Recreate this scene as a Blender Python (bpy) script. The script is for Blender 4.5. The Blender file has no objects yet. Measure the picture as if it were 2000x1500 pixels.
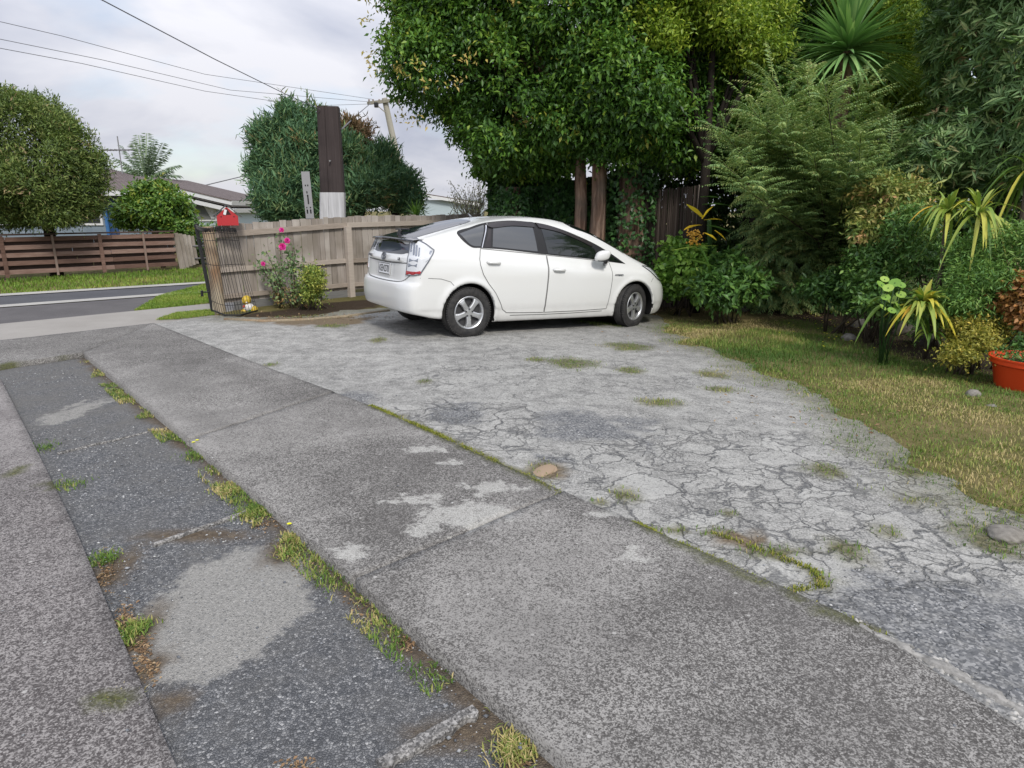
import bpy, bmesh, math, random
import numpy as np
from mathutils import Vector, Matrix, geometry

S = bpy.context.scene
COL = S.collection
rad = math.radians

# ------------------------------------------------------------------ camera
FPX, CAM_H, HORIZON = 1300.0, 1.55, 410.0          # focal length in 2000-px units, eye height, horizon row
PITCH = math.atan((750.0 - HORIZON) / FPX)
cam_d = bpy.data.cameras.new('camera')
cam = bpy.data.objects.new('camera', cam_d)
COL.objects.link(cam)
cam_d.sensor_width = 36.0
cam_d.lens = 36.0 * FPX / 2000.0
cam_d.clip_start = 0.05
cam_d.clip_end = 3000.0
cam.location = (0, 0, CAM_H)
cam.rotation_euler = (math.pi / 2 - PITCH, 0, 0)
S.camera = cam

# ------------------------------------------------------------------ sky, sun, exposure
SUN_DIR = Vector((0.30, -0.80, 0.80)).normalized()
w = bpy.data.worlds.new('World')
S.world = w
w.use_nodes = True
nt = w.node_tree
nt.nodes.clear()
def wn(t, **k):
    n = nt.nodes.new(t)
    for a, b in k.items():
        setattr(n, a, b)
    return n
wout = wn('ShaderNodeOutputWorld'); wbg = wn('ShaderNodeBackground'); wbg.inputs[1].default_value = 0.1
sky = wn('ShaderNodeTexSky', sky_type='NISHITA', sun_disc=False)
sky.sun_elevation = math.asin(SUN_DIR.z)
sky.sun_rotation = math.atan2(SUN_DIR.x, SUN_DIR.y)
tc = wn('ShaderNodeTexCoord')
sep = wn('ShaderNodeSeparateXYZ'); nt.links.new(tc.outputs['Generated'], sep.inputs[0])
zc = wn('ShaderNodeMath', operation='MAXIMUM'); zc.inputs[1].default_value = 0.0
nt.links.new(sep.outputs[2], zc.inputs[0])
za = wn('ShaderNodeMath', operation='ADD'); za.inputs[1].default_value = 0.30
nt.links.new(zc.outputs[0], za.inputs[0])
dv = wn('ShaderNodeVectorMath', operation='DIVIDE')
cmb = wn('ShaderNodeCombineXYZ')
for i in range(3):
    nt.links.new(za.outputs[0], cmb.inputs[i])
nt.links.new(tc.outputs['Generated'], dv.inputs[0]); nt.links.new(cmb.outputs[0], dv.inputs[1])
n1 = wn('ShaderNodeTexNoise'); n1.inputs['Scale'].default_value = 1.25; n1.inputs['Detail'].default_value = 7; n1.inputs['Roughness'].default_value = 0.52
n1.inputs['Distortion'].default_value = 0.35
nt.links.new(dv.outputs[0], n1.inputs['Vector'])
n2 = wn('ShaderNodeTexNoise'); n2.inputs['Scale'].default_value = 1.6; n2.inputs['Detail'].default_value = 5
off = wn('ShaderNodeVectorMath', operation='ADD'); off.inputs[1].default_value = (4.3, 1.7, 2.0)
nt.links.new(dv.outputs[0], off.inputs[0]); nt.links.new(off.outputs[0], n2.inputs['Vector'])
cr = wn('ShaderNodeValToRGB')                         # cloud brightness: grey undersides to bright tops
cr.color_ramp.elements[0].position = 0.38; cr.color_ramp.elements[0].color = (0.47, 0.50, 0.60, 1)
cr.color_ramp.elements[1].position = 0.60; cr.color_ramp.elements[1].color = (0.765, 0.77, 0.825, 1)
nt.links.new(n1.outputs['Fac'], cr.inputs[0])
cs = wn('ShaderNodeVectorMath', operation='SCALE')
gain = wn('ShaderNodeMapRange'); gain.inputs['From Min'].default_value = 0.0; gain.inputs['From Max'].default_value = 0.9
gain.inputs['To Min'].default_value = 6.5; gain.inputs['To Max'].default_value = 15.5
nt.links.new(zc.outputs[0], gain.inputs['Value']); nt.links.new(gain.outputs[0], cs.inputs['Scale'])
nt.links.new(cr.outputs[0], cs.inputs[0])
mk = wn('ShaderNodeValToRGB')                         # thin breaks that let some blue through
mk.color_ramp.elements[0].position = 0.34; mk.color_ramp.elements[0].color = (0.35, 0.35, 0.35, 1)
mk.color_ramp.elements[1].position = 0.52; mk.color_ramp.elements[1].color = (1, 1, 1, 1)
nt.links.new(n2.outputs['Fac'], mk.inputs[0])
mx = wn('ShaderNodeMix', data_type='RGBA')
nt.links.new(mk.outputs[0], mx.inputs[0]); nt.links.new(sky.outputs[0], mx.inputs[6]); nt.links.new(cs.outputs[0], mx.inputs[7])
nt.links.new(mx.outputs[2], wbg.inputs[0]); nt.links.new(wbg.outputs[0], wout.inputs[0])

sun_d = bpy.data.lights.new('sun', 'SUN')
sun_d.energy = 1.75; sun_d.angle = rad(11); sun_d.color = (1.0, 0.95, 0.87)
sun = bpy.data.objects.new('sun', sun_d); COL.objects.link(sun)
sun.rotation_euler = (-SUN_DIR).to_track_quat('-Z', 'Y').to_euler()
sun.location = SUN_DIR * 50
S.view_settings.view_transform = 'Standard'
S.view_settings.look = 'None'
S.view_settings.gamma = 1.0
S.view_settings.exposure = 0.50

# ------------------------------------------------------------------ small helpers
RNG = np.random.default_rng(7)
random.seed(7)
CY, SY = math.cos(0.5297), math.sin(0.5297)           # heading of the parked car
def smooth(a, b, x):
    t = np.clip((x - a) / (b - a), 0, 1)
    return t * t * (3 - 2 * t)
def zg(x, y):
    """Height of the ground: level at the driveway, falling gently towards the garden."""
    s = (np.asarray(x, float) + 1.0) * CY + (np.asarray(y, float) - 9.0) * SY
    q = np.where(s < 0.5, np.where(s < -0.5, 0, (s + 0.5) ** 2 / 2), s)
    return -0.044 * np.minimum(q, 4.2)
def ray(px, py):
    cx, cy = (px - 1000) / FPX, -(py - 750) / FPX
    return np.array([cx, cy * math.sin(PITCH) + math.cos(PITCH), cy * math.cos(PITCH) - math.sin(PITCH)])
def G(px, py, dz=0.0):
    """The ground point seen at a place of the photograph."""
    d = ray(px, py); z = dz
    for _ in range(6):
        t = (z - CAM_H) / d[2]; P = d * t
        z = float(zg(P[0], P[1])) + dz
    return np.array([P[0], P[1], z])
def at(px, py, Y):
    d = ray(px, py); t = Y / d[1]
    return np.array([d[0] * t, Y, CAM_H + d[2] * t])

def _h(ix, iy, seed):
    n = (ix.astype(np.int64) * 374761393 + iy.astype(np.int64) * 668265263 + seed * 974711) & 0x7fffffff
    n = ((n ^ (n >> 13)) * 1274126177) & 0x7fffffff
    return ((n ^ (n >> 16)) & 0xffff) / 65535.0
def vnoise(x, y, seed=0):
    x = np.asarray(x, float); y = np.asarray(y, float)
    ix, iy = np.floor(x), np.floor(y); fx, fy = x - ix, y - iy
    ux, uy = fx * fx * (3 - 2 * fx), fy * fy * (3 - 2 * fy)
    a, b = _h(ix, iy, seed), _h(ix + 1, iy, seed); c, d = _h(ix, iy + 1, seed), _h(ix + 1, iy + 1, seed)
    return (a * (1 - ux) + b * ux) * (1 - uy) + (c * (1 - ux) + d * ux) * uy
def fbm(x, y, seed=0, octaves=4):
    s = 0; a = 0.5; t = 0
    for o in range(octaves):
        s = s + a * vnoise(x * 2 ** o, y * 2 ** o, seed + o * 17); t += a; a *= 0.5
    return s / t
def inside(poly, x, y):
    x = np.asarray(x); y = np.asarray(y); r = np.zeros(x.shape, bool); n = len(poly)
    for i in range(n):
        x0, y0 = poly[i][:2]; x1, y1 = poly[(i + 1) % n][:2]
        if y0 == y1: continue
        r ^= ((y0 > y) != (y1 > y)) & (x < (x1 - x0) * (y - y0) / (y1 - y0) + x0)
    return r
def dist_poly(poly, x, y, closed=True):
    x = np.asarray(x, float); y = np.asarray(y, float); d = np.full(x.shape, 1e9); n = len(poly)
    for i in range(n if closed else n - 1):
        x0, y0 = poly[i][:2]; x1, y1 = poly[(i + 1) % n][:2]
        dx, dy = x1 - x0, y1 - y0
        t = np.clip(((x - x0) * dx + (y - y0) * dy) / (dx * dx + dy * dy + 1e-12), 0, 1)
        d = np.minimum(d, np.hypot(x - x0 - t * dx, y - y0 - t * dy))
    return d
def sdist(poly, x, y):
    """signed distance, positive inside"""
    d = dist_poly(poly, x, y)
    return np.where(inside(poly, x, y), d, -d)

# ---- objects
def link(o, parent=None):
    COL.objects.link(o)
    if parent is not None:
        o.parent = parent
    return o
def tag(o, label=None, cat=None, group=None, kind=None):
    if label: o['label'] = label
    if cat: o['category'] = cat
    if group: o['group'] = group
    if kind: o['kind'] = kind
    return o
def empty(name, loc, label, cat, group=None, rz=0.0):
    o = bpy.data.objects.new(name, None); o.empty_display_size = 0.1
    o.location = loc; o.rotation_euler = (0, 0, rz)
    COL.objects.link(o)
    return tag(o, label, cat, group)
def np_mesh(name, V, F, mat, parent=None, attrs=None, smooth_shade=False, loc=None, mats=None, midx=None):
    """One mesh object from numpy arrays; F is an (n,3) or (n,4) array, or a list of such arrays."""
    Fs = F if isinstance(F, list) else [F]
    me = bpy.data.meshes.new(name)
    V = np.asarray(V, np.float32)
    if loc is not None:
        V = V - np.asarray(loc, np.float32)
    nl = sum(f.size for f in Fs); nf = sum(len(f) for f in Fs)
    me.vertices.add(len(V)); me.vertices.foreach_set('co', V.ravel())
    me.loops.add(nl); me.loops.foreach_set('vertex_index', np.concatenate([f.ravel() for f in Fs]).astype(np.int32))
    me.polygons.add(nf)
    tot = np.concatenate([np.full(len(f), f.shape[1]) for f in Fs]).astype(np.int32)
    st = np.concatenate([[0], np.cumsum(tot)[:-1]]).astype(np.int32)
    me.polygons.foreach_set('loop_start', st)
    if smooth_shade:
        me.polygons.foreach_set('use_smooth', np.ones(nf, bool))
    for m in (mats or [mat]):
        me.materials.append(m)
    if midx is not None:
        me.polygons.foreach_set('material_index', np.asarray(midx, np.int32))
    for k, (dom, val) in (attrs or {}).items():
        a = me.attributes.new(k, 'FLOAT', dom); a.data.foreach_set('value', np.asarray(val, np.float32))
    me.update(calc_edges=True)
    me.validate()
    o = bpy.data.objects.new(name, me)
    if loc is not None:
        o.location = loc
    return link(o, parent)
def bm_obj(name, bm, mat, parent=None, smooth_shade=False):
    me = bpy.data.meshes.new(name); bmesh.ops.recalc_face_normals(bm, faces=bm.faces); bm.to_mesh(me); bm.free()
    for m in (mat if isinstance(mat, list) else [mat]):
        me.materials.append(m)
    if smooth_shade:
        for p in me.polygons: p.use_smooth = True
    return link(bpy.data.objects.new(name, me), parent)
def add_box(bm, c, size, rot=None, bev=0.0):
    r = bmesh.ops.create_cube(bm, size=1.0)
    M = Matrix.Translation(Vector(c)) @ (rot.to_4x4() if rot is not None else Matrix.Identity(4)) @ Matrix.Diagonal((*size, 1))
    bmesh.ops.transform(bm, matrix=M, verts=r['verts'])
    if bev > 0:
        es = list({e for v in r['verts'] for e in v.link_edges})
        bmesh.ops.bevel(bm, geom=es, offset=bev, segments=2, affect='EDGES', profile=0.7)
def add_tube(bm, pts, radii, seg=8, cap=True):
    pts = [Vector(p) for p in pts]
    if not hasattr(radii, '__len__'): radii = [radii] * len(pts)
    rings = []; up = Vector((0.13, 0.31, 0.94))
    for i, p in enumerate(pts):
        t = (pts[min(i + 1, len(pts) - 1)] - pts[max(i - 1, 0)]).normalized()
        a = t.cross(up)
        if a.length < 1e-3: a = t.cross(Vector((1, 0, 0)))
        a.normalize(); b = t.cross(a)
        rings.append([bm.verts.new(p + (a * math.cos(2 * math.pi * k / seg) + b * math.sin(2 * math.pi * k / seg)) * radii[i]) for k in range(seg)])
    for i in range(len(rings) - 1):
        for k in range(seg):
            bm.faces.new((rings[i][k], rings[i][(k + 1) % seg], rings[i + 1][(k + 1) % seg], rings[i + 1][k]))
    if cap:
        bm.faces.new(rings[0][::-1]); bm.faces.new(rings[-1])
def add_lathe(bm, prof, seg=32, M=None):
    """prof: (r, z) pairs turned about z"""
    rings = []
    for r, z in prof:
        rings.append([bm.verts.new((r * math.cos(2 * math.pi * k / seg), r * math.sin(2 * math.pi * k / seg), z)) for k in range(seg)])
    fs = []
    for i in range(len(rings) - 1):
        for k in range(seg):
            fs.append(bm.faces.new((rings[i][k], rings[i][(k + 1) % seg], rings[i + 1][(k + 1) % seg], rings[i + 1][k])))
    if M is not None:
        bmesh.ops.transform(bm, matrix=M, verts=[v for r in rings for v in r])
    return fs

# ---- materials
def mat(name, color, rough=0.6, metal=0.0, spec=0.5, coat=0.0):
    m = bpy.data.materials.new(name); m.use_nodes = True
    b = m.node_tree.nodes['Principled BSDF']
    b.inputs['Base Color'].default_value = (*color, 1); b.inputs['Roughness'].default_value = rough
    b.inputs['Metallic'].default_value = metal; b.inputs['Specular IOR Level'].default_value = spec
    b.inputs['Coat Weight'].default_value = coat
    return m
class NT:
    """short-hand for building a node tree"""
    def __init__(s, m):
        s.t = m.node_tree; s.b = s.t.nodes['Principled BSDF']; s.out = s.t.nodes['Material Output']
    def n(s, t, ins=None, **k):
        x = s.t.nodes.new(t)
        for a, b in k.items(): setattr(x, a, b)
        for a, b in (ins or {}).items():
            if isinstance(b, bpy.types.NodeSocket): s.t.links.new(b, x.inputs[a])
            else: x.inputs[a].default_value = b
        return x
    def l(s, a, b): s.t.links.new(a, b)
    def noise(s, vec, scale, detail=4, rough=0.55, dist=0.0):
        return s.n('ShaderNodeTexNoise', {'Vector': vec, 'Scale': scale, 'Detail': detail, 'Roughness': rough, 'Distortion': dist}).outputs['Fac']
    def ramp(s, fac, stops):
        r = s.n('ShaderNodeValToRGB', {0: fac}); e = r.color_ramp.elements
        while len(e) < len(stops): e.new(0.5)
        for i, (p, c) in enumerate(stops):
            e[i].position = p; e[i].color = (*c, 1) if hasattr(c, '__len__') else (c, c, c, 1)
        return r.outputs[0]
    def mix(s, f, a, b, mode='MIX'):
        x = s.n('ShaderNodeMix', data_type='RGBA', blend_type=mode)
        for k, v in ((0, f), (6, a), (7, b)):
            if isinstance(v, bpy.types.NodeSocket): s.l(v, x.inputs[k])
            else: x.inputs[k].default_value = (v if k == 0 else (*v, 1))
        return x.outputs[2]
    def math(s, op, a, b=0.0, clamp=False):
        x = s.n('ShaderNodeMath', operation=op, use_clamp=clamp)
        for k, v in ((0, a), (1, b)):
            if isinstance(v, bpy.types.NodeSocket): s.l(v, x.inputs[k])
            else: x.inputs[k].default_value = v
        return x.outputs[0]
    def attr(s, name): return s.n('ShaderNodeAttribute', attribute_name=name).outputs['Fac']
    def obj(s): return s.n('ShaderNodeTexCoord').outputs['Object']
    def geo(s): return s.n('ShaderNodeNewGeometry').outputs['Position']
    def bump(s, h, strength=0.3, dist=0.01, normal=None):
        x = s.n('ShaderNodeBump', {'Height': h, 'Strength': strength, 'Distance': dist})
        if normal is not None: s.l(normal, x.inputs['Normal'])
        s.l(x.outputs[0], s.b.inputs['Normal']); return x.outputs[0]
    def color(s, c): s.l(c, s.b.inputs['Base Color'])
def nmat(name, rough=0.85, spec=0.3):
    m = mat(name, (0.5, 0.5, 0.5), rough, spec=spec); return m, NT(m)

def wood_mat(name, c1, c2, c3, scale=(14, 14, 1.1), rough=0.85, stain=None):
    m, t = nmat(name, rough, 0.2)
    mp = t.n('ShaderNodeMapping', {'Vector': t.obj(), 'Scale': scale}).outputs[0]
    rnd = t.n('ShaderNodeObjectInfo').outputs['Random']
    g = t.noise(mp, 3.0, 6, 0.65, 0.4); big = t.noise(t.obj(), 1.7, 3)
    pr = t.attr('rnd')
    f = t.math('ADD', t.math('MULTIPLY', g, 0.6), t.math('MULTIPLY', pr, 0.4))
    c = t.ramp(f, [(0.22, c1), (0.5, c2), (0.8, c3)])
    if stain: c = t.mix(t.ramp(big, [(0.48, 0.0), (0.68, 0.7)]), c, stain)
    t.color(c); t.bump(g, 0.35, 0.004)
    return m
LEAF_GAIN = 1.9
def leaf_mat(name, cols, rough=0.45, trans=0.25, spec=0.4):
    """foliage: colour differs from leaf to leaf; a part of the light passes through"""
    m, t = nmat(name, rough, spec)
    r = t.attr('rnd')
    k = len(cols) - 1
    c = t.ramp(r, [(i / k, tuple(min(0.8, v * LEAF_GAIN) for v in q)) for i, q in enumerate(cols)])
    t.color(c)
    tr = t.n('ShaderNodeBsdfTranslucent', {'Color': t.mix(0.5, c, (0.18, 0.3, 0.03))})
    x = t.n('ShaderNodeMixShader', {0: trans, 1: t.b.outputs[0], 2: tr.outputs[0]})
    t.l(x.outputs[0], t.out.inputs[0])
    return m
# ------------------------------------------------------------------ ground sheets
def sheet(name, poly, step, zf, mt, attrs=None, skirt=0.0, kind='structure', jitter=0.35, edge=None):
    """a ground sheet with outline poly (world x, y), its height from zf(x, y), and attributes from functions of (x, y)"""
    pts = []
    n = len(poly)
    for i in range(n):
        a, b = np.array(poly[i][:2], float), np.array(poly[(i + 1) % n][:2], float); L = np.linalg.norm(b - a)
        k = max(1, int(L / (edge or step)))
        for j in range(k):
            pts.append(a + (b - a) * j / k)
    pts = np.array(pts)
    x0, y0 = pts.min(0); x1, y1 = pts.max(0)
    gx, gy = np.meshgrid(np.arange(x0, x1, step), np.arange(y0, y1, step)); gx = gx.ravel(); gy = gy.ravel()
    r = np.random.default_rng(3)
    gx = gx + r.uniform(-jitter, jitter, gx.shape) * step; gy = gy + r.uniform(-jitter, jitter, gy.shape) * step
    ok = inside(poly, gx, gy); gx, gy = gx[ok], gy[ok]
    ok = dist_poly(pts.tolist(), gx, gy) > step * 0.4 if len(pts) < 400 else np.ones(len(gx), bool)
    gx, gy = gx[ok], gy[ok]
    vs = [Vector((float(a), float(b))) for a, b in pts] + [Vector((float(a), float(b))) for a, b in zip(gx, gy)]
    nb = len(pts)
    res = geometry.delaunay_2d_cdt(vs, [(i, (i + 1) % nb) for i in range(nb)], [], 1, 1e-6)
    V2 = np.array([tuple(v) for v in res[0]]); F = np.array([tuple(f) for f in res[2]], np.int64)
    a, b, c = V2[F[:, 0]], V2[F[:, 1]], V2[F[:, 2]]
    cr_ = (b[:, 0] - a[:, 0]) * (c[:, 1] - a[:, 1]) - (b[:, 1] - a[:, 1]) * (c[:, 0] - a[:, 0])
    F[cr_ < 0] = F[cr_ < 0][:, ::-1]
    V = np.column_stack([V2, zf(V2[:, 0], V2[:, 1])])
    at_ = {k: ('POINT', f(V2[:, 0], V2[:, 1])) for k, f in (attrs or {}).items()}
    Fs = [F]
    if skirt > 0:
        # vertices on the outline, in order
        ob = [int(np.argmin(((V2 - p) ** 2).sum(1))) for p in pts]
        low = V[ob].copy(); low[:, 2] -= skirt
        base = len(V); V = np.vstack([V, low]); m = len(ob)
        area = sum(pts[i][0] * pts[(i + 1) % m][1] - pts[(i + 1) % m][0] * pts[i][1] for i in range(m))
        q = np.array([(ob[i], base + i, base + (i + 1) % m, ob[(i + 1) % m]) for i in range(m)], np.int64)
        if area < 0: q = q[:, ::-1]
        Fs.append(q)
        at_ = {k: (d, np.concatenate([v, v[ob]])) for k, (d, v) in at_.items()}
    o = np_mesh(name, V, Fs, mt, attrs=at_)
    return tag(o, kind=kind)
def blob(cx, cy, rx, ry=None, ang=0.0, seed=0, rough=0.45, freq=None, soft=0.15):
    """a patch with a ragged edge: 1 inside, 0 outside"""
    ry = ry or rx
    def f(x, y):
        dx, dy = x - cx, y - cy; c, s = math.cos(ang), math.sin(ang)
        u, v = (dx * c + dy * s) / rx, (-dx * s + dy * c) / ry
        fr = freq or 2.2 / min(rx, ry)
        return smooth(1.0 + soft, 1.0 - soft, np.hypot(u, v) + rough * 2 * (fbm(x * fr, y * fr, seed, 4) - 0.5))
    return f
def pblob(px, py, wx, wy, seed=0, rough=0.45, ang=0.0, soft=0.15):
    """the same, placed and sized by what it covers in the photograph (half width, half height)"""
    c = G(px, py); a = G(px + wx, py); b = G(px, py - wy); d = G(px, py + wy)
    return blob(c[0], c[1], max(abs(a[0] - c[0]), .02), max(np.linalg.norm(b[:2] - d[:2]) / 2, .02), ang, seed, rough, None, soft)
def union(fs):
    def f(x, y):
        r = np.zeros(np.shape(x))
        for g in fs: r = np.maximum(r, g(x, y))
        return r
    return f
def W(*px):
    return [tuple(G(a, b)[:2]) for a, b in px]

# outlines in the world (metres)
SLAB_L = [(-4.72, 7.18), (-1.15, 3.10), (-0.18, 1.96), (1.02, 0.55)]
SLAB_R = [(-4.98, 9.16), (-2.88, 6.92), (-1.17, 5.17), (0.29, 3.44), (1.29, 2.27), (1.40, 2.06), (1.45, 1.90), (1.53, 1.70), (1.66, 1.42), (2.20, 0.55)]
main_poly = SLAB_L + SLAB_R[::-1]
left_r = [(-4.85, 6.12), (-2.89, 3.86), (-2.21, 3.07), (-0.97, 1.58), (-0.12, 0.53)]
left_poly = left_r + [(-2.6, 0.53), (-9.0, 6.9)]
FP_N = [np.array(q) for q in W((0, 668), (302, 634))]; FP_F = [np.array(q) for q in W((0, 635), (273, 612))]
def along(a, b, t): return tuple(np.array(a) + (np.array(b) - np.array(a)) * t)
fp_dir = (FP_N[1] - FP_N[0]) / np.linalg.norm(FP_N[1] - FP_N[0]); fp_nrm = np.array([-fp_dir[1], fp_dir[0]])
def street(off, t): return tuple(FP_N[1] + fp_dir * t + fp_nrm * off)          # off metres from the footpath's near edge
FPW = 1.55
turf_edge = W((400, 618), (480, 628), (600, 622), (740, 606), (900, 598), (1100, 590), (1240, 600), (1300, 645), (1345, 680), (1430, 708), (1500, 742), (1575, 775), (1650, 830), (1720, 872), (1800, 918), (1880, 985), (1960, 1022), (2050, 1062), (2400, 1180))
turf_poly = turf_edge + [(14, 1.0), (14, 40), (-4.55, 40), (-4.55, 10.35)]
def turf_sd(x, y):
    return sdist(turf_poly, x, y) + 0.55 * (fbm(x * 2.3, y * 2.3, 5, 5) - 0.5) + 0.16 * (fbm(x * 9, y * 9, 8, 3) - 0.5)
apron_poly = SLAB_R[:5][::1] + [(1.36, 2.05), (1.40, 1.90), (1.47, 1.70), (1.60, 1.40), (2.15, 0.5), (6.0, 0.5), (6.0, 4.0), (5.2, 8.2), (4.2, 11.2), (0.2, 13.2), (-3.9, 10.4)]

# gravel and worn patches
grav = union([pblob(1150, 838, 110, 34, 1, .95, soft=0.6), pblob(890, 815, 55, 24, 2, .95, soft=0.6), pblob(1850, 1215, 240, 95, 3, .6, soft=0.55), pblob(1990, 1330, 180, 90, 4, .5, soft=0.55), pblob(1080, 905, 60, 12, 6, .95, soft=0.6), pblob(700, 780, 60, 12, 9, .95, soft=0.6)])
moss_pts = [(1120, 713, 44, 10), (1225, 681, 40, 7), (1232, 728, 22, 6), (1288, 790, 42, 7), (1390, 736, 26, 8), (1610, 926, 32, 13), (1775, 926, 45, 11), (1222, 973, 24, 13), (1395, 1046, 34, 8), (1166, 988, 16, 6), (1655, 1085, 34, 20), (1600, 1135, 24, 14), (1505, 1085, 60, 10), (1300, 1043, 70, 5), (830, 750, 12, 4), (740, 668, 14, 5), (1060, 925, 26, 16), (1790, 985, 34, 5), (1730, 1045, 26, 10), (1930, 1055, 60, 30), (1180, 632, 50, 6), (1050, 706, 20, 4), (530, 716, 12, 4), (1420, 1010, 20, 6), (1330, 1075, 20, 5), (1480, 700, 60, 10), (1410, 765, 30, 5), (650, 640, 26, 3)]
moss = union([pblob(a, b, c, d, 20 + i, .55, soft=.6) for i, (a, b, c, d) in enumerate(moss_pts)])
pblob_far = pblob(1050, 735, 420, 70, 34, .5, soft=.5)
crackzone = union([pblob(1500, 960, 470, 150, 31, .3), pblob(900, 840, 190, 60, 32, .4), pblob(1750, 1050, 260, 90, 33, .3), lambda x, y: .55 * pblob_far(x, y)])
seam_lines = [W((724, 797), (850, 852), (950, 900), (1030, 938), (1095, 972)), W((1238, 1030), (1380, 1098), (1500, 1156), (1620, 1210), (1720, 1245)), W((1390, 1046), (1500, 1086), (1590, 1122), (1606, 1150), (1530, 1166))]
def seam_moss(x, y):
    d = np.minimum.reduce([dist_poly(l, x, y, False) for l in seam_lines[:2]] + [dist_poly(seam_lines[2], x, y, False) + 0.012])
    return smooth(0.045, 0.012, d + 0.05 * (fbm(x * 14, y * 14, 40, 3) - 0.5))
bare = union([pblob(905, 1015, 105, 36, 41, .6, soft=0.75), pblob(820, 1042, 42, 22, 42, .5, soft=0.75), pblob(690, 1092, 60, 18, 43, .8, soft=0.75), pblob(800, 985, 70, 12, 44, .9, soft=0.75), pblob(960, 960, 70, 14, 45, .9, soft=0.75), pblob(880, 912, 30, 8, 46, .7, soft=0.75), pblob(820, 885, 60, 8, 49, 1.0, soft=0.75), pblob(1240, 1095, 40, 16, 47, .8, soft=0.75), pblob(1190, 1015, 60, 10, 48, .8, soft=0.75)])
def main_wear(x, y):
    b = fbm(x * 1.1, y * 1.1, 50, 4)
    return np.clip(0.55 * smooth(0.42, 0.68, b) + 0.30 * smooth(0.35, 0.0, dist_poly(SLAB_L, x, y, False)) , 0, 1)
def zz(dz, amp=0.006, fr=3.0, seed=60):
    return lambda x, y: zg(x, y) + dz + amp * 2 * (fbm(x * fr, y * fr, seed, 4) - 0.5)

def concrete(name, dark, light, tint, speck=120.0, amount=0.5):
    """weathered exposed-aggregate concrete: pale chips in a dark, lichen-stained skin"""
    m, t = nmat(name, 0.9, 0.25)
    p = t.geo()
    vor = t.n('ShaderNodeTexVoronoi', {'Vector': p, 'Scale': speck, 'Randomness': 1.0})
    chip = t.n('ShaderNodeSeparateColor', {0: vor.outputs['Color']}).outputs[0]
    v2 = t.n('ShaderNodeSeparateColor', {0: t.n('ShaderNodeTexVoronoi', {'Vector': p, 'Scale': speck * 0.42}).outputs['Color']}).outputs[1]
    fine = t.noise(p, speck * 1.6, 2, 0.6)
    mid = t.noise(p, 5.0, 7, 0.62); big = t.noise(p, 0.75, 5, 0.6)
    warp = t.n('ShaderNodeVectorMath', {0: p, 1: (1.0, 1.0, 1.0)}, operation='MULTIPLY').outputs[0]
    sel = t.math('ADD', t.math('ADD', t.math('MULTIPLY', chip, 0.50), t.math('MULTIPLY', v2, 0.26)), t.math('ADD', t.math('MULTIPLY', fine, 0.30), t.math('ADD', t.math('MULTIPLY', mid, 0.26), t.math('ADD', t.math('MULTIPLY', big, 0.28), t.math('MULTIPLY', t.attr('wear'), 0.26)))))
    c = t.ramp(sel, [(0.46 + 0.24 * (1 - amount), dark), (0.70 + 0.20 * (1 - amount), tuple(0.66 * a + 0.34 * b for a, b in zip(dark, light))), (1.0, light)])
    c = t.mix(t.ramp(t.noise(p, 1.3, 6, 0.7, 0.6), [(0.50, 0.0), (0.72, 0.55)]), c, tint)
    c = t.mix(t.ramp(t.noise(p, 0.55, 7, 0.66, 0.8), [(0.48, 0.0), (0.68, 0.42)]), c, tuple(v * 0.8 for v in dark))
    pale = t.ramp(t.math('ADD', t.math('MULTIPLY', t.noise(p, 17, 8, 0.78, 0.3), 1.05), t.math('MULTIPLY', t.attr('bare'), 0.50)), [(0.83, 0.0), (0.93, 0.95)])
    c = t.mix(pale, c, t.ramp(t.math('ADD', t.math('MULTIPLY', fine, .5), t.math('MULTIPLY', chip, .5)), [(0.2, (0.20, 0.195, 0.182)), (0.45, (0.33, 0.325, 0.303)), (0.75, (0.46, 0.453, 0.425))]))
    st = t.n('ShaderNodeTexVoronoi', {'Vector': p, 'Scale': 26.0}); sc3 = t.n('ShaderNodeSeparateColor', {0: st.outputs['Color']}).outputs
    spot = t.math('MULTIPLY', t.math('LESS_THAN', st.outputs['Distance'], t.math('MULTIPLY', sc3[1], 0.22)), t.math('GREATER_THAN', sc3[0], 0.78))
    c = t.mix(t.math('MULTIPLY', spot, 0.8), c, t.ramp(sc3[2], [(0.0, (0.04, 0.04, 0.042)), (0.45, (0.10, 0.098, 0.095)), (0.6, (0.34, 0.33, 0.31)), (1.0, (0.44, 0.43, 0.41))]))
    moss_c = t.ramp(t.noise(p, 60, 3), [(0.3, (0.030, 0.034, 0.012)), (0.6, (0.085, 0.092, 0.022)), (0.8, (0.14, 0.125, 0.05))])
    c = t.mix(t.math('MULTIPLY', t.attr('moss'), 0.85), c, moss_c)
    t.color(c)
    hgt = t.math('ADD', t.math('MULTIPLY', chip, 0.6), t.math('MULTIPLY', t.noise(p, speck * 0.6, 3), 0.8))
    t.bump(hgt, 0.55, 0.004)
    return m
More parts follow.
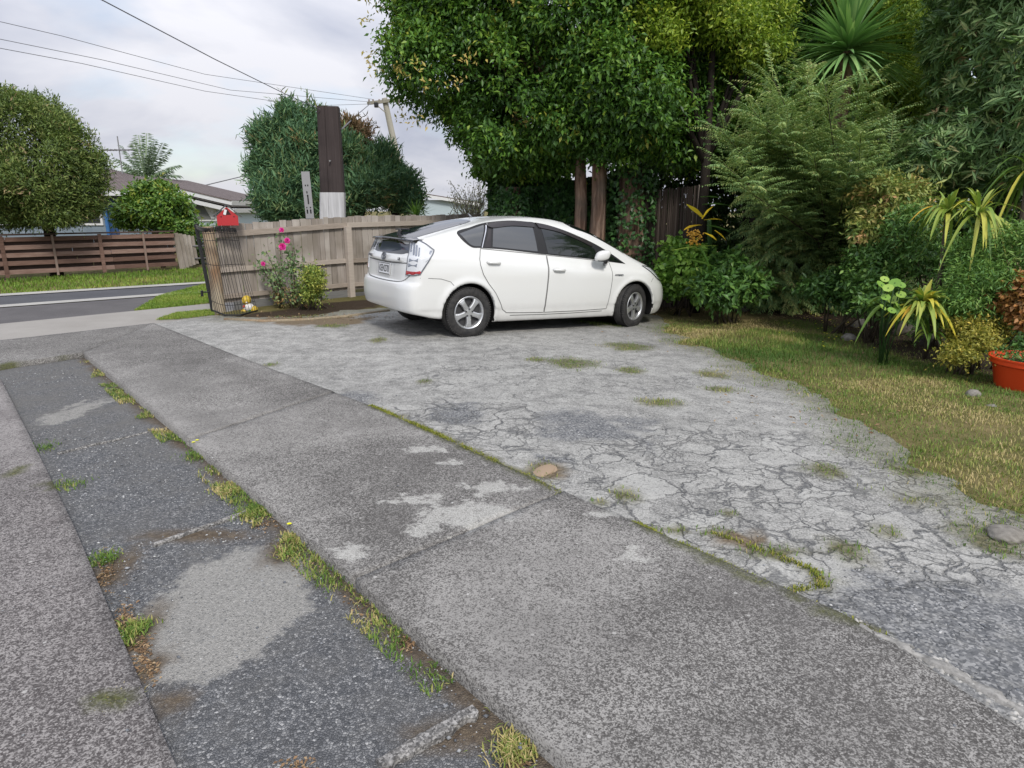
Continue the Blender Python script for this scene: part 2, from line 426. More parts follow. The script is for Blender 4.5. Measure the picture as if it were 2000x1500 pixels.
def gravel_mat(name):
    m, t = nmat(name, 0.9, 0.3)
    p = t.geo()
    wv = t.n('ShaderNodeVectorMath', {0: p}, operation='ADD'); 
    nv = t.n('ShaderNodeTexNoise', {'Vector': p, 'Scale': 40.0}); sc_ = t.n('ShaderNodeVectorMath', {0: nv.outputs['Color']}, operation='SCALE'); sc_.inputs['Scale'].default_value = 0.012
    t.l(sc_.outputs[0], wv.inputs[1])
    vo = t.n('ShaderNodeTexVoronoi', {'Vector': wv.outputs[0], 'Scale': 105.0})
    cc = t.n('ShaderNodeSeparateColor', {0: vo.outputs['Color']}).outputs[0]
    edge = t.n('ShaderNodeTexVoronoi', {'Vector': wv.outputs[0], 'Scale': 105.0}, feature='DISTANCE_TO_EDGE').outputs['Distance']
    stone = t.ramp(cc, [(0.0, (0.085, 0.088, 0.094)), (0.45, (0.150, 0.154, 0.160)), (0.85, (0.235, 0.237, 0.24)), (1.0, (0.38, 0.38, 0.375))])
    c = t.mix(t.ramp(edge, [(0.0, 1.0), (0.12, 0.0)]), stone, (0.04, 0.043, 0.048))
    dust = t.ramp(t.math('ADD', t.math('MULTIPLY', t.noise(p, 3.0, 8, 0.72, 0.4), 0.9), t.math('MULTIPLY', t.attr('dust'), 0.3)), [(0.42, 0.0), (0.75, 0.85)])
    c = t.mix(dust, c, t.ramp(t.noise(p, 130, 3), [(0.3, (0.115, 0.112, 0.105)), (0.7, (0.20, 0.192, 0.178))]))
    pale = t.ramp(t.math('ADD', t.math('MULTIPLY', t.noise(p, 22, 8, 0.78), 1.0), t.math('MULTIPLY', t.attr('bare'), 0.60)), [(0.84, 0.0), (1.0, 0.95)])
    pit = t.n('ShaderNodeTexVoronoi', {'Vector': p, 'Scale': 60.0}).outputs['Distance']
    pc = t.mix(t.ramp(pit, [(0.14, 0.75), (0.30, 0.0)]), t.ramp(t.noise(p, 85, 3, 0.7), [(0.3, (0.23, 0.225, 0.21)), (0.65, (0.37, 0.36, 0.335))]), (0.10, 0.10, 0.098))
    c = t.mix(pale, c, pc)
    soil = t.ramp(t.noise(p, 50, 4), [(0.3, (0.075, 0.055, 0.038)), (0.7, (0.16, 0.125, 0.085))])
    c = t.mix(t.attr('soil'), c, soil)
    t.color(c); t.bump(t.math('ADD', cc, t.math('MULTIPLY', edge, 3.0)), 0.7, 0.006)
    return m
def apron_mat():
    m, t = nmat('cracked_concrete', 0.92, 0.22)
    p = t.geo()
    nv = t.n('ShaderNodeTexNoise', {'Vector': p, 'Scale': 3.2, 'Detail': 5.0, 'Roughness': 0.6})
    s_ = t.n('ShaderNodeVectorMath', {0: nv.outputs['Color']}, operation='SCALE'); s_.inputs['Scale'].default_value = 0.46
    wp = t.n('ShaderNodeVectorMath', {0: p, 1: s_.outputs[0]}, operation='ADD').outputs[0]
    flat = t.n('ShaderNodeVectorMath', {0: wp, 1: (1, 1, 0)}, operation='MULTIPLY').outputs[0]
    e1 = t.n('ShaderNodeTexVoronoi', {'Vector': flat, 'Scale': 4.0}, feature='DISTANCE_TO_EDGE').outputs['Distance']
    e2 = t.n('ShaderNodeTexVoronoi', {'Vector': flat, 'Scale': 8.5}, feature='DISTANCE_TO_EDGE').outputs['Distance']
    brk = t.noise(p, 4.5, 5, 0.7); brk2 = t.noise(p, 2.1, 4, 0.65)
    cz = t.attr('crack')
    w1 = t.math('ADD', t.math('SUBTRACT', t.math('MULTIPLY', cz, 0.050), 0.034), t.math('MULTIPLY', t.math('SUBTRACT', brk, 0.50), 0.16))
    k1 = t.n('ShaderNodeMapRange', {'Value': t.math('SUBTRACT', w1, e1), 'From Min': -0.02, 'From Max': 0.02}).outputs[0]
    w2 = t.math('ADD', t.math('SUBTRACT', t.math('MULTIPLY', cz, 0.062), 0.036), t.math('MULTIPLY', t.math('SUBTRACT', brk2, 0.55), 0.40))
    k2 = t.n('ShaderNodeMapRange', {'Value': t.math('SUBTRACT', w2, e2), 'From Min': -0.035, 'From Max': 0.03}).outputs[0]
    crack = t.math('MAXIMUM', k1, t.math('MULTIPLY', k2, 0.8))
    mid = t.noise(p, 6.0, 8, 0.66); fine = t.noise(p, 150, 3, 0.65); big = t.noise(p, 0.8, 4)
    chip = t.n('ShaderNodeSeparateColor', {0: t.n('ShaderNodeTexVoronoi', {'Vector': p, 'Scale': 130.0}).outputs['Color']}).outputs[0]
    cbase = t.ramp(t.math('ADD', t.math('ADD', t.math('MULTIPLY', fine, 0.35), t.math('MULTIPLY', chip, 0.22)), t.math('ADD', t.math('MULTIPLY', mid, 0.50), t.math('MULTIPLY', big, 0.22))), [(0.40, (0.090, 0.089, 0.085)), (0.56, (0.20, 0.198, 0.188)), (0.73, (0.365, 0.36, 0.34)), (0.91, (0.50, 0.495, 0.465))])
    cellv = t.n('ShaderNodeSeparateColor', {0: t.n('ShaderNodeTexVoronoi', {'Vector': flat, 'Scale': 4.0}).outputs['Color']}).outputs[0]
    cbase = t.mix(t.math('MULTIPLY', t.math('SUBTRACT', cellv, 0.35, True), t.math('ADD', 0.10, t.math('MULTIPLY', cz, 0.75))), cbase, t.ramp(fine, [(0.3, (0.30, 0.298, 0.28)), (0.7, (0.52, 0.515, 0.485))]))
    c = t.mix(t.ramp(t.noise(p, 38, 5, 0.75), [(0.56, 0.0), (0.66, 0.85)]), cbase, (0.075, 0.076, 0.076))
    # gravel that has worn through
    vo = t.n('ShaderNodeSeparateColor', {0: t.n('ShaderNodeTexVoronoi', {'Vector': p, 'Scale': 95.0}).outputs['Color']}).outputs[2]
    stone = t.ramp(vo, [(0.0, (0.070, 0.074, 0.080)), (0.6, (0.145, 0.149, 0.154)), (1.0, (0.30, 0.30, 0.297))])
    c = t.mix(t.ramp(t.math('ADD', t.math('MULTIPLY', t.attr('gravel'), 0.50), t.math('MULTIPLY', t.noise(p, 11, 8, 0.78), 1.0)), [(0.72, 0.0), (1.0, 0.95)]), c, stone)
    c = t.mix(crack, c, t.ramp(vo, [(0.0, (0.070, 0.072, 0.074)), (1.0, (0.175, 0.175, 0.172))]))
    moss_c = t.ramp(t.noise(p, 45, 4), [(0.3, (0.040, 0.040, 0.014)), (0.55, (0.105, 0.100, 0.030)), (0.8, (0.19, 0.15, 0.072))])
    c = t.mix(t.math('MULTIPLY', t.attr('moss'), t.math('ADD', 0.45, t.math('MULTIPLY', mid, 0.7)), True), c, moss_c)
    soil = t.ramp(t.noise(p, 55, 4), [(0.3, (0.10, 0.075, 0.048)), (0.7, (0.21, 0.165, 0.11))])
    c = t.mix(t.attr('soil'), c, soil)
    t.color(c)
    hgt = t.math('SUBTRACT', t.math('ADD', t.math('MULTIPLY', mid, 1.5), t.math('MULTIPLY', fine, 0.35)), t.math('MULTIPLY', crack, 1.6))
    t.bump(hgt, 0.75, 0.008)
    return m
def turf_mat():
    m, t = nmat('dry_turf', 0.95, 0.1)
    p = t.geo()
    a = t.noise(p, 2.0, 6, 0.65); b = t.noise(p, 70, 3, 0.7)
    c = t.ramp(t.math('ADD', t.math('MULTIPLY', a, 0.65), t.math('MULTIPLY', b, 0.4)), [(0.35, (0.075, 0.068, 0.028)), (0.50, (0.135, 0.125, 0.048)), (0.64, (0.22, 0.175, 0.085)), (0.82, (0.30, 0.235, 0.135))])
    soil = t.ramp(b, [(0.3, (0.030, 0.022, 0.015)), (0.7, (0.075, 0.055, 0.038))])
    c = t.mix(t.attr('soil'), c, soil)
    t.color(c); t.bump(t.math('ADD', b, a), 0.9, 0.02)
    return m
def asphalt(name, c1, c2):
    m, t = nmat(name, 0.9, 0.25); p = t.geo()
    f = t.math('ADD', t.math('MULTIPLY', t.noise(p, 90, 2), 0.5), t.math('MULTIPLY', t.noise(p, 1.2, 6, 0.65), 0.6))
    t.color(t.ramp(f, [(0.35, c1), (0.75, c2)])); t.bump(t.noise(p, 120, 2), 0.4, 0.004); return m

M_slab = concrete('aged_dark_concrete', (0.072, 0.068, 0.064), (0.31, 0.300, 0.283), (0.104, 0.098, 0.093), 210, 0.37)
M_left = concrete('aged_pink_concrete', (0.068, 0.061, 0.060), (0.285, 0.268, 0.258), (0.108, 0.094, 0.093), 200, 0.35)
M_gravel = gravel_mat('blue_gravel'); M_apron = apron_mat(); M_turf = turf_mat()
M_path = asphalt('pale_footpath', (0.24, 0.225, 0.205), (0.34, 0.325, 0.30))
M_cross = asphalt('old_asphalt', (0.075, 0.071, 0.073), (0.135, 0.128, 0.128))
M_road = asphalt('road_asphalt', (0.060, 0.062, 0.070), (0.105, 0.106, 0.115))
M_kerb = asphalt('kerb_concrete', (0.30, 0.29, 0.27), (0.44, 0.43, 0.40))

# far ground reaching the horizon
ax = np.concatenate([np.linspace(-700, -30, 12), np.linspace(-25, 25, 101), np.linspace(30, 700, 12)])
ay_ = np.concatenate([np.linspace(-60, -4, 6), np.linspace(-2, 40, 106), np.linspace(45, 900, 14)])
gx, gy = np.meshgrid(ax, ay_, indexing='ij')
nI, nJ = gx.shape
ii, jj = np.meshgrid(np.arange(nI - 1), np.arange(nJ - 1), indexing='ij')
Fg = np.stack([ii * nJ + jj, (ii + 1) * nJ + jj, (ii + 1) * nJ + jj + 1, ii * nJ + jj + 1], -1).reshape(-1, 4)
Vg = np.column_stack([gx.ravel(), gy.ravel(), zg(gx.ravel(), gy.ravel()) - 0.07])
tag(np_mesh('ground', Vg, Fg, M_turf, attrs={'soil': ('POINT', np.zeros(len(Vg)))}), kind='structure')

def in_bed(x, y):
    return smooth(-0.1, 0.3, sdist(W((1260, 625), (1340, 606), (1450, 614), (1560, 632), (1640, 655), (1700, 690), (1790, 716), (1900, 735), (2100, 770)) + [(12, 6), (12, 16), (1.5, 16), (0.5, 10.5)], x, y) + 0.3 * (fbm(x * 3, y * 3, 77) - .5))
bed_left = blob(-2.9, 10.6, 1.5, 0.5, 0.84, 78, .3)
tx = union([lambda x, y: in_bed(x, y), bed_left])
def turf_z(x, y):
    s = turf_sd(x, y)
    return zg(x, y) + np.clip(s * 0.22, -0.07, 0.040) + 0.010 * (fbm(x * 5, y * 5, 61, 3) - 0.5)
sheet('lawn', turf_edge[6:] + [(13.5, 1.0), (13.5, 22), (-0.3, 22), (-4.45, 10.45)] + turf_edge[:6] if False else
      [tuple(np.array(q) + d) for q, d in zip(turf_edge, [(0.0, -0.15)] * 3 + [(0.0, -0.25)] * 4 + [(-0.45, -0.35)] * 12)] + [(13.5, 1.0), (13.5, 22), (0.6, 22), (-4.45, 10.45)],
      0.075, turf_z, M_turf, {'soil': tx}, edge=0.15)
def on_line(L, p, d):
    """where the line from p along d meets the polyline L"""
    best = None
    for q0, q1 in zip(L[:-1], L[1:]):
        q0, q1 = np.array(q0), np.array(q1); A_ = np.array([d, -(q1 - q0)]).T
        if abs(np.linalg.det(A_)) < 1e-9: continue
        s_, u_ = np.linalg.solve(A_, q0 - p)
        if -1e-6 <= u_ <= 1 + 1e-6: best = p + d * s_
    return best
def clip_strip(L, y_lo, y_hi):
    return [q for q in L if y_lo < q[1] < y_hi]
joints = [(G(1010, 1007)[:2], np.array(G(1095, 970)[:2]) - np.array(G(920, 1045)[:2])), (G(610, 785)[:2], np.array(G(655, 770)[:2]) - np.array(G(560, 802)[:2]))]
ends = []
for p_, d_ in joints:
    ends.append((on_line(SLAB_L, p_, d_), on_line(SLAB_R, p_, d_)))
def piece(lo, hi, gap=0.008):
    L_ = clip_strip(SLAB_L, lo[0][1] if lo else -9, hi[0][1] if hi else 99); R_ = clip_strip(SLAB_R, lo[1][1] if lo else -9, hi[1][1] if hi else 99)
    L_ = ([tuple(hi[0] + (0.004, -gap))] if hi else []) + L_ + ([tuple(lo[0] + (-0.004, gap))] if lo else [])
    R_ = ([tuple(hi[1] + (0.004, -gap))] if hi else []) + R_ + ([tuple(lo[1] + (-0.004, gap))] if lo else [])
    return L_ + R_[::-1]
slab_at = {'wear': main_wear, 'bare': bare, 'moss': lambda x, y: seam_moss(x, y) * 0.8}
for k_, (lo_, hi_, dz_) in enumerate(((None, ends[0], 0.034), (ends[0], ends[1], 0.028), (ends[1], None, 0.031))):
    sheet('driveway_slab', piece(lo_, hi_), 0.055, zz(dz_, 0.004), M_slab, slab_at, skirt=0.10)
pad_poly = [SLAB_L[0], SLAB_R[0], tuple(FP_N[1]), street(0, -9), (-9.4, 6.9), (-4.9, 6.9)]
pad_poly = [(-4.735, 7.19), (-4.97, 9.15), street(-0.01, -0.02), street(-0.01, -9), (-11.2, 5.0), (-9.0, 6.0), (-5.25, 6.52)]
sheet('driveway_pad', pad_poly, 0.09, zz(0.024, 0.004), M_slab, {'wear': lambda x, y: 0.25 * fbm(x, y, 70), 'bare': lambda x, y: 0 * x, 'moss': union([pblob(180, 703, 60, 8, 71, .6), pblob(60, 716, 70, 6, 72, .6)])}, skirt=0.06)
sheet('left_slab', left_poly, 0.07, zz(0.0, 0.004), M_left, {'wear': lambda x, y: 0.6 * smooth(3.6, 4.2, y) + 0.4 * fbm(x * 1.5, y * 1.5, 73), 'bare': lambda x, y: 0 * x, 'moss': union([pblob(120, 943, 34, 8, 74, .5), pblob(228, 1360, 36, 14, 75, .5), pblob(36, 918, 14, 8, 79, .5)])}, skirt=0.10)
g_soil = union([pblob(215, 1105, 34, 40, 80, .5, soft=0.6), pblob(255, 1230, 36, 60, 81, .5, soft=0.6), pblob(295, 1290, 24, 30, 82, .5, soft=0.6), pblob(560, 1065, 40, 24, 83, .6, soft=0.6), pblob(790, 1240, 30, 24, 84, .6, soft=0.6), pblob(380, 1035, 110, 10, 85, .4, soft=0.6), pblob(900, 1420, 90, 30, 86, .5, soft=0.6), pblob(330, 1360, 40, 24, 87, .6, soft=0.6)])
def edge_soil(x, y): return 0.9 * smooth(0.10, 0.02, dist_poly(SLAB_L, x, y, False) + 0.12 * (fbm(x * 9, y * 9, 88) - 0.5))
gravel_poly = [(-4.75, 7.20), (-1.15, 3.12), (-0.18, 1.98), (1.04, 0.53), (-0.14, 0.53), (-0.99, 1.58), (-2.23, 3.07), (-2.91, 3.86), (-4.87, 6.12), (-5.27, 6.54)]
gravel_poly = [(a + (0.05 if i < 4 else -0.05), b) for i, (a, b) in enumerate(gravel_poly)]
g_bare = union([pblob(440, 1165, 165, 120, 90, .28, soft=0.35), pblob(420, 1240, 110, 80, 91, .3, soft=0.35), pblob(160, 790, 40, 26, 92, .9, soft=0.9)])
sheet('gravel_strip', gravel_poly, 0.05, lambda x, y: zg(x, y) - 0.030 + 0.018 * (fbm(x * 3, y * 3, 93, 4) - 0.5) - 0.02 * g_bare(x, y) * 0, M_gravel,
      {'bare': g_bare, 'dust': lambda x, y: 0.5 * smooth(3.3, 5.0, y), 'soil': lambda x, y: np.maximum(g_soil(x, y), edge_soil(x, y))})
sheet('parking_apron', apron_poly, 0.06, zz(0.022, 0.012, 2.5), M_apron, {'gravel': grav, 'crack': crackzone, 'moss': lambda x, y: np.maximum(np.maximum(moss(x, y), seam_moss(x, y)), 0.55 * smooth(-0.5, 0.0, turf_sd(x, y))), 'soil': union([pblob(1072, 922, 34, 15, 94, .4), pblob(1440, 1060, 60, 12, 95, .6), pblob(620, 630, 120, 8, 96, .6)])})
sheet('footpath', [street(0, -25), street(0, 14), street(FPW, 14), street(FPW, -25)], 0.6, zz(0.012, 0.0), M_path)
x_l, x_r = W((0, 602))[0], W((311, 579))[0]
def sproj(q): return float(np.dot(np.array(q) - FP_N[1], fp_nrm)), float(np.dot(np.array(q) - FP_N[1], fp_dir))
o_k0, t0 = sproj(W((0, 602))[0]); o_k1, t1 = sproj(W((311, 579))[0]); o_k2, t2 = sproj(W((399, 556))[0]); o_f0, tf = sproj(W((0, 577))[0]); o_f1, tf1 = sproj(W((395, 553))[0])
fpfr = sproj(W((273, 612))[0])[1]
sheet('crossing', [street(FPW - .01, -25), street(FPW - .01, fpfr), street(o_k1, t1), street(o_k0, t0), street(o_k0 + (o_k0 - o_k1) * 2, t0 - 2 * (t1 - t0))], 0.7, zz(0.004, 0.0), M_cross)
sheet('verge', [street(FPW - .01, fpfr), street(FPW - .01, 14), street(o_k2, t2 + (t2 - t1) * 2), street(o_k2, t2), street(o_k1, t1)], 0.4, zz(0.008, 0.02), M_turf, {'soil': lambda x, y: 0 * x})
def lin(oa, ta, ob, tb, t): return oa + (ob - oa) * (t - ta) / (tb - ta)
kl, kr = t0 - 20, t2 + 10
def ln(off, t): return street(lin(o_k0, t0, o_k1, t1, t) + off, t)
def lf(off, t): return street(lin(o_f0, tf, o_f1, tf1, t) + off, t)
sheet('kerb_strip', [ln(0, kl), ln(0, kr), ln(0.35, kr), ln(0.35, kl)], 0.8, zz(0.016, 0.0), M_kerb)
sheet('road', [ln(0.34, kl), ln(0.34, kr), lf(0, kr), lf(0, kl)], 1.0, zz(0.002, 0.0), M_road)
sheet('far_kerb_strip', [lf(-0.25, kl), lf(-0.25, kr), lf(0.15, kr), lf(0.15, kl)], 0.8, zz(0.016, 0.0), M_kerb)
# ------------------------------------------------------------------ foliage kit
def unit(v):
    return v / np.maximum(np.linalg.norm(v, axis=-1, keepdims=True), 1e-9)
def rsphere(n, rng=None):
    return unit((rng or RNG).normal(size=(n, 3)))
def leaf_quads(P, D, N, L, Wd, fold=0.22, mid=0.45):
    """folded leaves: base, left, tip, right"""
    D = unit(D); N = unit(N - (N * D).sum(-1, keepdims=True) * D); Sd = np.cross(D, N)
    L = np.broadcast_to(np.asarray(L, float), (len(P),))[:, None]; Wd = np.broadcast_to(np.asarray(Wd, float), (len(P),))[:, None]
    b = P; tip = P + D * L - N * L * 0.10
    l = P + D * L * mid + Sd * Wd * 0.5 + N * Wd * fold; r = P + D * L * mid - Sd * Wd * 0.5 + N * Wd * fold
    V = np.stack([b, l, tip, r], 1).reshape(-1, 3); i = np.arange(len(P)) * 4
    F = np.stack([np.stack([i, i + 2, i + 1], -1), np.stack([i, i + 3, i + 2], -1)], 1).reshape(-1, 3)
    return V, F
class Fol:
    """collects triangles with a per-face shade number"""
    def __init__(s): s.V = []; s.F = []; s.R = []; s.n = 0
    def add(s, V, F, R):
        s.V.append(V); s.F.append(F + s.n); s.R.append(np.broadcast_to(R, (len(F),))); s.n += len(V)
    def leaves(s, P, D, N, L, Wd, R, **k):
        V, F = leaf_quads(P, D, N, L, Wd, **k); s.add(V, F, np.repeat(np.broadcast_to(R, (len(P),)), 2))
    def build(s, name, mt, parent=None, loc=None):
        return np_mesh(name, np.concatenate(s.V), np.concatenate(s.F), mt, parent, attrs={'rnd': ('FACE', np.clip(np.concatenate(s.R), 0, 1))}, loc=loc)
def crown(fol, blobs, n_cl, per, cr, L, Wd, hang=0.25, up=0.5, tint=0.0, base=0.45, inner=0.25, lump=0.16, spread=0.75, star=False, flat=0.6, seed=1, sink=0.30, zmin=None, gap=0.0, gfreq=1.5, shoots=0, shoot_len=0.3):
    """leaf clusters spread through the shell of a union of ellipsoids"""
    rng = np.random.default_rng(seed)
    B = np.array(blobs, float); area = (B[:, 3] * B[:, 4] + B[:, 3] * B[:, 5] + B[:, 4] * B[:, 5]); k = rng.choice(len(B), n_cl * 3, p=area / area.sum())
    d = rsphere(n_cl * 3, rng); c = B[k, :3]; r = B[k, 3:]
    q = d * 2.6 + k[:, None] * 3.1
    bump = 1 + lump * 2 * (fbm(q[:, 0] + q[:, 2] * 0.7, q[:, 1] - q[:, 2] * 0.6, seed, 3) - 0.5)
    depth = 1 - sink * rng.random(len(d)) ** 1.6
    inn = rng.random(len(d)) < inner
    depth = np.where(inn, rng.uniform(0.35, 0.8, len(d)), depth)
    P = c + d * r * (bump * depth)[:, None]
    keep = np.ones(len(P), bool)
    for j in range(len(B)):
        e = (((P - B[j, :3]) / B[j, 3:]) ** 2).sum(1)
        keep &= (j == k) | (e > 0.62)
    if zmin is not None: keep &= P[:, 2] > zmin
    if gap > 0:                                              # open seams between the clumps
        gn = fbm(P[:, 0] * gfreq + P[:, 1] * gfreq * 0.8, P[:, 2] * gfreq - P[:, 1] * gfreq * 0.6, seed + 3, 3)
        keep &= inn | (gn > gap) | (rng.random(len(P)) < 0.12)
    P, d, r, c, inn = P[keep][:n_cl], d[keep][:n_cl], r[keep][:n_cl], c[keep][:n_cl], inn[keep][:n_cl]
    n = unit(d / r); m = len(P)
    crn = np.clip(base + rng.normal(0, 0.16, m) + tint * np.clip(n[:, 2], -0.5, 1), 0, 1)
    idx = np.repeat(np.arange(m), per)
    off = rng.normal(size=(m * per, 3)) * cr * np.array([1, 1, flat]) * 0.6
    PP = P[idx] + off; nn = n[idx]
    if star:
        ax = unit(nn * 0.9 + np.array([0, 0, 0.35]) + rng.normal(0, 0.25, (m, 3))[idx])
        sd = rng.normal(size=(m * per, 3)); sd = unit(sd - (sd * ax).sum(1, keepdims=True) * ax)
        D = unit(ax * 0.55 + sd); N = unit(ax + rng.normal(0, 0.2, D.shape)); PP = P[idx] + off * 0.25
    else:
        D = unit(nn * 0.55 + rng.normal(0, spread, PP.shape) - np.array([0, 0, hang]))
        N = unit(nn * 0.55 + np.array([0, 0, up]) + rng.normal(0, 0.45, PP.shape))
    sc = rng.uniform(0.7, 1.25, len(PP))
    fol.leaves(PP, D, N, L * sc, Wd * sc, crn[idx] + rng.normal(0, 0.10, len(PP)))
    if shoots:                                               # young shoots that break the outline
        out = np.flatnonzero(~inn); o = rng.choice(out, min(shoots, len(out)), replace=False); q = 9
        sd = unit(n[o] * 0.8 + np.array([0, 0, 0.45 - hang * 0.5]) + rng.normal(0, 0.35, (len(o), 3))); ln = shoot_len * rng.uniform(0.4, 1.3, len(o))
        tt = np.linspace(0.1, 1, q); S = P[o][:, None] + sd[:, None] * (ln[:, None] * tt)[..., None]; S[..., 2] -= 0.25 * ln[:, None] * tt ** 2
        S = S.reshape(-1, 3); dd = unit(np.repeat(sd, q, 0) * 0.6 + rng.normal(0, 0.6, S.shape))
        nn2 = unit(rng.normal(0, 0.5, S.shape) + np.array([0, 0, 0.8])); sc2 = rng.uniform(0.55, 1.0, len(S))
        fol.leaves(S, dd, nn2, L * sc2, Wd * sc2, np.repeat(crn[o], q) + 0.12 + rng.normal(0, 0.12, len(S)))
    return P, n
def split(blobs, k=4, f=0.5, off=0.62, seed=0):
    """break big ellipsoids into a cluster of smaller ones, so that the outline is lumpy"""
    g = np.random.default_rng(seed + 900); out = []
    for b in blobs:
        b = np.array(b, float); out.append(tuple(np.concatenate([b[:3], b[3:] * 0.80])))
        for d in rsphere(k, g):
            s_ = f * g.uniform(0.7, 1.2); out.append(tuple(np.concatenate([b[:3] + d * b[3:] * off, b[3:] * s_])))
    return out
def px_blob(px, py, Y, rxp, rzp, ry):
    c = at(px, py, Y); k = Y / FPX
    return (c[0], c[1], c[2], rxp * k, ry, rzp * k)
def fronds(fol, base, dirv, length, droop, nleaf, lL, lW, hang=0.25, R=0.5, rachis=0.006, fwd=0.55, s0=0.15, taper=0.5, rnd=0.12):
    """pinnate leaves: leaflets in two rows on an arching midrib"""
    n = len(base); length = np.broadcast_to(np.asarray(length, float), (n,)); R = np.broadcast_to(np.asarray(R, float), (n,))
    dirv = unit(dirv); sv = np.linspace(s0, 1.0, nleaf); dn = np.array([0, 0, -1.0])
    P = base[:, None] + dirv[:, None] * (length[:, None] * sv)[..., None] + dn * (droop * length[:, None] * sv ** 2)[..., None]
    T = unit(dirv[:, None] + dn * (2 * droop * sv)[None, :, None])
    Sd = unit(np.cross(T, np.array([0, 0, 1.0]))); Nn = unit(np.cross(Sd, T))
    prof = (1 - taper * (2 * sv - 1) ** 2)[None, :, None]
    for sg in (-1, 1):
        D = Sd * sg * 0.85 + T * fwd + dn * hang + RNG.normal(0, 0.12, P.shape)
        LL = (lL * prof[..., 0] * RNG.uniform(0.8, 1.15, (n, nleaf)))
        fol.leaves(P.reshape(-1, 3), D.reshape(-1, 3), Nn.reshape(-1, 3) + RNG.normal(0, 0.15, (n * nleaf, 3)), LL.ravel(), LL.ravel() * (lW / lL), (R[:, None] + RNG.normal(0, rnd, (n, nleaf))).ravel())
    if rachis > 0:
        sv2 = np.linspace(0, 1, 6)
        Q = base[:, None] + dirv[:, None] * (length[:, None] * sv2)[..., None] + dn * (droop * length[:, None] * sv2 ** 2)[..., None]
        w = rachis * (1 - 0.7 * sv2)[None, :, None]; S0 = unit(np.cross(dirv, np.array([0, 0, 1.0])))[:, None]
        V = np.stack([Q - S0 * w, Q + S0 * w], 2).reshape(-1, 3)
        i = (np.arange(n)[:, None] * 12 + np.arange(5)[None] * 2).ravel()
        F = np.concatenate([np.stack([i, i + 1, i + 3], -1), np.stack([i, i + 3, i + 2], -1)])
        fol.add(V, F, 0.75)
def straps(fol, base, dirv, L, Wd, droop, segs=7, R=0.5, fold=0.18, peak=0.35, twist=0.0):
    """long arching blades with a fold along the middle"""
    n = len(base); L = np.broadcast_to(np.asarray(L, float), (n,)); droop = np.broadcast_to(np.asarray(droop, float), (n,)); Wd = np.broadcast_to(np.asarray(Wd, float), (n,))
    dirv = unit(dirv); sv = np.linspace(0, 1, segs + 1); dn = np.array([0, 0, -1.0])
    P = base[:, None] + dirv[:, None] * (L[:, None] * sv)[..., None] + dn * (droop[:, None] * L[:, None] * sv ** 2)[..., None]
    T = unit(dirv[:, None] + dn * (2 * droop[:, None] * sv)[..., None])
    Sd = np.cross(T, np.array([0, 0, 1.0])); Sd = unit(Sd + 1e-4); Nn = np.cross(Sd, T)
    prof = np.where(sv < peak, 0.45 + 0.55 * sv / peak, np.clip((1 - sv) / (1 - peak), 0, 1) ** 0.75)
    w = (Wd[:, None] * prof * 0.5)[..., None]
    V = np.stack([P - Sd * w + Nn * w * fold * 2, P, P + Sd * w + Nn * w * fold * 2], 2).reshape(-1, 3)
    k = segs + 1
    i = (np.arange(n)[:, None] * k * 3 + np.arange(segs)[None] * 3).ravel()
    F = np.concatenate([np.stack(q, -1) for q in ((i, i + 1, i + 4), (i, i + 4, i + 3), (i + 1, i + 2, i + 5), (i + 1, i + 5, i + 4))])
    R = np.broadcast_to(np.asarray(R, float), (n,))
    fol.add(V, F, np.tile(np.repeat(R, segs), 4))
def blades(fol, P, H, Wd, R, lean=0.5, curl=0.5):
    """grass blades: a bent triangle each"""
    n = len(P); a = RNG.uniform(0, 2 * math.pi, n); d = np.stack([np.cos(a), np.sin(a), np.zeros(n)], -1); sd = np.stack([-np.sin(a), np.cos(a), np.zeros(n)], -1)
    H = np.broadcast_to(H, (n,))[:, None]; le = (RNG.uniform(0.2, 1.0, n) * lean)[:, None]; Wd = np.broadcast_to(Wd, (n,))[:, None]
    up = np.array([0, 0, 1.0])
    m = P + up * H * 0.55 + d * H * le * 0.35; t = P + up * H * (1 - curl * le * 0.6) + d * H * le
    V = np.stack([P - sd * Wd * .5, P + sd * Wd * .5, m + sd * Wd * .4, m - sd * Wd * .4, t], 1).reshape(-1, 3); i = np.arange(n) * 5
    F = np.concatenate([np.stack(q, -1) for q in ((i, i + 1, i + 2), (i, i + 2, i + 3), (i + 3, i + 2, i + 4))])
    R = np.broadcast_to(R, (n,)); fol.add(V, F, np.tile(R, 3))
def pebbles(name, P, size, mt, seed=0):
    rng = np.random.default_rng(seed); n = len(P)
    o = np.array([(1, 0, 0), (0, 1, 0), (-1, 0, 0), (0, -1, 0), (0, 0, 1), (0, 0, -1.0)])
    V = o[None] * rng.uniform(0.6, 1.25, (n, 6, 1)) + rng.normal(0, 0.16, (n, 6, 3))
    a = rng.uniform(0, 6.28, n); c, s = np.cos(a), np.sin(a)
    x, y = V[..., 0] * c[:, None] - V[..., 1] * s[:, None], V[..., 0] * s[:, None] + V[..., 1] * c[:, None]
    V = np.stack([x, y * rng.uniform(0.6, 1, (n, 1)), V[..., 2] * 0.62], -1) * size[:, None, None] + P[:, None]
    V[..., 2] += size[:, None] * 0.25
    t = np.array([(0, 1, 4), (1, 2, 4), (2, 3, 4), (3, 0, 4), (1, 0, 5), (2, 1, 5), (3, 2, 5), (0, 3, 5)])
    F = (t[None] + (np.arange(n) * 6)[:, None, None]).reshape(-1, 3)
    return np_mesh(name, V.reshape(-1, 3), F, mt, attrs={'rnd': ('FACE', np.repeat(rng.random(n), 8))})
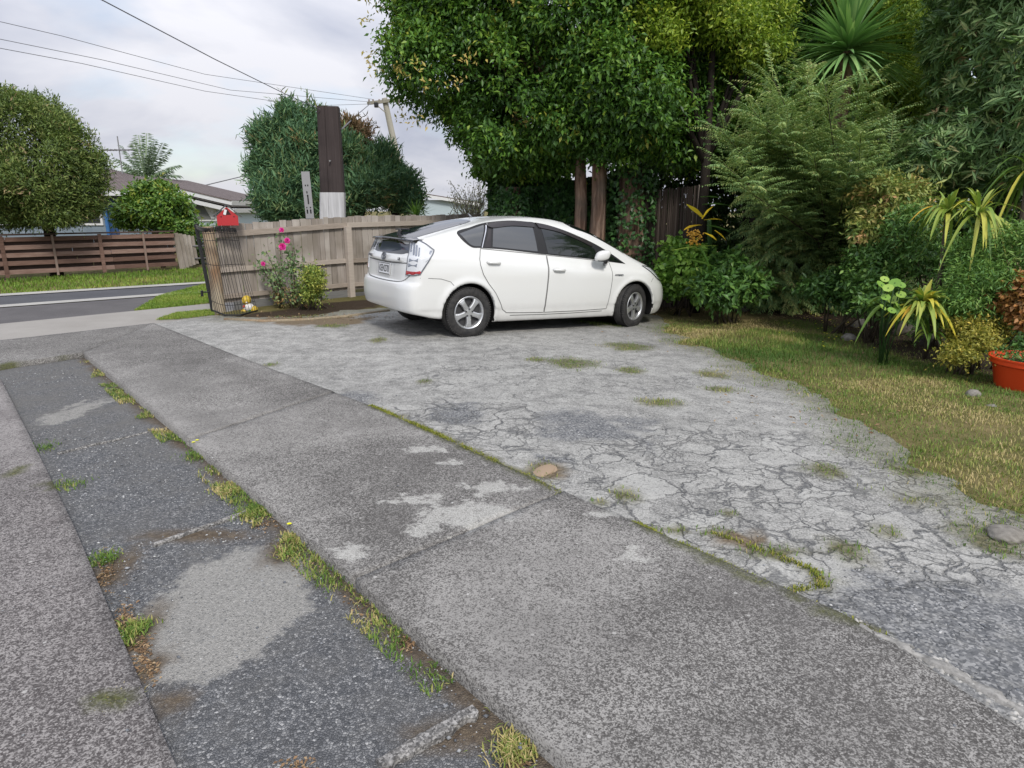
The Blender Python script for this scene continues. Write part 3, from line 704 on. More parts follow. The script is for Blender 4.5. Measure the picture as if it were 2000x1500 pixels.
def rock(name, loc, size, mt, label, seed=0, group=None, cat='rock'):
    bm = bmesh.new(); bmesh.ops.create_icosphere(bm, subdivisions=4, radius=1.0)
    r = np.random.default_rng(seed); o = r.uniform(0, 50, 3)
    co = np.array([v.co for v in bm.verts])
    k = 1 + 0.55 * (fbm(co[:, 0] * 1.1 + o[0] + co[:, 2], co[:, 1] * 1.1 + o[1] - co[:, 2], seed, 3) - 0.5) + 0.16 * (fbm(co[:, 0] * 5 + o[1], co[:, 1] * 5 + co[:, 2] * 4, seed + 5, 3) - 0.5)
    for v, q in zip(bm.verts, k): v.co = Vector(v.co) * q * Vector(size).length / 1.73; v.co = Vector((v.co.x * size[0], v.co.y * size[1], v.co.z * size[2])) / (Vector(size).length / 1.73)
    ob = bm_obj(name, bm, mt, None, True); ob.location = (loc[0], loc[1], loc[2]); ob.rotation_euler = (0, 0, r.uniform(0, 6))
    return tag(ob, label, cat, group)
# ------------------------------------------------------------------ fences, street side, house
M_pal = wood_mat('weathered_paling', (0.23, 0.20, 0.172), (0.375, 0.335, 0.30), (0.50, 0.462, 0.42), (9, 9, 0.8), stain=(0.205, 0.178, 0.142))
M_rail = wood_mat('weathered_rail', (0.24, 0.20, 0.165), (0.38, 0.325, 0.275), (0.49, 0.435, 0.38), (2.0, 2.0, 22))
M_log = wood_mat('pale_gatepost', (0.20, 0.165, 0.11), (0.40, 0.335, 0.24), (0.52, 0.45, 0.345), (14, 14, 0.5), stain=(0.22, 0.10, 0.04))
M_greyb = wood_mat('grey_board', (0.085, 0.085, 0.085), (0.14, 0.14, 0.138), (0.21, 0.21, 0.205), (2, 2, 20))
M_brown = wood_mat('brown_rail', (0.105, 0.062, 0.048), (0.20, 0.125, 0.10), (0.36, 0.26, 0.22), (1.2, 1.2, 14))
M_brownd = wood_mat('dark_brown_rail', (0.055, 0.038, 0.033), (0.11, 0.075, 0.064), (0.18, 0.13, 0.115), (1.2, 1.2, 14))
M_postb = wood_mat('tarred_post', (0.026, 0.021, 0.021), (0.058, 0.046, 0.045), (0.105, 0.088, 0.084), (16, 16, 0.35), stain=(0.03, 0.024, 0.024))
M_white = wood_mat('flaking_white_paint', (0.40, 0.40, 0.41), (0.66, 0.665, 0.68), (0.76, 0.765, 0.78), (10, 10, 0.5), rough=0.6)
M_pole = wood_mat('grey_pole', (0.20, 0.19, 0.15), (0.30, 0.285, 0.235), (0.40, 0.385, 0.33), (8, 8, 0.3))
M_blackm = mat('black_metal', (0.012, 0.012, 0.013), 0.45)
M_red = mat('red_paint', (0.42, 0.020, 0.026), 0.5)
M_roofg = mat('grey_felt_roof', (0.085, 0.085, 0.09), 0.9)
M_galv = mat('galvanised_steel', (0.30, 0.30, 0.31), 0.55, 0.5)

def face_rnd(o):
    """one shade number for every loose piece of a mesh, read by the wood materials"""
    me = o.data; n = len(me.polygons); a = me.attributes.new('rnd', 'FLOAT', 'FACE')
    parent = list(range(len(me.vertices)))
    def fnd(i):
        while parent[i] != i:
            parent[i] = parent[parent[i]]; i = parent[i]
        return i
    for e in me.edges:
        a_, b_ = fnd(e.vertices[0]), fnd(e.vertices[1])
        if a_ != b_: parent[a_] = b_
    rr = {}
    a.data.foreach_set('value', [rr.setdefault(fnd(p.vertices[0]), random.random()) for p in me.polygons])
    return o

M_brownp = wood_mat('pale_brown_batten', (0.15, 0.105, 0.085), (0.24, 0.175, 0.145), (0.34, 0.27, 0.23), (14, 14, 1.5))
# -- paling fence beside the drive
FA = np.array([-4.46, 10.30]); FD = np.array([1.65, 1.86]); FD /= np.linalg.norm(FD); FLEN = 5.7
FN = np.array([FD[1], -FD[0]])                                      # towards the camera
def fpt(s, off=0.0, z=0.0): q = FA + FD * s + FN * off; return (q[0], q[1], float(zg(q[0], q[1])) + z)
def ftop(s): return 1.33 + 0.27 * s / FLEN
fr3 = Matrix(((FD[0], -FN[0], 0), (FD[1], -FN[1], 0), (0, 0, 1)))
fence = empty('paling_fence', fpt(0), 'weathered grey paling fence with three rails running behind the rose bush and the parked car', 'fence')
def fchild(name, bm, m):
    o = bm_obj(name, bm, m); o.parent = fence; o.matrix_parent_inverse = Matrix.Translation(fence.location).inverted(); face_rnd(o); return o
bm = bmesh.new(); s = 0.0; rs = random.Random(4)
while s < FLEN:
    wd = rs.uniform(0.088, 0.150); h = ftop(s) + rs.uniform(-0.012, 0.012)
    lo = 0.155 + rs.uniform(-0.006, 0.006)
    c = fpt(s + wd / 2, -0.02 + rs.uniform(-0.004, 0.004), (h + lo) / 2)
    R = fr3 @ Matrix.Rotation(rs.uniform(-0.008, 0.008), 3, 'Y') @ Matrix.Rotation(rs.uniform(-0.03, 0.03), 3, 'Z')
    add_box(bm, c, (wd - rs.uniform(0.004, 0.012), 0.018, h - lo), R, 0.002)
    s += wd
fchild('palings', bm, M_pal)
for hh, th in ((lambda s: ftop(s) - 0.145, 0.085), (lambda s: 0.66 + 0.05 * s / FLEN, 0.075), (lambda s: 0.255 + 0.0 * s, 0.070)):
    bm = bmesh.new()
    for a, b in ((-0.05, 2.31), (2.315, FLEN)):
        m_ = (a + b) / 2; q0, q1 = Vector(fpt(a, 0.018, hh(a))), Vector(fpt(b, 0.018, hh(b)))
        rot = fr3 @ Matrix.Rotation(-math.atan2(q1.z - q0.z, b - a), 3, 'Y')
        add_box(bm, (q0 + q1) / 2, ((q1 - q0).length, 0.045, th), rot, 0.004)
    fchild('fence_rail', bm, M_rail)
for sp in (2.30, 4.6):
    bm = bmesh.new(); add_box(bm, fpt(sp, 0.068, (ftop(sp) - 0.17) / 2), (0.105, 0.095, ftop(sp) - 0.17), fr3, 0.006); fchild('fence_post', bm, M_rail)
bm = bmesh.new()
for a, b in ((0.15, 2.25), (2.26, FLEN)):
    add_box(bm, fpt((a + b) / 2, 0.010, 0.085), (b - a, 0.035, 0.15), fr3, 0.004)
fchild('gravel_board', bm, M_greyb)
bm = bmesh.new(); b0 = Vector(fpt(-0.10, 0.02)); add_tube(bm, [b0, b0 + Vector((-0.01, 0, 0.7)), b0 + Vector((-0.035, 0, 1.31))], [0.092, 0.090, 0.086], 20)
fchild('round_gatepost', bm, M_log)

# -- black mesh gate folded back beside the fence
gp = Vector(G(417, 613)); gtop = Vector(at(383, 441, gp.y + 0.03))
gate = empty('mesh_gate', gp, 'black wire mesh gate folded back against the round gatepost of the paling fence', 'gate')
def gchild(name, bm, m=M_blackm, sm=False):
    o = bm_obj(name, bm, m, None, sm); o.parent = gate; o.matrix_parent_inverse = Matrix.Translation(gate.location).inverted(); return o
bm = bmesh.new(); add_tube(bm, [gp - Vector((0, 0, .05)), gtop], 0.030, 4); add_tube(bm, [gtop - Vector((0, 0, .02)), gtop + Vector((-.002, 0, .025))], 0.034, 8)
gchild('gate_post', bm)
Tp = [gtop + Vector((0.02, -0.06, 0)), Vector(at(400, 446, gp.y - 0.35)), Vector(at(430, 444, gp.y - 0.30)), Vector(at(461, 447, gp.y - 0.10))]
Bt = [gp + Vector((0.03, -0.05, 0.06)), Vector(G(440, 622)) + Vector((0, 0, .05)), Vector(G(470, 622)) + Vector((0, 0, .05)), Vector(G(503, 613)) + Vector((0, 0, .05))]
def curve(P, t):
    t = t * (len(P) - 1); i = min(int(t), len(P) - 2); f = t - i
    p0 = P[max(i - 1, 0)]; p1, p2 = P[i], P[i + 1]; p3 = P[min(i + 2, len(P) - 1)]
    return 0.5 * ((2 * p1) + (p2 - p0) * f + (2 * p0 - 5 * p1 + 4 * p2 - p3) * f * f + (3 * p1 - p0 - 3 * p2 + p3) * f ** 3)
bm = bmesh.new(); NW = 19
for i in range(NW):
    a, b = curve(Tp, i / (NW - 1)), curve(Bt, i / (NW - 1)); bow = Vector((0.012 * math.sin(i), 0, 0))
    add_tube(bm, [a, a.lerp(b, .5) + bow, b], 0.0036, 4)
for f in (0.0, 0.06, 0.14, 0.42, 0.88, 1.0):
    add_tube(bm, [curve(Tp, k / 14).lerp(curve(Bt, k / 14), f) for k in range(15)], 0.004, 4)
gchild('wire_mesh', bm)['kind'] = 'stuff'
bm = bmesh.new()
for k in range(28):                                             # woven loops along the top
    a = curve(Tp, k / 28); b = curve(Tp, (k + 1) / 28)
    add_tube(bm, [a + Vector((0, 0, .005)), a.lerp(b, .5) + Vector((0, -.01, -.055)), b + Vector((0, 0, .005))], 0.0045, 4)
    add_tube(bm, [a + Vector((0, 0, -.055)), a.lerp(b, .5) + Vector((0, .01, .012)), b + Vector((0, 0, -.055))], 0.0045, 4)
gchild('mesh_top_band', bm)
bm = bmesh.new(); q = gp.lerp(gtop, 0.24); add_tube(bm, [q + Vector((-.10, -.02, .02)), q + Vector((.13, -.03, .02))], 0.012, 6)
add_box(bm, q + Vector((-.10, -.03, .0)), (0.03, 0.03, 0.09), None, .004); add_box(bm, q + Vector((.12, -.03, .0)), (0.03, 0.03, 0.08), None, .004); gchild('gate_latch', bm)
bm = bmesh.new(); q = gp.lerp(gtop, 0.80); add_tube(bm, [q, q + Vector((.16, .03, .0))], 0.010, 6); gchild('gate_hinge', bm)
bm = bmesh.new(); add_tube(bm, [gp + Vector((.0, -.02, .06)), Bt[1], Bt[2], Bt[3]], 0.013, 6); gchild('bottom_bar', bm)

M_boltd = mat('bolt_dark', (0.05, 0.006, 0.008), 0.8)
M_porc = mat('porcelain', (.25, .2, .18), .3)
# -- red letterbox on the fence corner
lb = Vector(at(446, 440, 10.25)); 
box = empty('letterbox', lb, 'small red house-shaped letterbox with a grey roof on the corner of the paling fence', 'letterbox', rz=rad(22))
hw, wall, apex, dp = 0.165, 0.135, 0.285, 0.30
def lbm(f, name, m):
    bm = bmesh.new(); f(bm); o = bm_obj(name, bm, m); o.parent = box; return o
def f_body(bm):
    pr = [(-hw + .02, 0), (hw - .02, 0), (hw - .02, wall), (0, apex - .02), (-hw + .02, wall)]
    fr = [bm.verts.new((a, -dp / 2, b)) for a, b in pr]; bk = [bm.verts.new((a, dp / 2, b)) for a, b in pr]
    bm.faces.new(fr); bm.faces.new(bk[::-1])
    for i in range(5): bm.faces.new((fr[i], fr[(i + 1) % 5], bk[(i + 1) % 5], bk[i]))
lbm(f_body, 'box_body', M_red)
def f_roof(bm):
    for sg in (-1, 1):
        L = math.hypot(hw + .03, apex - wall + .02); a = math.atan2(apex - wall + .02, hw + .03)
        add_box(bm, (sg * (hw + .03) / 2, 0, (apex + wall - .02) / 2 + .012), (L, dp + .05, 0.014), Matrix.Rotation(sg * a, 3, 'Y'), 0.002)
lbm(f_roof, 'box_roof', M_roofg)
def f_slot(bm):
    v = [bm.verts.new(q) for q in ((-.060, -dp / 2 - .003, wall + .015), (.055, -dp / 2 - .003, wall + .020), (0, -dp / 2 - .003, apex - .035))]; bm.faces.new(v)
lbm(f_slot, 'letter_opening', mat('dark_opening', (0.03, 0.008, 0.008), 0.8))
def f_paper(bm): add_box(bm, (-.025, -dp / 2 - .008, wall + .055), (0.035, 0.006, 0.075), Matrix.Rotation(0.3, 3, 'Y'))
lbm(f_paper, 'paper', mat('white_paper', (0.7, 0.7, 0.7), 0.7))
for x in (-.085, .09):
    lbm(lambda bm: add_lathe(bm, [(0.0, .0), (0.010, .0)], 10, Matrix.Translation((x, -dp / 2 - .003, wall - .01)) @ Matrix.Rotation(math.pi / 2, 4, 'X')), 'bolt', M_boltd)

# -- big cut-off timber post with a painted foot, and the punched steel plate leaning beside it
pY = 12.5
pb, pt = at(653, 600, pY), at(641, 207, pY)
post = empty('timber_post', (pb[0], pb[1], -0.02), 'thick dark brown timber post with a white painted foot behind the paling fence', 'post')
def taper_box(bm, z0, z1, w0, w1, x0, x1, d0, d1, seg=10, rot=0.15):
    rows = []
    for i in range(seg + 1):
        t = i / seg; z = z0 + (z1 - z0) * t; w_ = w0 + (w1 - w0) * t; d_ = d0 + (d1 - d0) * t; cx = x0 + (x1 - x0) * t
        ring = []
        for a, b in ((-1, -.86), (-.86, -1), (-.30, -1), (-.27, -.95), (-.22, -1), (.86, -1), (1, -.86), (1, .86), (.86, 1), (-.86, 1), (-1, .86)):
            u, v = a * w_ / 2, b * d_ / 2
            ring.append(bm.verts.new((cx + u * math.cos(rot) - v * math.sin(rot), u * math.sin(rot) + v * math.cos(rot), z)))
        rows.append(ring)
    n_ = len(rows[0])
    for i in range(seg):
        for k in range(n_): bm.faces.new((rows[i][k], rows[i][(k + 1) % n_], rows[i + 1][(k + 1) % n_], rows[i + 1][k]))
    bm.faces.new(rows[0][::-1]); bm.faces.new(rows[-1])
zt_ = at(641, 207, pY)[2]; zm_ = at(650, 374, pY)[2]; k_ = pY / FPX
xt, xm, xb = at(641.5, 207, pY)[0] - pb[0], at(650, 374, pY)[0] - pb[0], 0.0
bm = bmesh.new(); taper_box(bm, zm_ - 0.03, zt_, 46 * k_ * .93, 41 * k_ * .93, xm, xt, 0.34, 0.31)
o = bm_obj('post_shaft', bm, M_postb, post); face_rnd(o)
bm = bmesh.new(); taper_box(bm, 0.0, zm_, 52 * k_ * .93, 47.5 * k_ * .93, xb, xm, 0.38, 0.355); o = bm_obj('painted_foot', bm, M_white, post); face_rnd(o)
bm = bmesh.new(); q = Vector((at(651, 316, pY)[0] - pb[0], -0.19, at(651, 316, pY)[2] + .02)); add_tube(bm, [q, q + Vector((0, -.05, 0))], .014, 8); bm_obj('bolt', bm, M_galv, post)
p0, p1 = Vector(at(607, 440, 12.1)), Vector(at(596, 335, 12.1)); ax_ = (p1 - p0).normalized(); L_ = (p1 - p0).length
plate_o = empty('punched_plate', p0, 'grey punched steel plate leaning beside the dark timber post', 'metal plate')
sx_ = Vector((0.94, 0.34, 0.0)); sx_ = (sx_ - ax_ * sx_.dot(ax_)).normalized(); ny_ = ax_.cross(sx_)
PM = Matrix((sx_, ny_, ax_)).transposed()
bm = bmesh.new()
def cell(u0, u1, v0, v1): add_box(bm, PM @ Vector(((u0 + u1) / 2, 0, (v0 + v1) / 2)), (abs(u1 - u0), 0.012, abs(v1 - v0)), PM)
holes = [(-.012, .012, .36, .52), (-.016, .002, .54, .58), (-.045, -.020, .20, .27), (.012, .036, .20, .27), (-.044, -.026, .29, .315), (.014, .034, .29, .315), (-.030, -.012, .66, .69), (.010, .028, .66, .69)]
us = sorted({-.070, .070} | {h[0] for h in holes} | {h[1] for h in holes}); vs_ = sorted({0.0, .10, .115, L_} | {h[2] for h in holes} | {h[3] for h in holes})
for i in range(len(us) - 1):
    for j in range(len(vs_) - 1):
        uc, vc = (us[i] + us[i + 1]) / 2, (vs_[j] + vs_[j + 1]) / 2
        if any(h[0] < uc < h[1] and h[2] < vc < h[3] for h in holes): continue
        if .10 < vc < .115: continue
        cell(us[i], us[i + 1], vs_[j], vs_[j + 1])
bm_obj('plate_face', bm, M_galv, plate_o)
bm = bmesh.new(); add_box(bm, PM @ Vector((0, .03, L_ / 2)), (0.13, 0.012, L_ * .98), PM); bm_obj('plate_back', bm, mat('dark_back', (.02, .02, .022), .7), plate_o)

# -- utility pole and the wires
up_b, up_t = Vector(at(781, 330, 30)), Vector(at(751, 196, 30))
pdir = (up_t - up_b); low_ = up_b - pdir * (up_b.z / pdir.z)
upo = empty('utility_pole', (low_.x, low_.y, -0.2), 'leaning grey utility pole with a short crossarm beyond the conifers', 'utility pole')
def uch(name, bm, m):
    o = bm_obj(name, bm, m); o.parent = upo; o.matrix_parent_inverse = Matrix.Translation(upo.location).inverted(); face_rnd(o); return o
bm = bmesh.new(); add_tube(bm, [low_ - Vector((0, 0, .2)), up_t + Vector((0, 0, .08))], [0.17, 0.115], 12); uch('pole', bm, M_pole)
ca = [Vector(at(719, 203, 30.0)), Vector(at(788, 195, 30.0))]
bm = bmesh.new(); d_ = ca[1] - ca[0]; add_box(bm, (ca[0] + ca[1]) / 2 + Vector((0, -.16, 0)), (d_.length, 0.10, 0.12), Matrix.Rotation(-math.atan2(d_.z, d_.x), 3, 'Y')); uch('crossarm', bm, M_pole)
bm = bmesh.new(); q = Vector(at(735, 205, 29.8)); add_box(bm, q, (0.17, 0.16, 0.20), None, .03); uch('fuse_box', bm, M_blackm)
bm = bmesh.new(); add_tube(bm, [Vector(at(738, 207, 29.8)), Vector(at(752, 219, 29.9))], .02, 6); uch('arm_brace', bm, M_pole)
for px in (721, 729, 741, 764, 780):
    bm = bmesh.new(); q = Vector(at(px, 201, 29.85)); add_tube(bm, [q, q + Vector((0, 0, .14))], [0.05, 0.035], 8); uch('insulator', bm, M_porc)
M_wire = mat('wire', (0.11, 0.11, 0.125), 0.6)
def wire(pts, r, label, name='overhead_wire'):
    bm = bmesh.new(); P = [Vector(at(*q)) for q in pts]
    out = []
    for i in range(len(P) - 1):
        out += [P[i].lerp(P[i + 1], t / 6) for t in range(6)]
    add_tube(bm, out + [P[-1]], r, 5)
    return tag(bm_obj(name, bm, M_wire), label, 'wire')
wire([(-140, 10, 16), (120, 70, 18.5), (400, 145, 24), (728, 194, 29.8)], 0.0075, 'topmost of the three thin wires sloping from upper left to the utility pole')
wire([(-140, 48, 16), (200, 117, 20), (450, 176, 25), (721, 199, 29.8)], 0.0075, 'middle one of the three thin wires sloping to the utility pole')
wire([(-140, 68, 15), (160, 124, 19), (400, 178, 23), (600, 207, 27), (722, 203, 29.8)], 0.0075, 'lowest sagging one of the three thin wires to the utility pole')
wire([(60, -70, 6.5), (205, 3, 7.4), (420, 116, 9.4), (560, 185, 11.6), (626, 214, 12.3)], 0.0065, 'dark service cable dropping steeply from top left to the timber post')
wire([(668, 252, 12.9), (700, 222, 20), (724, 202, 29.6)], 0.014, 'short dark cable rising from behind the timber post to the crossarm')
wire([(300, 376, 40), (400, 362, 44), (500, 338, 50)], 0.032, 'thin wire sloping down to the house roof over the orange-leaved bush')

# -- board fence across the road
F0, F1 = np.array(G(-260, 557)), np.array(G(347, 523))
fd = (F1 - F0)[:2]; FL = np.linalg.norm(fd); fd /= FL; fnr = np.array([fd[1], -fd[0]])
HF = 0.95
bf = empty('board_fence', (F1[0], F1[1], 0), 'low brown fence of spaced horizontal boards across the road', 'fence')
br3 = Matrix(((fd[0], -fnr[0], 0), (fd[1], -fnr[1], 0), (0, 0, 1)))
def bpt(s, off, z): q = F0[:2] + fd * s + fnr * off; return (q[0], q[1], z)
def bch(name, bm, m):
    o = bm_obj(name, bm, m); o.parent = bf; o.matrix_parent_inverse = Matrix.Translation(bf.location).inverted(); face_rnd(o); return o
rs = random.Random(9)
hz_ = [0.07, 0.26, 0.45, 0.64, 0.83]
for z in hz_:
    bm = bmesh.new(); s = 0
    while s < FL:
        l = min(rs.uniform(1.9, 2.6), FL - s)
        add_box(bm, bpt(s + l / 2, 0.03, z + 0.055 + rs.uniform(-.012, .012)), (l - .008, 0.022, 0.105), br3 @ Matrix.Rotation(rs.uniform(-.008, .008), 3, 'Y'), .003); s += l
    bch('front_board', bm, M_brown)
for z in (0.16, 0.355, 0.545, 0.735):
    bm = bmesh.new(); s = 0
    while s < FL:
        l = min(rs.uniform(1.9, 2.6), FL - s)
        add_box(bm, bpt(s + l / 2, -0.09, z + 0.055), (l - .01, 0.022, 0.150), br3, .003); s += l
    bch('rear_board', bm, M_brownd)
s = 0.4; j = 0
while s < FL + .1:
    bm = bmesh.new(); add_box(bm, bpt(s, 0.055 if j % 2 else 0.05, HF / 2), (0.05 if j % 2 else 0.085, 0.02, HF + .02), br3, .003)
    bch('fence_batten', bm, M_brownp if j % 2 else M_brown); s += 1.02; j += 1
bm = bmesh.new(); add_box(bm, bpt(FL / 2, 0.0, HF + .035), (FL, 0.16, 0.035), br3, .004); bch('capping_board', bm, M_brownd)
# grey palings and a tube gate at its end
q0 = G(350, 523); q1 = G(385, 519)
gfe = empty('grey_palings', q0, 'short run of pale grey upright palings between the board fence and the tube gate', 'fence')
bm = bmesh.new()
for i in range(5):
    t = (i + .5) / 5; q = q0 + (q1 - q0) * t
    add_box(bm, (q[0], q[1], 0.45), (0.16, 0.02, 0.98 - .05 * i), Matrix.Rotation(-0.10 + .01 * i, 3, 'Y'), .003)
o = bm_obj('palings', bm, M_pal); o.parent = gfe; o.matrix_parent_inverse = Matrix.Translation(gfe.location).inverted(); face_rnd(o)
tg_ = empty('tube_gate', G(392, 519), 'pale tubular steel gate frame beside the grey palings across the road', 'gate')
bm = bmesh.new(); add_tube(bm, [at(375, 520, 19.3), at(371, 488, 19.3), at(376, 481, 19.3), at(420, 479, 19.0)], 0.03, 8)
o = bm_obj('gate_frame', bm, M_galv); o.parent = tg_; o.matrix_parent_inverse = Matrix.Translation(tg_.location).inverted()
bm = bmesh.new(); add_tube(bm, [at(373, 505, 19.3), at(420, 503, 19.0)], 0.02, 6); add_tube(bm, [at(420, 520, 19.0), at(420, 479, 19.0)], .03, 8)
o = bm_obj('gate_bars', bm, M_galv); o.parent = tg_; o.matrix_parent_inverse = Matrix.Translation(tg_.location).inverted()

# -- house behind it
M_wall, t = nmat('blue_weatherboard', 0.7, 0.3)
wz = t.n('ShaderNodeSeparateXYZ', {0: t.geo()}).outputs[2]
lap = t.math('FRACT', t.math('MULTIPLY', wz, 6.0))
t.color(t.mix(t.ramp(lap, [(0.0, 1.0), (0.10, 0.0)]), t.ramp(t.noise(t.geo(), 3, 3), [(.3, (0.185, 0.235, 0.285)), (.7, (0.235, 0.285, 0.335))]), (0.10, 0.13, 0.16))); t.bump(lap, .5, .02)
M_wall2 = mat('pale_blue_wall', (0.42, 0.50, 0.54), 0.7)
M_tile, t = nmat('brown_tiles', 0.85, 0.2)
tl = t.n('ShaderNodeTexBrick', {'Vector': t.n('ShaderNodeMapping', {'Vector': t.obj(), 'Scale': (1.0, 1.0, 1.0)}).outputs[0], 'Color1': (0.13, 0.105, 0.10, 1), 'Color2': (0.175, 0.145, 0.14, 1), 'Mortar': (0.055, 0.045, 0.045, 1), 'Scale': 3.4, 'Mortar Size': 0.03}).outputs[0]
t.color(tl)
M_trim = mat('white_trim', (0.66, 0.67, 0.68), 0.5); M_dark = mat('dark_pane', (0.03, 0.035, 0.04), 0.08); M_curt = mat('white_curtain', (0.60, 0.61, 0.62), 0.8)
M_bluep = mat('blue_downpipe', (0.045, 0.15, 0.36), 0.4)
hY = 24.0
house = empty('house', (at(100, 470, hY)[0], hY, 0), 'pale blue weatherboard house with a brown tiled roof behind the board fence', 'house')
def hch(name, bm, m, par=None):
    o = bm_obj(name, bm, m); o.parent = par or house
    if par is None: o.matrix_parent_inverse = Matrix.Translation(house.location).inverted()
    return o
ze = at(200, 374, hY)[2]; xl, xr = at(-420, 400, hY)[0], at(268, 400, hY)[0]
bm = bmesh.new(); add_box(bm, ((xl + xr) / 2, hY + 1.6, ze / 2), (xr - xl, 3.2, ze)); hch('wall', bm, M_wall)
bm = bmesh.new(); zr = at(200, 336, hY + 1.6)[2] + .10
P = [(xl - .5, hY - .55, ze), (xr + .35, hY - .55, ze), (xr + .35, hY + 3.7, ze), (xl - .5, hY + 3.7, ze), (xl + 3, hY + 1.6, zr), (xr - 1.6, hY + 1.6, zr)]
v = [bm.verts.new(q) for q in P]
for f in ((0, 1, 5, 4), (1, 2, 5), (2, 3, 4, 5), (3, 0, 4), (3, 2, 1, 0)): bm.faces.new([v[i] for i in f])
rf = hch('roof', bm, M_tile)
bm = bmesh.new(); add_box(bm, ((xl + xr) / 2, hY - .60, ze - .07), (xr - xl + .9, .10, .16)); add_box(bm, (xr + .40, hY + 1.6, ze - .07), (.10, 4.3, .16)); hch('gutter', bm, M_trim)
bm = bmesh.new(); xq = at(213, 440, hY)[0]; add_tube(bm, [(xq, hY - .10, 0), (xq, hY - .10, ze - .5), (xq, hY - .5, ze - .1)], .06, 8); hch('downpipe', bm, M_bluep)
bm = bmesh.new(); add_box(bm, (at(224, 440, hY)[0], hY - .03, .95), (.28, .05, 1.9)); hch('door', bm, mat('blue_door', (0.02, 0.06, 0.16), .5))
for px0, px1, py0, py1 in ((150, 196, 392, 440), (-60, 40, 392, 440)):
    c0, c1 = at(px0, py1, hY), at(px1, py0, hY)
    bm = bmesh.new(); add_box(bm, ((c0[0] + c1[0]) / 2, hY - .02, (c0[2] + c1[2]) / 2), (c1[0] - c0[0], .06, c1[2] - c0[2])); wd_ = hch('window', bm, M_trim)
    bm = bmesh.new(); add_box(bm, ((c0[0] + c1[0]) / 2, hY - .05, (c0[2] + c1[2]) / 2), (c1[0] - c0[0] - .16, .03, c1[2] - c0[2] - .16)); hch('pane', bm, M_dark, wd_)
# lean-to wing on the right with its sloping eave and curtained window
wY = 27.0
wl_, wr_ = at(262, 372, wY), at(462, 402, wY)
zt0, zt1 = at(262, 360, wY)[2], at(462, 407, wY)[2]
bm = bmesh.new()
P = [(wl_[0], wY, 0), (wr_[0] - .2, wY, 0), (wr_[0] - .2, wY, zt1 - .05), (wl_[0], wY, zt0 - .05)]
fr = [bm.verts.new(q) for q in P]; bk = [bm.verts.new((a, b + 5, c)) for a, b, c in P]
bm.faces.new(fr); bm.faces.new(bk[::-1])
for i in range(4): bm.faces.new((fr[i], fr[(i + 1) % 4], bk[(i + 1) % 4], bk[i]))
hch('wing_wall', bm, M_wall2)
d_ = Vector((wr_[0] - wl_[0], 0, zt1 - zt0)); an_ = -math.atan2(d_.z, d_.x)
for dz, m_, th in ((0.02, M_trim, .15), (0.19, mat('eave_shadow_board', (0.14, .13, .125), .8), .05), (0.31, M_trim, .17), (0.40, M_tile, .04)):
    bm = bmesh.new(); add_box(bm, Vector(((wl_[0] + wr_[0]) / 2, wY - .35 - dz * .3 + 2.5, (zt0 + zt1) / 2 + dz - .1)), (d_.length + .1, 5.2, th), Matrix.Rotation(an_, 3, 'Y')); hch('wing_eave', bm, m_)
c0, c1 = at(372, 432, wY), at(420, 389, wY)
bm = bmesh.new(); add_box(bm, ((c0[0] + c1[0]) / 2, wY - .02, (c0[2] + c1[2]) / 2), (c1[0] - c0[0], .06, c1[2] - c0[2])); wd_ = hch('window', bm, M_trim)
bm = bmesh.new(); add_box(bm, ((c0[0] + c1[0]) / 2, wY - .05, (c0[2] + c1[2]) / 2), (c1[0] - c0[0] - .14, .03, c1[2] - c0[2] - .14)); hch('pane', bm, mat('grey_pane', (0.16, 0.165, 0.16), .3), wd_)
bm = bmesh.new(); xm_ = at(392, 400, wY)[0]
for a, b in ((-.52, 1), (.52, -1)):
    for k in range(6):
        f = k / 6; v = [bm.verts.new((xm_ + a * (1 - f * .9), wY - .075 - .012 * (k % 2), c1[2] - .08)), bm.verts.new((xm_ + a * (1 - (k + 1) / 6 * .9), wY - .075 - .012 * ((k + 1) % 2), c1[2] - .08)), bm.verts.new((xm_ + a * (1.0 - (k + 1) / 6 * .25), wY - .075, c0[2] + .1)), bm.verts.new((xm_ + a * (1.0 - f * .25), wY - .075, c0[2] + .1))]
        bm.faces.new(v)
hch('curtain', bm, M_curt, wd_)
# aerial on the roof
aer = empty('roof_aerial', at(236, 330, hY + 1.5), 'thin television aerial on a leaning mast above the tiled roof', 'aerial')
bm = bmesh.new(); add_tube(bm, [at(241, 352, hY + 1.5), at(229, 266, hY + 1.5)], .022, 5); o = bm_obj('mast', bm, M_galv); o.parent = aer; o.matrix_parent_inverse = Matrix.Translation(aer.location).inverted()
bm = bmesh.new(); add_tube(bm, [at(200, 294, hY + 1.5), at(255, 292, hY + 1.5)], .02, 5)
for px in (206, 212, 218, 226, 234, 242, 250): q = Vector(at(px, 293, hY + 1.5)); add_tube(bm, [q + Vector((0, -.35, .0)), q + Vector((0, .35, .0))], .012, 4)
o = bm_obj('boom', bm, M_galv); o.parent = aer; o.matrix_parent_inverse = Matrix.Translation(aer.location).inverted()
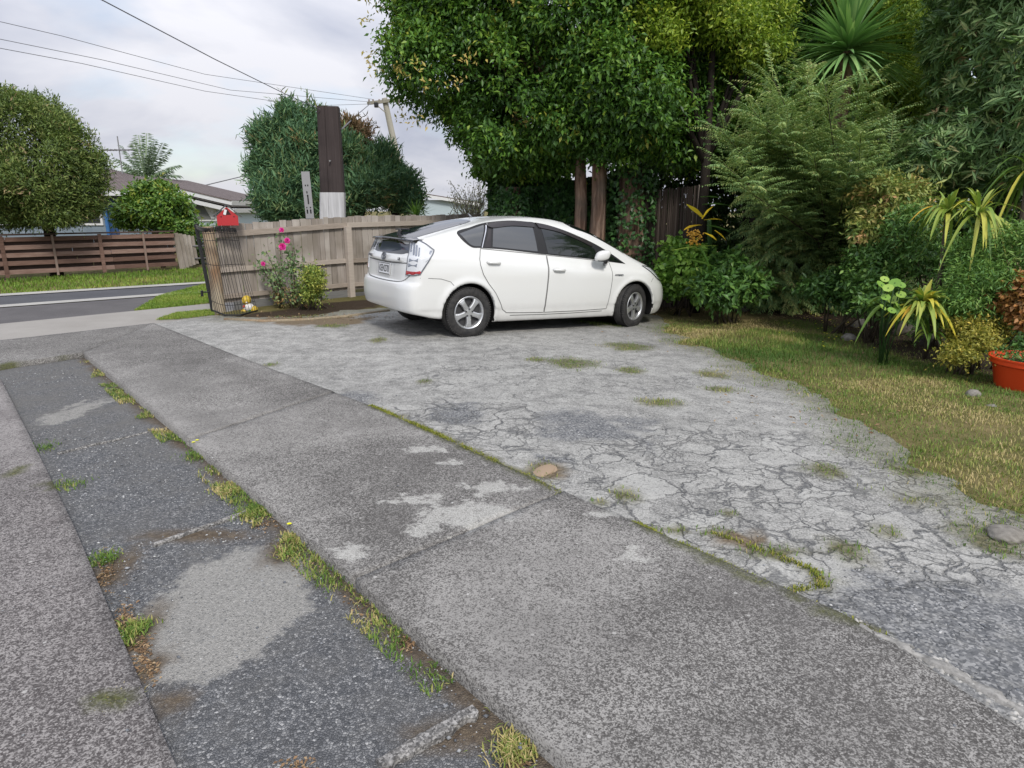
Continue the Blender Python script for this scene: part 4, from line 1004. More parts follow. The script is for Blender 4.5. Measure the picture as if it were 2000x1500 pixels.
# far roof glimpsed past the conifers
q = at(880, 385, 40); fr_ = empty('distant_house', (q[0], 40, 0), 'distant white-fasciaed roof glimpsed between conifers and big tree', 'house')
bm = bmesh.new(); add_box(bm, (q[0] - .3, 41, 1.05), (4.2, 3, 2.1)); o = bm_obj('wall', bm, M_wall2); o.parent = fr_; o.matrix_parent_inverse = Matrix.Translation(fr_.location).inverted()
bm = bmesh.new(); add_box(bm, (q[0] - .3, 41, at(880, 386, 40)[2]), (4.4, 3.4, .10), Matrix.Rotation(rad(9), 3, 'Y')); o = bm_obj('roof', bm, M_tile); o.parent = fr_; o.matrix_parent_inverse = Matrix.Translation(fr_.location).inverted()
bm = bmesh.new(); add_box(bm, (q[0] - .3, 39.25, at(880, 389, 40)[2]), (4.4, .06, .16), Matrix.Rotation(rad(9), 3, 'Y')); o = bm_obj('fascia', bm, M_trim); o.parent = fr_; o.matrix_parent_inverse = Matrix.Translation(fr_.location).inverted()

# -- brush screen beside the ivy
sY = 11.9
s0, s1 = at(1262, 372, sY + .25), at(1364, 362, sY - .1)
M_brush = wood_mat('brush_screen', (0.030, 0.022, 0.018), (0.060, 0.046, 0.038), (0.105, 0.085, 0.072), (40, 40, 0.6))
scr = empty('brush_screen', ((s0[0] + s1[0]) / 2, sY, -.2), 'dark brown brushwood screen panel with a pale edge post behind the yellow leaves', 'fence panel')
bm = bmesh.new(); n_ = 46
for i in range(n_):
    t_ = (i + .5) / n_; q = s0 + (s1 - s0) * t_; h = q[2] + rs.uniform(-.02, .01)
    add_box(bm, (q[0], q[1] + rs.uniform(-.01, .01), (h - .3) / 2), ((s1[0] - s0[0]) / n_ * .92, .03, h + .3), Matrix.Rotation(rs.uniform(-.01, .01), 3, 'Y'))
o = bm_obj('brush_panel', bm, M_brush); o.parent = scr; o.matrix_parent_inverse = Matrix.Translation(scr.location).inverted(); face_rnd(o)
bm = bmesh.new(); add_box(bm, (s1[0] + .02, s1[1] - .02, (s1[2] + .02 - .3) / 2), (.035, .05, s1[2] + .3)); o = bm_obj('edge_post', bm, M_rail); o.parent = scr; o.matrix_parent_inverse = Matrix.Translation(scr.location).inverted(); face_rnd(o)
bm = bmesh.new()
for i in range(26):
    x = s0[0] + rs.uniform(.03, .5); z = rs.uniform(.1, .75); y = s0[1] - .10
    add_tube(bm, [(x, y, -.2), (x + rs.uniform(-.08, .08), y - rs.uniform(0, .06), z * .6), (x + rs.uniform(-.1, .1), y, z)], .006, 4)
o = bm_obj('dry_stems', bm, wood_mat('dry_stem', (.09, .06, .055), (.15, .11, .10), (.22, .17, .16)), scr); o.matrix_parent_inverse = Matrix.Translation(scr.location).inverted(); o['kind'] = 'stuff'
# ------------------------------------------------------------------ trees and shrubs
LM_big = leaf_mat('lillypilly_leaf', [(0.012, 0.030, 0.008), (0.026, 0.066, 0.013), (0.050, 0.118, 0.016), (0.100, 0.180, 0.022), (0.24, 0.25, 0.04)], 0.46, 0.28, 0.45)
LM_dark = leaf_mat('dark_leaf', [(0.010, 0.022, 0.009), (0.020, 0.046, 0.014), (0.038, 0.080, 0.020), (0.070, 0.120, 0.030)], 0.45, 0.2)
LM_yel = leaf_mat('yellow_green_leaf', [(0.045, 0.088, 0.012), (0.100, 0.160, 0.018), (0.185, 0.245, 0.024), (0.30, 0.32, 0.045)], 0.45, 0.35)
LM_con = leaf_mat('cypress_leaf', [(0.022, 0.048, 0.028), (0.040, 0.086, 0.046), (0.066, 0.128, 0.062), (0.115, 0.165, 0.065), (0.22, 0.15, 0.075)], 0.65, 0.12, 0.25)
LM_conb = leaf_mat('browned_cypress', [(0.050, 0.045, 0.024), (0.115, 0.075, 0.042), (0.21, 0.13, 0.08)], 0.7, 0.1, 0.2)
LM_round = leaf_mat('fine_round_tree_leaf', [(0.022, 0.034, 0.014), (0.044, 0.070, 0.020), (0.075, 0.110, 0.026), (0.120, 0.145, 0.040), (0.17, 0.12, 0.07)], 0.55, 0.15, 0.3)
LM_cit = leaf_mat('citrus_leaf', [(0.020, 0.050, 0.012), (0.045, 0.100, 0.020), (0.095, 0.160, 0.025), (0.24, 0.22, 0.04)], 0.38, 0.2)
LM_feath = leaf_mat('feathery_leaf', [(0.045, 0.085, 0.040), (0.085, 0.145, 0.058), (0.135, 0.205, 0.075), (0.215, 0.265, 0.085), (0.32, 0.29, 0.13)], 0.5, 0.3)
LM_ole = leaf_mat('oleander_leaf', [(0.024, 0.050, 0.018), (0.048, 0.096, 0.032), (0.092, 0.158, 0.054), (0.175, 0.225, 0.095), (0.25, 0.15, 0.08)], 0.5, 0.25)
LM_yuc = leaf_mat('yucca_leaf', [(0.050, 0.115, 0.040), (0.095, 0.19, 0.065), (0.15, 0.26, 0.09), (0.25, 0.34, 0.13)], 0.42, 0.2)
LM_drac = leaf_mat('yellowing_strap_leaf', [(0.050, 0.100, 0.016), (0.12, 0.18, 0.03), (0.22, 0.25, 0.05), (0.36, 0.30, 0.035), (0.36, 0.20, 0.02)], 0.42, 0.28)
LM_ban = leaf_mat('banana_leaf', [(0.018, 0.062, 0.020), (0.040, 0.115, 0.030), (0.085, 0.175, 0.040), (0.48, 0.33, 0.022), (0.60, 0.26, 0.018)], 0.35, 0.25)
LM_low = leaf_mat('low_shrub_leaf', [(0.016, 0.040, 0.012), (0.034, 0.080, 0.020), (0.062, 0.130, 0.028), (0.115, 0.185, 0.040)], 0.42, 0.22)
LM_bright = leaf_mat('bright_leaf', [(0.040, 0.090, 0.016), (0.080, 0.165, 0.026), (0.140, 0.240, 0.040), (0.22, 0.30, 0.06)], 0.42, 0.28)
LM_gold = leaf_mat('golden_shrub_leaf', [(0.075, 0.085, 0.016), (0.150, 0.150, 0.025), (0.26, 0.225, 0.040), (0.40, 0.30, 0.06)], 0.5, 0.25)
LM_rust = leaf_mat('rust_leaf', [(0.075, 0.050, 0.020), (0.17, 0.085, 0.030), (0.28, 0.13, 0.045), (0.16, 0.17, 0.04)], 0.5, 0.2)
LM_ivy = leaf_mat('ivy_leaf', [(0.010, 0.026, 0.010), (0.020, 0.052, 0.016), (0.036, 0.088, 0.022), (0.070, 0.130, 0.030)], 0.4, 0.15)
LM_twig = leaf_mat('pale_twig', [(0.17, 0.15, 0.10), (0.28, 0.25, 0.19), (0.20, 0.22, 0.08), (0.36, 0.33, 0.27)], 0.7, 0.2, 0.2)
M_bark, t = nmat('stringy_bark', 0.9, 0.15)
bp = t.n('ShaderNodeMapping', {'Vector': t.obj(), 'Scale': (9, 9, .7)}).outputs[0]
bn = t.noise(bp, 2.2, 6, 0.7, 0.5)
t.color(t.mix(t.ramp(t.noise(t.obj(), 2.5, 4), [(.42, 0.0), (.7, .7)]), t.ramp(bn, [(.34, (0.060, 0.034, 0.025)), (.5, (0.24, 0.15, 0.105)), (.66, (0.44, 0.31, 0.235))]), (0.15, 0.125, 0.10))); t.bump(bn, 0.9, 0.03)
M_stem = wood_mat('shrub_stem', (0.055, 0.045, 0.032), (0.115, 0.095, 0.070), (0.20, 0.17, 0.125), (20, 20, 2))
M_dstem = wood_mat('dark_stem', (0.020, 0.016, 0.013), (0.045, 0.036, 0.028), (0.08, 0.065, 0.05), (20, 20, 2))

def plant(name, base, label, cat, group=None):
    return empty(name, Vector((float(base[0]), float(base[1]), float(base[2]))), label, cat, group)
def pch(par, name, bm, m, smooth_shade=True):
    o = bm_obj(name, bm, m, None, smooth_shade); o.parent = par; o.matrix_parent_inverse = Matrix.Translation(par.location).inverted(); return o
def fch(par, name, fol, m):
    o = fol.build(name, m); o.parent = par; o.matrix_parent_inverse = Matrix.Translation(par.location).inverted(); return o
def gz(x, y): return float(zg(x, y))
def limbs(bm, base, blobs, r0, rng, n_each=2):
    for b in blobs:
        for k in range(n_each):
            e = Vector(b[:3]) + Vector(rng.normal(0, 1, 3)) * np.array(b[3:]) * 0.45 if False else Vector([b[i] + rng.normal(0, 0.4) * b[3 + i] for i in range(3)])
            m1 = Vector(base).lerp(e, 0.45) + Vector((rng.normal(0, .12), rng.normal(0, .12), rng.normal(.15, .1)))
            add_tube(bm, [base, m1, e], [r0, r0 * .55, r0 * .15], 6)

# -- the big rounded tree behind the car, its two trunks
bigB = [px_blob(902, 100, 12.8, 128, 140, 1.6), px_blob(955, 15, 12.9, 160, 165, 1.9), px_blob(1010, 180, 12.3, 140, 140, 1.5), px_blob(1085, 240, 12.1, 112, 66, 1.1),
        px_blob(1195, 190, 11.8, 125, 145, 1.4), px_blob(1170, 40, 12.1, 200, 160, 1.8), px_blob(1110, -150, 12.8, 340, 200, 2.4), px_blob(1320, 120, 12.6, 130, 190, 1.5), px_blob(948, 240, 12.8, 82, 68, 1.2), px_blob(1235, 252, 11.8, 85, 46, 0.9), px_blob(1015, 318, 12.9, 90, 34, 1.0)]
tb = G(1150, 545)
big = plant('broadleaf_tree', (tb[0], 12.2, gz(tb[0], 12.2)), 'large dense rounded green tree with twin reddish trunks behind the white car', 'tree')
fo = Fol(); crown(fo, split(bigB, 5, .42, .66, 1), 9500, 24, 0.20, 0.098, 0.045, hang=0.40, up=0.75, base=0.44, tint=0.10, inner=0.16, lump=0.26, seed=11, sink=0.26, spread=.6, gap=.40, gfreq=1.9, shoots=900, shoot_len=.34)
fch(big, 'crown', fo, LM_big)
fo = Fol(); crown(fo, [px_blob(880, 60, 12.4, 150, 150, 1.9), px_blob(1000, 120, 12.0, 110, 120, 1.5), px_blob(900, 180, 12.4, 130, 120, 1.6)], 46, 16, 0.13, 0.085, 0.034, hang=0.0, up=0.8, base=0.9, inner=0.0, sink=0.05, seed=12)
fch(big, 'yellow_new_growth', fo, leaf_mat('new_growth', [(0.12, 0.15, 0.025), (0.22, 0.21, 0.04), (0.30, 0.23, 0.07)], 0.45, 0.3))['kind'] = 'stuff'
rg = np.random.default_rng(5)
for px0, px1, pw, yy in ((1131, 1137, 12.5, 12.25), (1169, 1168, 15.5, 12.0)):
    bm = bmesh.new(); a = Vector(at(px1, 500, yy)); a.z = gz(a.x, a.y) - .1; k = yy / FPX
    zs_ = [a.z, 0.35, 0.9, 1.6, 2.4, 3.2, 4.4]; P = []
    for i, z in enumerate(zs_):
        t_ = (z - a.z) / (4.4 - a.z); q = Vector(at(px0, 330, yy)); P.append(Vector((a.x + (q.x - a.x) * min(1, t_ * 1.6) + .02 * math.sin(i * 2.3), yy + .03 * math.sin(i * 1.7), z)))
    add_tube(bm, P, [pw * k * f for f in (1.5, 1.18, 1.0, .92, .85, .72, .4)], 14)
    for v in bm.verts:
        an = math.atan2(v.co.y - yy, v.co.x - a.x); d = 1 + .10 * math.sin(an * 5 + v.co.z * .6) + .05 * math.sin(an * 11); v.co.x = a.x + (v.co.x - a.x) * 1.0 + math.cos(an) * pw * k * (d - 1); v.co.y += math.sin(an) * pw * k * (d - 1)
    limbs(bm, P[4], bigB[:8], pw * k * .45, rg, 1)
    pch(big, 'trunk', bm, M_bark)

# -- ivy-clad wall and stump beneath it
ivw = plant('ivy_wall', at(1100, 560, 12.9), 'wall of dark green ivy beneath the big tree behind the car roof', 'hedge')
P0 = at(955, 400, 13.4); P1 = at(1275, 400, 12.6)
bm = bmesh.new(); add_box(bm, ((P0[0] + P1[0]) / 2, (P0[1] + P1[1]) / 2 + .35, 0.95), (np.hypot(P1[0] - P0[0], P1[1] - P0[1]), 0.25, 2.3), Matrix.Rotation(math.atan2(P1[1] - P0[1], P1[0] - P0[0]), 3, 'Z')); pch(ivw, 'wall_core', bm, M_dstem, False)
fo = Fol(); n_ = 11000; rg = np.random.default_rng(21)
u = rg.random(n_); z = rg.uniform(-0.2, 2.35, n_); bul = 0.30 * (fbm(u * 9, z * 2.2, 3, 4) - 0.5) * 2
P = np.stack([P0[0] + (P1[0] - P0[0]) * u, P0[1] + (P1[1] - P0[1]) * u - bul - 0.05 * rg.random(n_), z], -1)
top = 1.95 + 0.5 * fbm(u * 7, u * 0 + 2, 4, 3) ; P = P[z < top]; 
D = unit(rg.normal(0, .6, P.shape) + np.array([0, -.35, -.6])); N = unit(rg.normal(0, .45, P.shape) + np.array([0, -1, .45]))
fo.leaves(P, D, N, rg.uniform(.07, .13, len(P)), rg.uniform(.06, .10, len(P)), np.clip(rg.normal(.42, .2, len(P)), 0, 1)); fch(ivw, 'ivy_leaves', fo, LM_ivy)
def ivy_column(px, Y, r, z1, n, label, seed, z0=-.25):
    c = at(px, 470, Y); o = plant('ivy_clad_trunk', (c[0], Y, gz(c[0], Y)), label, 'tree trunk', None)
    bm = bmesh.new(); add_tube(bm, [(c[0], Y, z0), (c[0] + .03, Y, z1 * .5), (c[0], Y, z1)], [r * .75, r * .62, r * .5], 12); pch(o, 'trunk', bm, M_bark)
    g = np.random.default_rng(seed); a = g.uniform(0, 6.28, n); z = g.uniform(z0 + .1, z1, n); rr = r * (1 + .5 * (fbm(a * 2, z * 2, seed, 3) - .4))
    P = np.stack([c[0] + np.cos(a) * rr, Y + np.sin(a) * rr, z], -1); rad_ = np.stack([np.cos(a), np.sin(a), 0 * a], -1)
    fo = Fol(); fo.leaves(P, unit(g.normal(0, .6, P.shape) + np.array([0, 0, -.6]) + rad_ * .3), unit(rad_ + g.normal(0, .4, P.shape) + np.array([0, 0, .4])), g.uniform(.06, .12, n), g.uniform(.05, .09, n), np.clip(g.normal(.42, .2, n), 0, 1)); fch(o, 'ivy_leaves', fo, LM_ivy)
ivy_column(1000, 12.7, 0.30, 1.95, 1500, 'ivy-clad trunk left of the twin reddish trunks beneath the big tree', 31, 1.0)
ivy_column(1228, 12.3, 0.42, 2.3, 2600, 'thick ivy-clad trunk between the twin reddish trunks and the brush screen', 32)

# -- dark trees and hedge filling the right background
def tree(name, blobs, n_cl, per, cr, L, Wd, m, label, cat='tree', seed=1, base=None, group=None, trunk_r=.14, **k):
    c = np.array(blobs)[:, :3].mean(0); b = base if base is not None else (c[0], c[1], gz(c[0], c[1]))
    o = plant(name, b, label, cat, group); fo = Fol(); crown(fo, split(blobs, 5, .45, .68, seed), n_cl, per, cr, L, Wd, seed=seed, **k); fch(o, 'crown', fo, m)
    if trunk_r:
        bm = bmesh.new(); g = np.random.default_rng(seed); top = Vector(c); bb = Vector(b); bb.z -= .1
        add_tube(bm, [bb, bb.lerp(top, .5) + Vector((g.normal(0, .1), 0, 0)), top], [trunk_r, trunk_r * .75, trunk_r * .4], 10)
        limbs(bm, bb.lerp(top, .55), blobs, trunk_r * .5, g, 2); pch(o, 'trunk', bm, M_dstem)
    return o
tree('background_tree', [px_blob(1400, 215, 14.2, 130, 120, 1.2), px_blob(1450, 60, 14.4, 160, 150, 1.6), px_blob(1540, 200, 14.0, 140, 170, 1.5), px_blob(1600, 30, 14.6, 170, 160, 1.6)], 5200, 18, .25, .105, .048, LM_big, 'dark green tree behind the feathery shrub, right of the big rounded tree', seed=41, inner=.2, up=.75, spread=.6, lump=.3, gap=.42, shoots=500, shoot_len=.35)
tree('yellow_green_tree', [px_blob(1400, 30, 11.3, 72, 60, .6), px_blob(1470, 100, 11.3, 46, 38, .5), px_blob(1330, -25, 11.3, 90, 60, .7), px_blob(1480, 15, 11.7, 62, 50, .5), px_blob(1290, 60, 11.0, 40, 44, .5)], 1500, 17, .2, .080, .034, LM_yel, 'yellow-green leafy treetop left of the spiky yucca at the top edge', seed=42, shoots=250, gap=.40, trunk_r=.1)
tree('yellow_green_tree', [px_blob(1790, 50, 11.9, 66, 100, .6), px_blob(1815, 165, 11.6, 50, 60, .6), px_blob(1740, -50, 12.3, 110, 80, .7), px_blob(1740, 150, 12.0, 66, 60, .5)], 1900, 18, .2, .070, .026, LM_yel, 'fine-leaved yellow-green tree right of the spiky yucca', seed=43, shoots=250, gap=.40, trunk_r=.08, tint=.1)
tree('dark_hedge', [px_blob(1330 + 95 * i, 340 + (i % 2) * 25, 15.6, 90, 150, .9) for i in range(9)] + [px_blob(1300 + 120 * i, 120, 16.6, 130, 170, 1.0) for i in range(8)], 4600, 11, .34, .19, .11, LM_dark, 'very dark hedge closing the background behind the brush screen and shrubs', 'hedge', seed=44, inner=.2, base=(7.0, 15.8, -.25), trunk_r=.1)
tree('oleander', [px_blob(1915, 130, 9.8, 100, 130, .9), px_blob(1910, 290, 9.6, 125, 105, 1.0), px_blob(2010, 60, 9.4, 130, 190, 1.1), px_blob(1815, 300, 10.0, 70, 85, .8), px_blob(2030, 260, 9.2, 110, 160, 1.0), px_blob(1930, -40, 9.9, 110, 110, 1.0)], 3000, 11, .16, .155, .028, LM_ole, 'tall oleander with narrow whorled leaves at the right edge', 'shrub', seed=45, star=True, inner=.3, base=(*G(1980, 640)[:2], -.2), trunk_r=.05)

# -- yucca
yc = at(1655, 100, 10.9)
yu = plant('yucca', (yc[0], yc[1], gz(yc[0], yc[1])), 'spiky yucca head of long stiff leaves above the feathery shrub', 'yucca')
bm = bmesh.new(); add_tube(bm, [(yc[0] + .55, yc[1] + 1.7, -.3), (yc[0] + .35, yc[1] + .9, 1.5), (yc[0] + .08, yc[1] + .12, yc[2] - .5), (yc[0], yc[1], yc[2])], [.15, .13, .10, .09], 12); pch(yu, 'trunk', bm, M_bark)
n_ = 330; rg = np.random.default_rng(51); el = rg.uniform(-0.45, 1.45, n_); az = rg.uniform(0, 6.28, n_)
D = np.stack([np.cos(az) * np.cos(el), np.sin(az) * np.cos(el), np.sin(el)], -1)
base = np.array(yc) + D * .06 + np.array([0, 0, 1]) * (el[:, None] * .10)
fo = Fol(); straps(fo, base, D, rg.uniform(.78, 1.12, n_), .066, np.clip(.20 - .12 * el + rg.normal(0, .06, n_), .01, .5), 6, np.clip(rg.normal(.5, .2, n_), 0, 1), fold=.16, peak=.3); fch(yu, 'leaf_rosette', fo, LM_yuc)

# -- the tall feathery shrub
fb = G(1590, 597); rg = np.random.default_rng(61)
fs = plant('feathery_shrub', fb, 'tall feathery shrub with arching fine-leaved sprays right of the car nose', 'shrub')
bm = bmesh.new(); tips = []
for i in range(34):
    tx_, ty_ = rg.uniform(1400, 1775), 0; f = (tx_ - 1590) / 190; ty_ = rg.uniform(125, 330) + 110 * f * f
    e = Vector(at(tx_, ty_, 9.6 + rg.uniform(-.9, .7))); b0 = Vector((fb[0] + rg.normal(0, .22), fb[1] + rg.normal(0, .22), fb[2] - .05)); m1 = b0.lerp(e, .5) + Vector((-(e.x - b0.x) * .16, 0, .25))
    add_tube(bm, [b0, b0.lerp(m1, .5) + Vector((0, 0, .08)), m1, m1.lerp(e, .55), e], [.017, .014, .011, .008, .004], 5); tips.append((b0, m1, e))
pch(fs, 'stems', bm, M_stem)['kind'] = 'stuff'
fo = Fol(); BB, DD, LL, RR = [], [], [], []
for i in range(3600):
    b0, m1, e = tips[rg.integers(len(tips))]; t_ = rg.uniform(.18, 1.0) ** .75
    p = (b0.lerp(m1, t_ * 2) if t_ < .5 else m1.lerp(e, t_ * 2 - 1)); ax_ = (e - b0).normalized()
    a = rg.uniform(0, 6.28); out = Vector((math.cos(a), math.sin(a) * .8 - .25, rg.uniform(.05, .75))) + ax_ * .7
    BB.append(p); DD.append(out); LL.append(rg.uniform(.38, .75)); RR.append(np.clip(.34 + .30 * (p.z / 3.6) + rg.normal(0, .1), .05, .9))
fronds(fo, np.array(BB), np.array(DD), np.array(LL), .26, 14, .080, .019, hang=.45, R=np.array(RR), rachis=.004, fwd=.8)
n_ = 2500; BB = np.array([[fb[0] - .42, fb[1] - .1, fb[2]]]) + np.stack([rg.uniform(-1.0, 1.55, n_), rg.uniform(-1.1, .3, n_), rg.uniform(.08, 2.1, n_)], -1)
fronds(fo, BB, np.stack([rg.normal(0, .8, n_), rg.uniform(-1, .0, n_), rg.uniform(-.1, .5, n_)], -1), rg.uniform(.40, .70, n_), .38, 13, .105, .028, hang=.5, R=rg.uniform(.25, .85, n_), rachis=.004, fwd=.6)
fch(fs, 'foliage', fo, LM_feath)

# -- lower shrubs along the bed
def shrub(name, px, py, Y, rxp, rzp, ry, n_cl, per, L, Wd, m, label, seed, cat='shrub', group=None, stems=8, extra=(), st_m=None, **k):
    bl = [px_blob(px, py, Y, rxp, rzp, ry)] + [px_blob(*e) for e in extra]
    c = bl[0]; b = (c[0], c[1], gz(c[0], c[1])); o = plant(name, b, label, cat, group); fo = Fol(); kk = dict(cr=.12, inner=.3, lump=.45, sink=.6, gap=.43, gfreq=3.2, shoots=int(n_cl * .16), shoot_len=.20); kk.update(k)
    crown(fo, split(bl, 5, .45, .72, seed), n_cl, per, kk.pop('cr'), L, Wd, seed=seed, zmin=b[2] + .02, **kk); fch(o, 'foliage', fo, m)
    if stems:
        bm = bmesh.new(); g = np.random.default_rng(seed)
        for i in range(stems):
            j = bl[i % len(bl)]; e = Vector([j[q] + g.normal(0, .35) * j[3 + q] for q in range(3)]); s_ = Vector((b[0] + g.normal(0, .12), b[1] + g.normal(0, .1), b[2] - .03)); add_tube(bm, [s_, s_.lerp(e, .5) + Vector((g.normal(0, .06), 0, .05)), e], [.014, .011, .005], 5)
        pch(o, 'stems', bm, st_m or M_stem)['kind'] = 'stuff'
    return o
shrub('low_shrub', 1335, 528, 11.0, 48, 46, .45, 460, 9, .10, .075, LM_bright, 'bright green broad-leaved bush touching the front of the car', 71, extra=[(1312, 548, 11.0, 30, 30, .3), (1375, 560, 10.4, 40, 36, .35), (1318, 495, 11.2, 26, 20, .25)])
shrub('low_shrub', 1430, 545, 10.2, 50, 40, .4, 400, 9, .13, .055, LM_low, 'dark leafy shrub under the yellow banana leaves', 72, extra=[(1400, 562, 10.0, 44, 30, .35)], hang=.5)
shrub('low_shrub', 1705, 530, 8.7, 48, 46, .45, 460, 9, .075, .034, LM_low, 'mid green mounded shrub left of the yellowing strap-leaved plants', 74, extra=[(1725, 580, 8.2, 44, 36, .35)], base=.55)
shrub('low_shrub', 1640, 566, 9.3, 62, 30, .4, 420, 9, .085, .036, LM_low, 'low dark green shrub right of the feathery shrub foot', 70, extra=[(1690, 580, 8.9, 34, 24, .3)], base=.40, hang=.4)
shrub('red_tipped_shrub', 1750, 390, 9.0, 75, 46, .5, 420, 12, .085, .030, leaf_mat('bronze_tipped_leaf', [(0.05, 0.10, 0.03), (0.11, 0.16, 0.04), (0.22, 0.22, 0.06), (0.30, 0.17, 0.08)], .45, .25), 'bronze-tipped shrub spreading in tiers above the strap-leaved plants', 75, extra=[(1710, 440, 8.9, 55, 44, .4), (1790, 430, 8.9, 60, 34, .4)], flat=.3, base=.5)
shrub('low_shrub', 1845, 505, 8.3, 100, 66, .5, 800, 10, .07, .024, LM_low, 'fine-leaved green shrub behind the yellow strap-leaved clump', 76, extra=[(1780, 470, 8.3, 60, 66, .4), (1850, 590, 7.7, 90, 50, .4)], base=.5)
shrub('ferny_shrub', 1955, 510, 7.1, 66, 84, .5, 1100, 13, .060, .015, leaf_mat('ferny_leaf', [(.035, .085, .022), (.06, .13, .028), (.10, .18, .035), (.17, .22, .06)], .5, .25), 'soft fern-like green shrub at the right edge above the orange pot', 77, extra=[(1900, 570, 7.0, 60, 64, .4), (2010, 540, 6.9, 60, 100, .4)], base=.45)
shrub('golden_shrub', 1895, 645, 6.8, 38, 32, .35, 620, 12, .042, .018, LM_gold, 'small golden-olive shrub beside the orange pot', 78, extra=[(1920, 636, 6.9, 26, 28, .3), (1872, 690, 6.5, 20, 16, .2)], cr=.09)
shrub('rusty_shrub', 2006, 595, 6.6, 30, 46, .3, 320, 10, .07, .042, LM_rust, 'rusty orange-brown leaved shrub at the right edge over the orange pot', 79, cr=.07, stems=0)

# -- banana plant with yellow leaves and a bunch of small yellow fruit
bp_ = G(1390, 598); ban = plant('banana_plant', bp_, 'yellow-leaved banana plant with an orange fruit bunch before the brush screen', 'plant')
bm = bmesh.new(); bt = Vector(at(1385, 430, 10.1)); add_tube(bm, [Vector(bp_), Vector(bp_).lerp(bt, .5), bt], [.05, .04, .03], 8); pch(ban, 'stem', bm, LM_low)
fo = Fol()
def pstrap(fo, p0, p1, Y0, Y1, Wd, drp, R, **k):
    a, b = at(*p0, Y0), at(*p1, Y1); v = b - a; L_ = np.linalg.norm(v); v = v + np.array([0, 0, drp * L_]); straps(fo, a[None], v[None], np.linalg.norm(v), Wd, drp, 8, R, **k)
pstrap(fo, (1372, 425), (1340, 398), 10.0, 9.8, .13, .02, .80, peak=.55, fold=.12); pstrap(fo, (1372, 428), (1394, 402), 10.0, 10.0, .12, .10, .82, peak=.55); pstrap(fo, (1375, 430), (1412, 430), 10.0, 9.9, .10, .12, .9, peak=.5)
pstrap(fo, (1370, 440), (1335, 450), 10.0, 9.7, .11, .10, .95, peak=.5); pstrap(fo, (1395, 450), (1418, 470), 9.9, 9.8, .08, .1, .92, peak=.5); pstrap(fo, (1375, 455), (1400, 470), 9.9, 9.7, .08, .1, .84, peak=.5)
pstrap(fo, (1372, 400), (1428, 402), 10.2, 10.1, .20, .12, .25, peak=.5, fold=.1); pstrap(fo, (1368, 385), (1415, 388), 10.3, 10.2, .17, .10, .35, peak=.5, fold=.1); pstrap(fo, (1380, 440), (1430, 455), 10.0, 9.9, .2, .12, .2, peak=.5, fold=.1)
pstrap(fo, (1400, 480), (1310, 490), 9.8, 9.6, .12, .08, .55, peak=.5, fold=.1); pstrap(fo, (1390, 520), (1335, 505), 9.7, 9.5, .16, .06, .5, peak=.5, fold=.1); pstrap(fo, (1385, 520), (1360, 470), 9.7, 9.7, .14, .05, .45, peak=.5, fold=.1)
fch(ban, 'leaves', fo, LM_ban)
bm = bmesh.new(); rg = np.random.default_rng(81); c = Vector(at(1357, 463, 9.75))
for i in range(110):
    p = c + Vector((rg.normal(0, .055), rg.normal(0, .05), rg.uniform(-.11, .10)))
    bmesh.ops.create_icosphere(bm, subdivisions=1, radius=rg.uniform(.011, .016), matrix=Matrix.Translation(p))
pch(ban, 'fruit_bunch', bm, mat('orange_fruit', (0.50, 0.27, 0.025), 0.5))['kind'] = 'stuff'

# -- strap-leaved plants
def strap_plant(px, py, Y, n, L, Wd, label, seed, R0=.45, base_px=None, elev=(.1, 1.3), stem=True, group='yellowing strap-leaved plants in the bed', name='strap_leaved_plant'):
    h = at(px, py, Y); b = (h[0] + .03, h[1] + .05, gz(h[0], h[1])); o = plant(name, b, label, 'plant', group); g = np.random.default_rng(seed)
    el = g.uniform(*elev, n); az = g.uniform(0, 6.28, n); D = np.stack([np.cos(az) * np.cos(el), np.sin(az) * np.cos(el), np.sin(el)], -1)
    fo = Fol(); straps(fo, np.array(h) + D * .03, D, L * g.uniform(.65, 1.15, n), Wd, np.clip(1.30 - .62 * el + g.normal(0, .12, n), .15, 1.5), 8, np.clip(R0 + g.normal(0, .2, n) - .12 * el, 0, 1), fold=.14, peak=.4); fch(o, 'leaf_rosette', fo, LM_drac)
    if stem:
        bm = bmesh.new(); add_tube(bm, [b, Vector(b).lerp(Vector(h), .5) + Vector((.04, 0, 0)), h], [.030, .026, .022], 8); pch(o, 'stem', bm, M_stem)
strap_plant(1850, 420, 7.6, 52, .52, .046, 'taller left strap-leaved plant with yellowing arching leaves above the shrubs', 91, .42)
strap_plant(1912, 420, 7.4, 50, .52, .044, 'right strap-leaved plant with drooping yellow leaf tips near the right edge', 92, .46)
strap_plant(1802, 600, 7.0, 84, .40, .062, 'low clump of lime and yellow strap leaves above the largest rock', 93, .52, elev=(.3, 1.35), stem=False)
strap_plant(1745, 600, 7.2, 26, .46, .062, 'dark green strap-leaved clump left of the yellow one in the bed', 94, .05, elev=(.3, 1.4), stem=False)
strap_plant(1815, 655, 7.0, 16, .30, .040, 'small green strap-leaved tuft just above the largest rock', 95, .12, elev=(.2, 1.3), stem=False)
strap_plant(2010, 330, 8.3, 50, .75, .035, 'dark spiky strap-leaved head at the right edge under the oleander', 96, .02, elev=(-.5, 1.3))
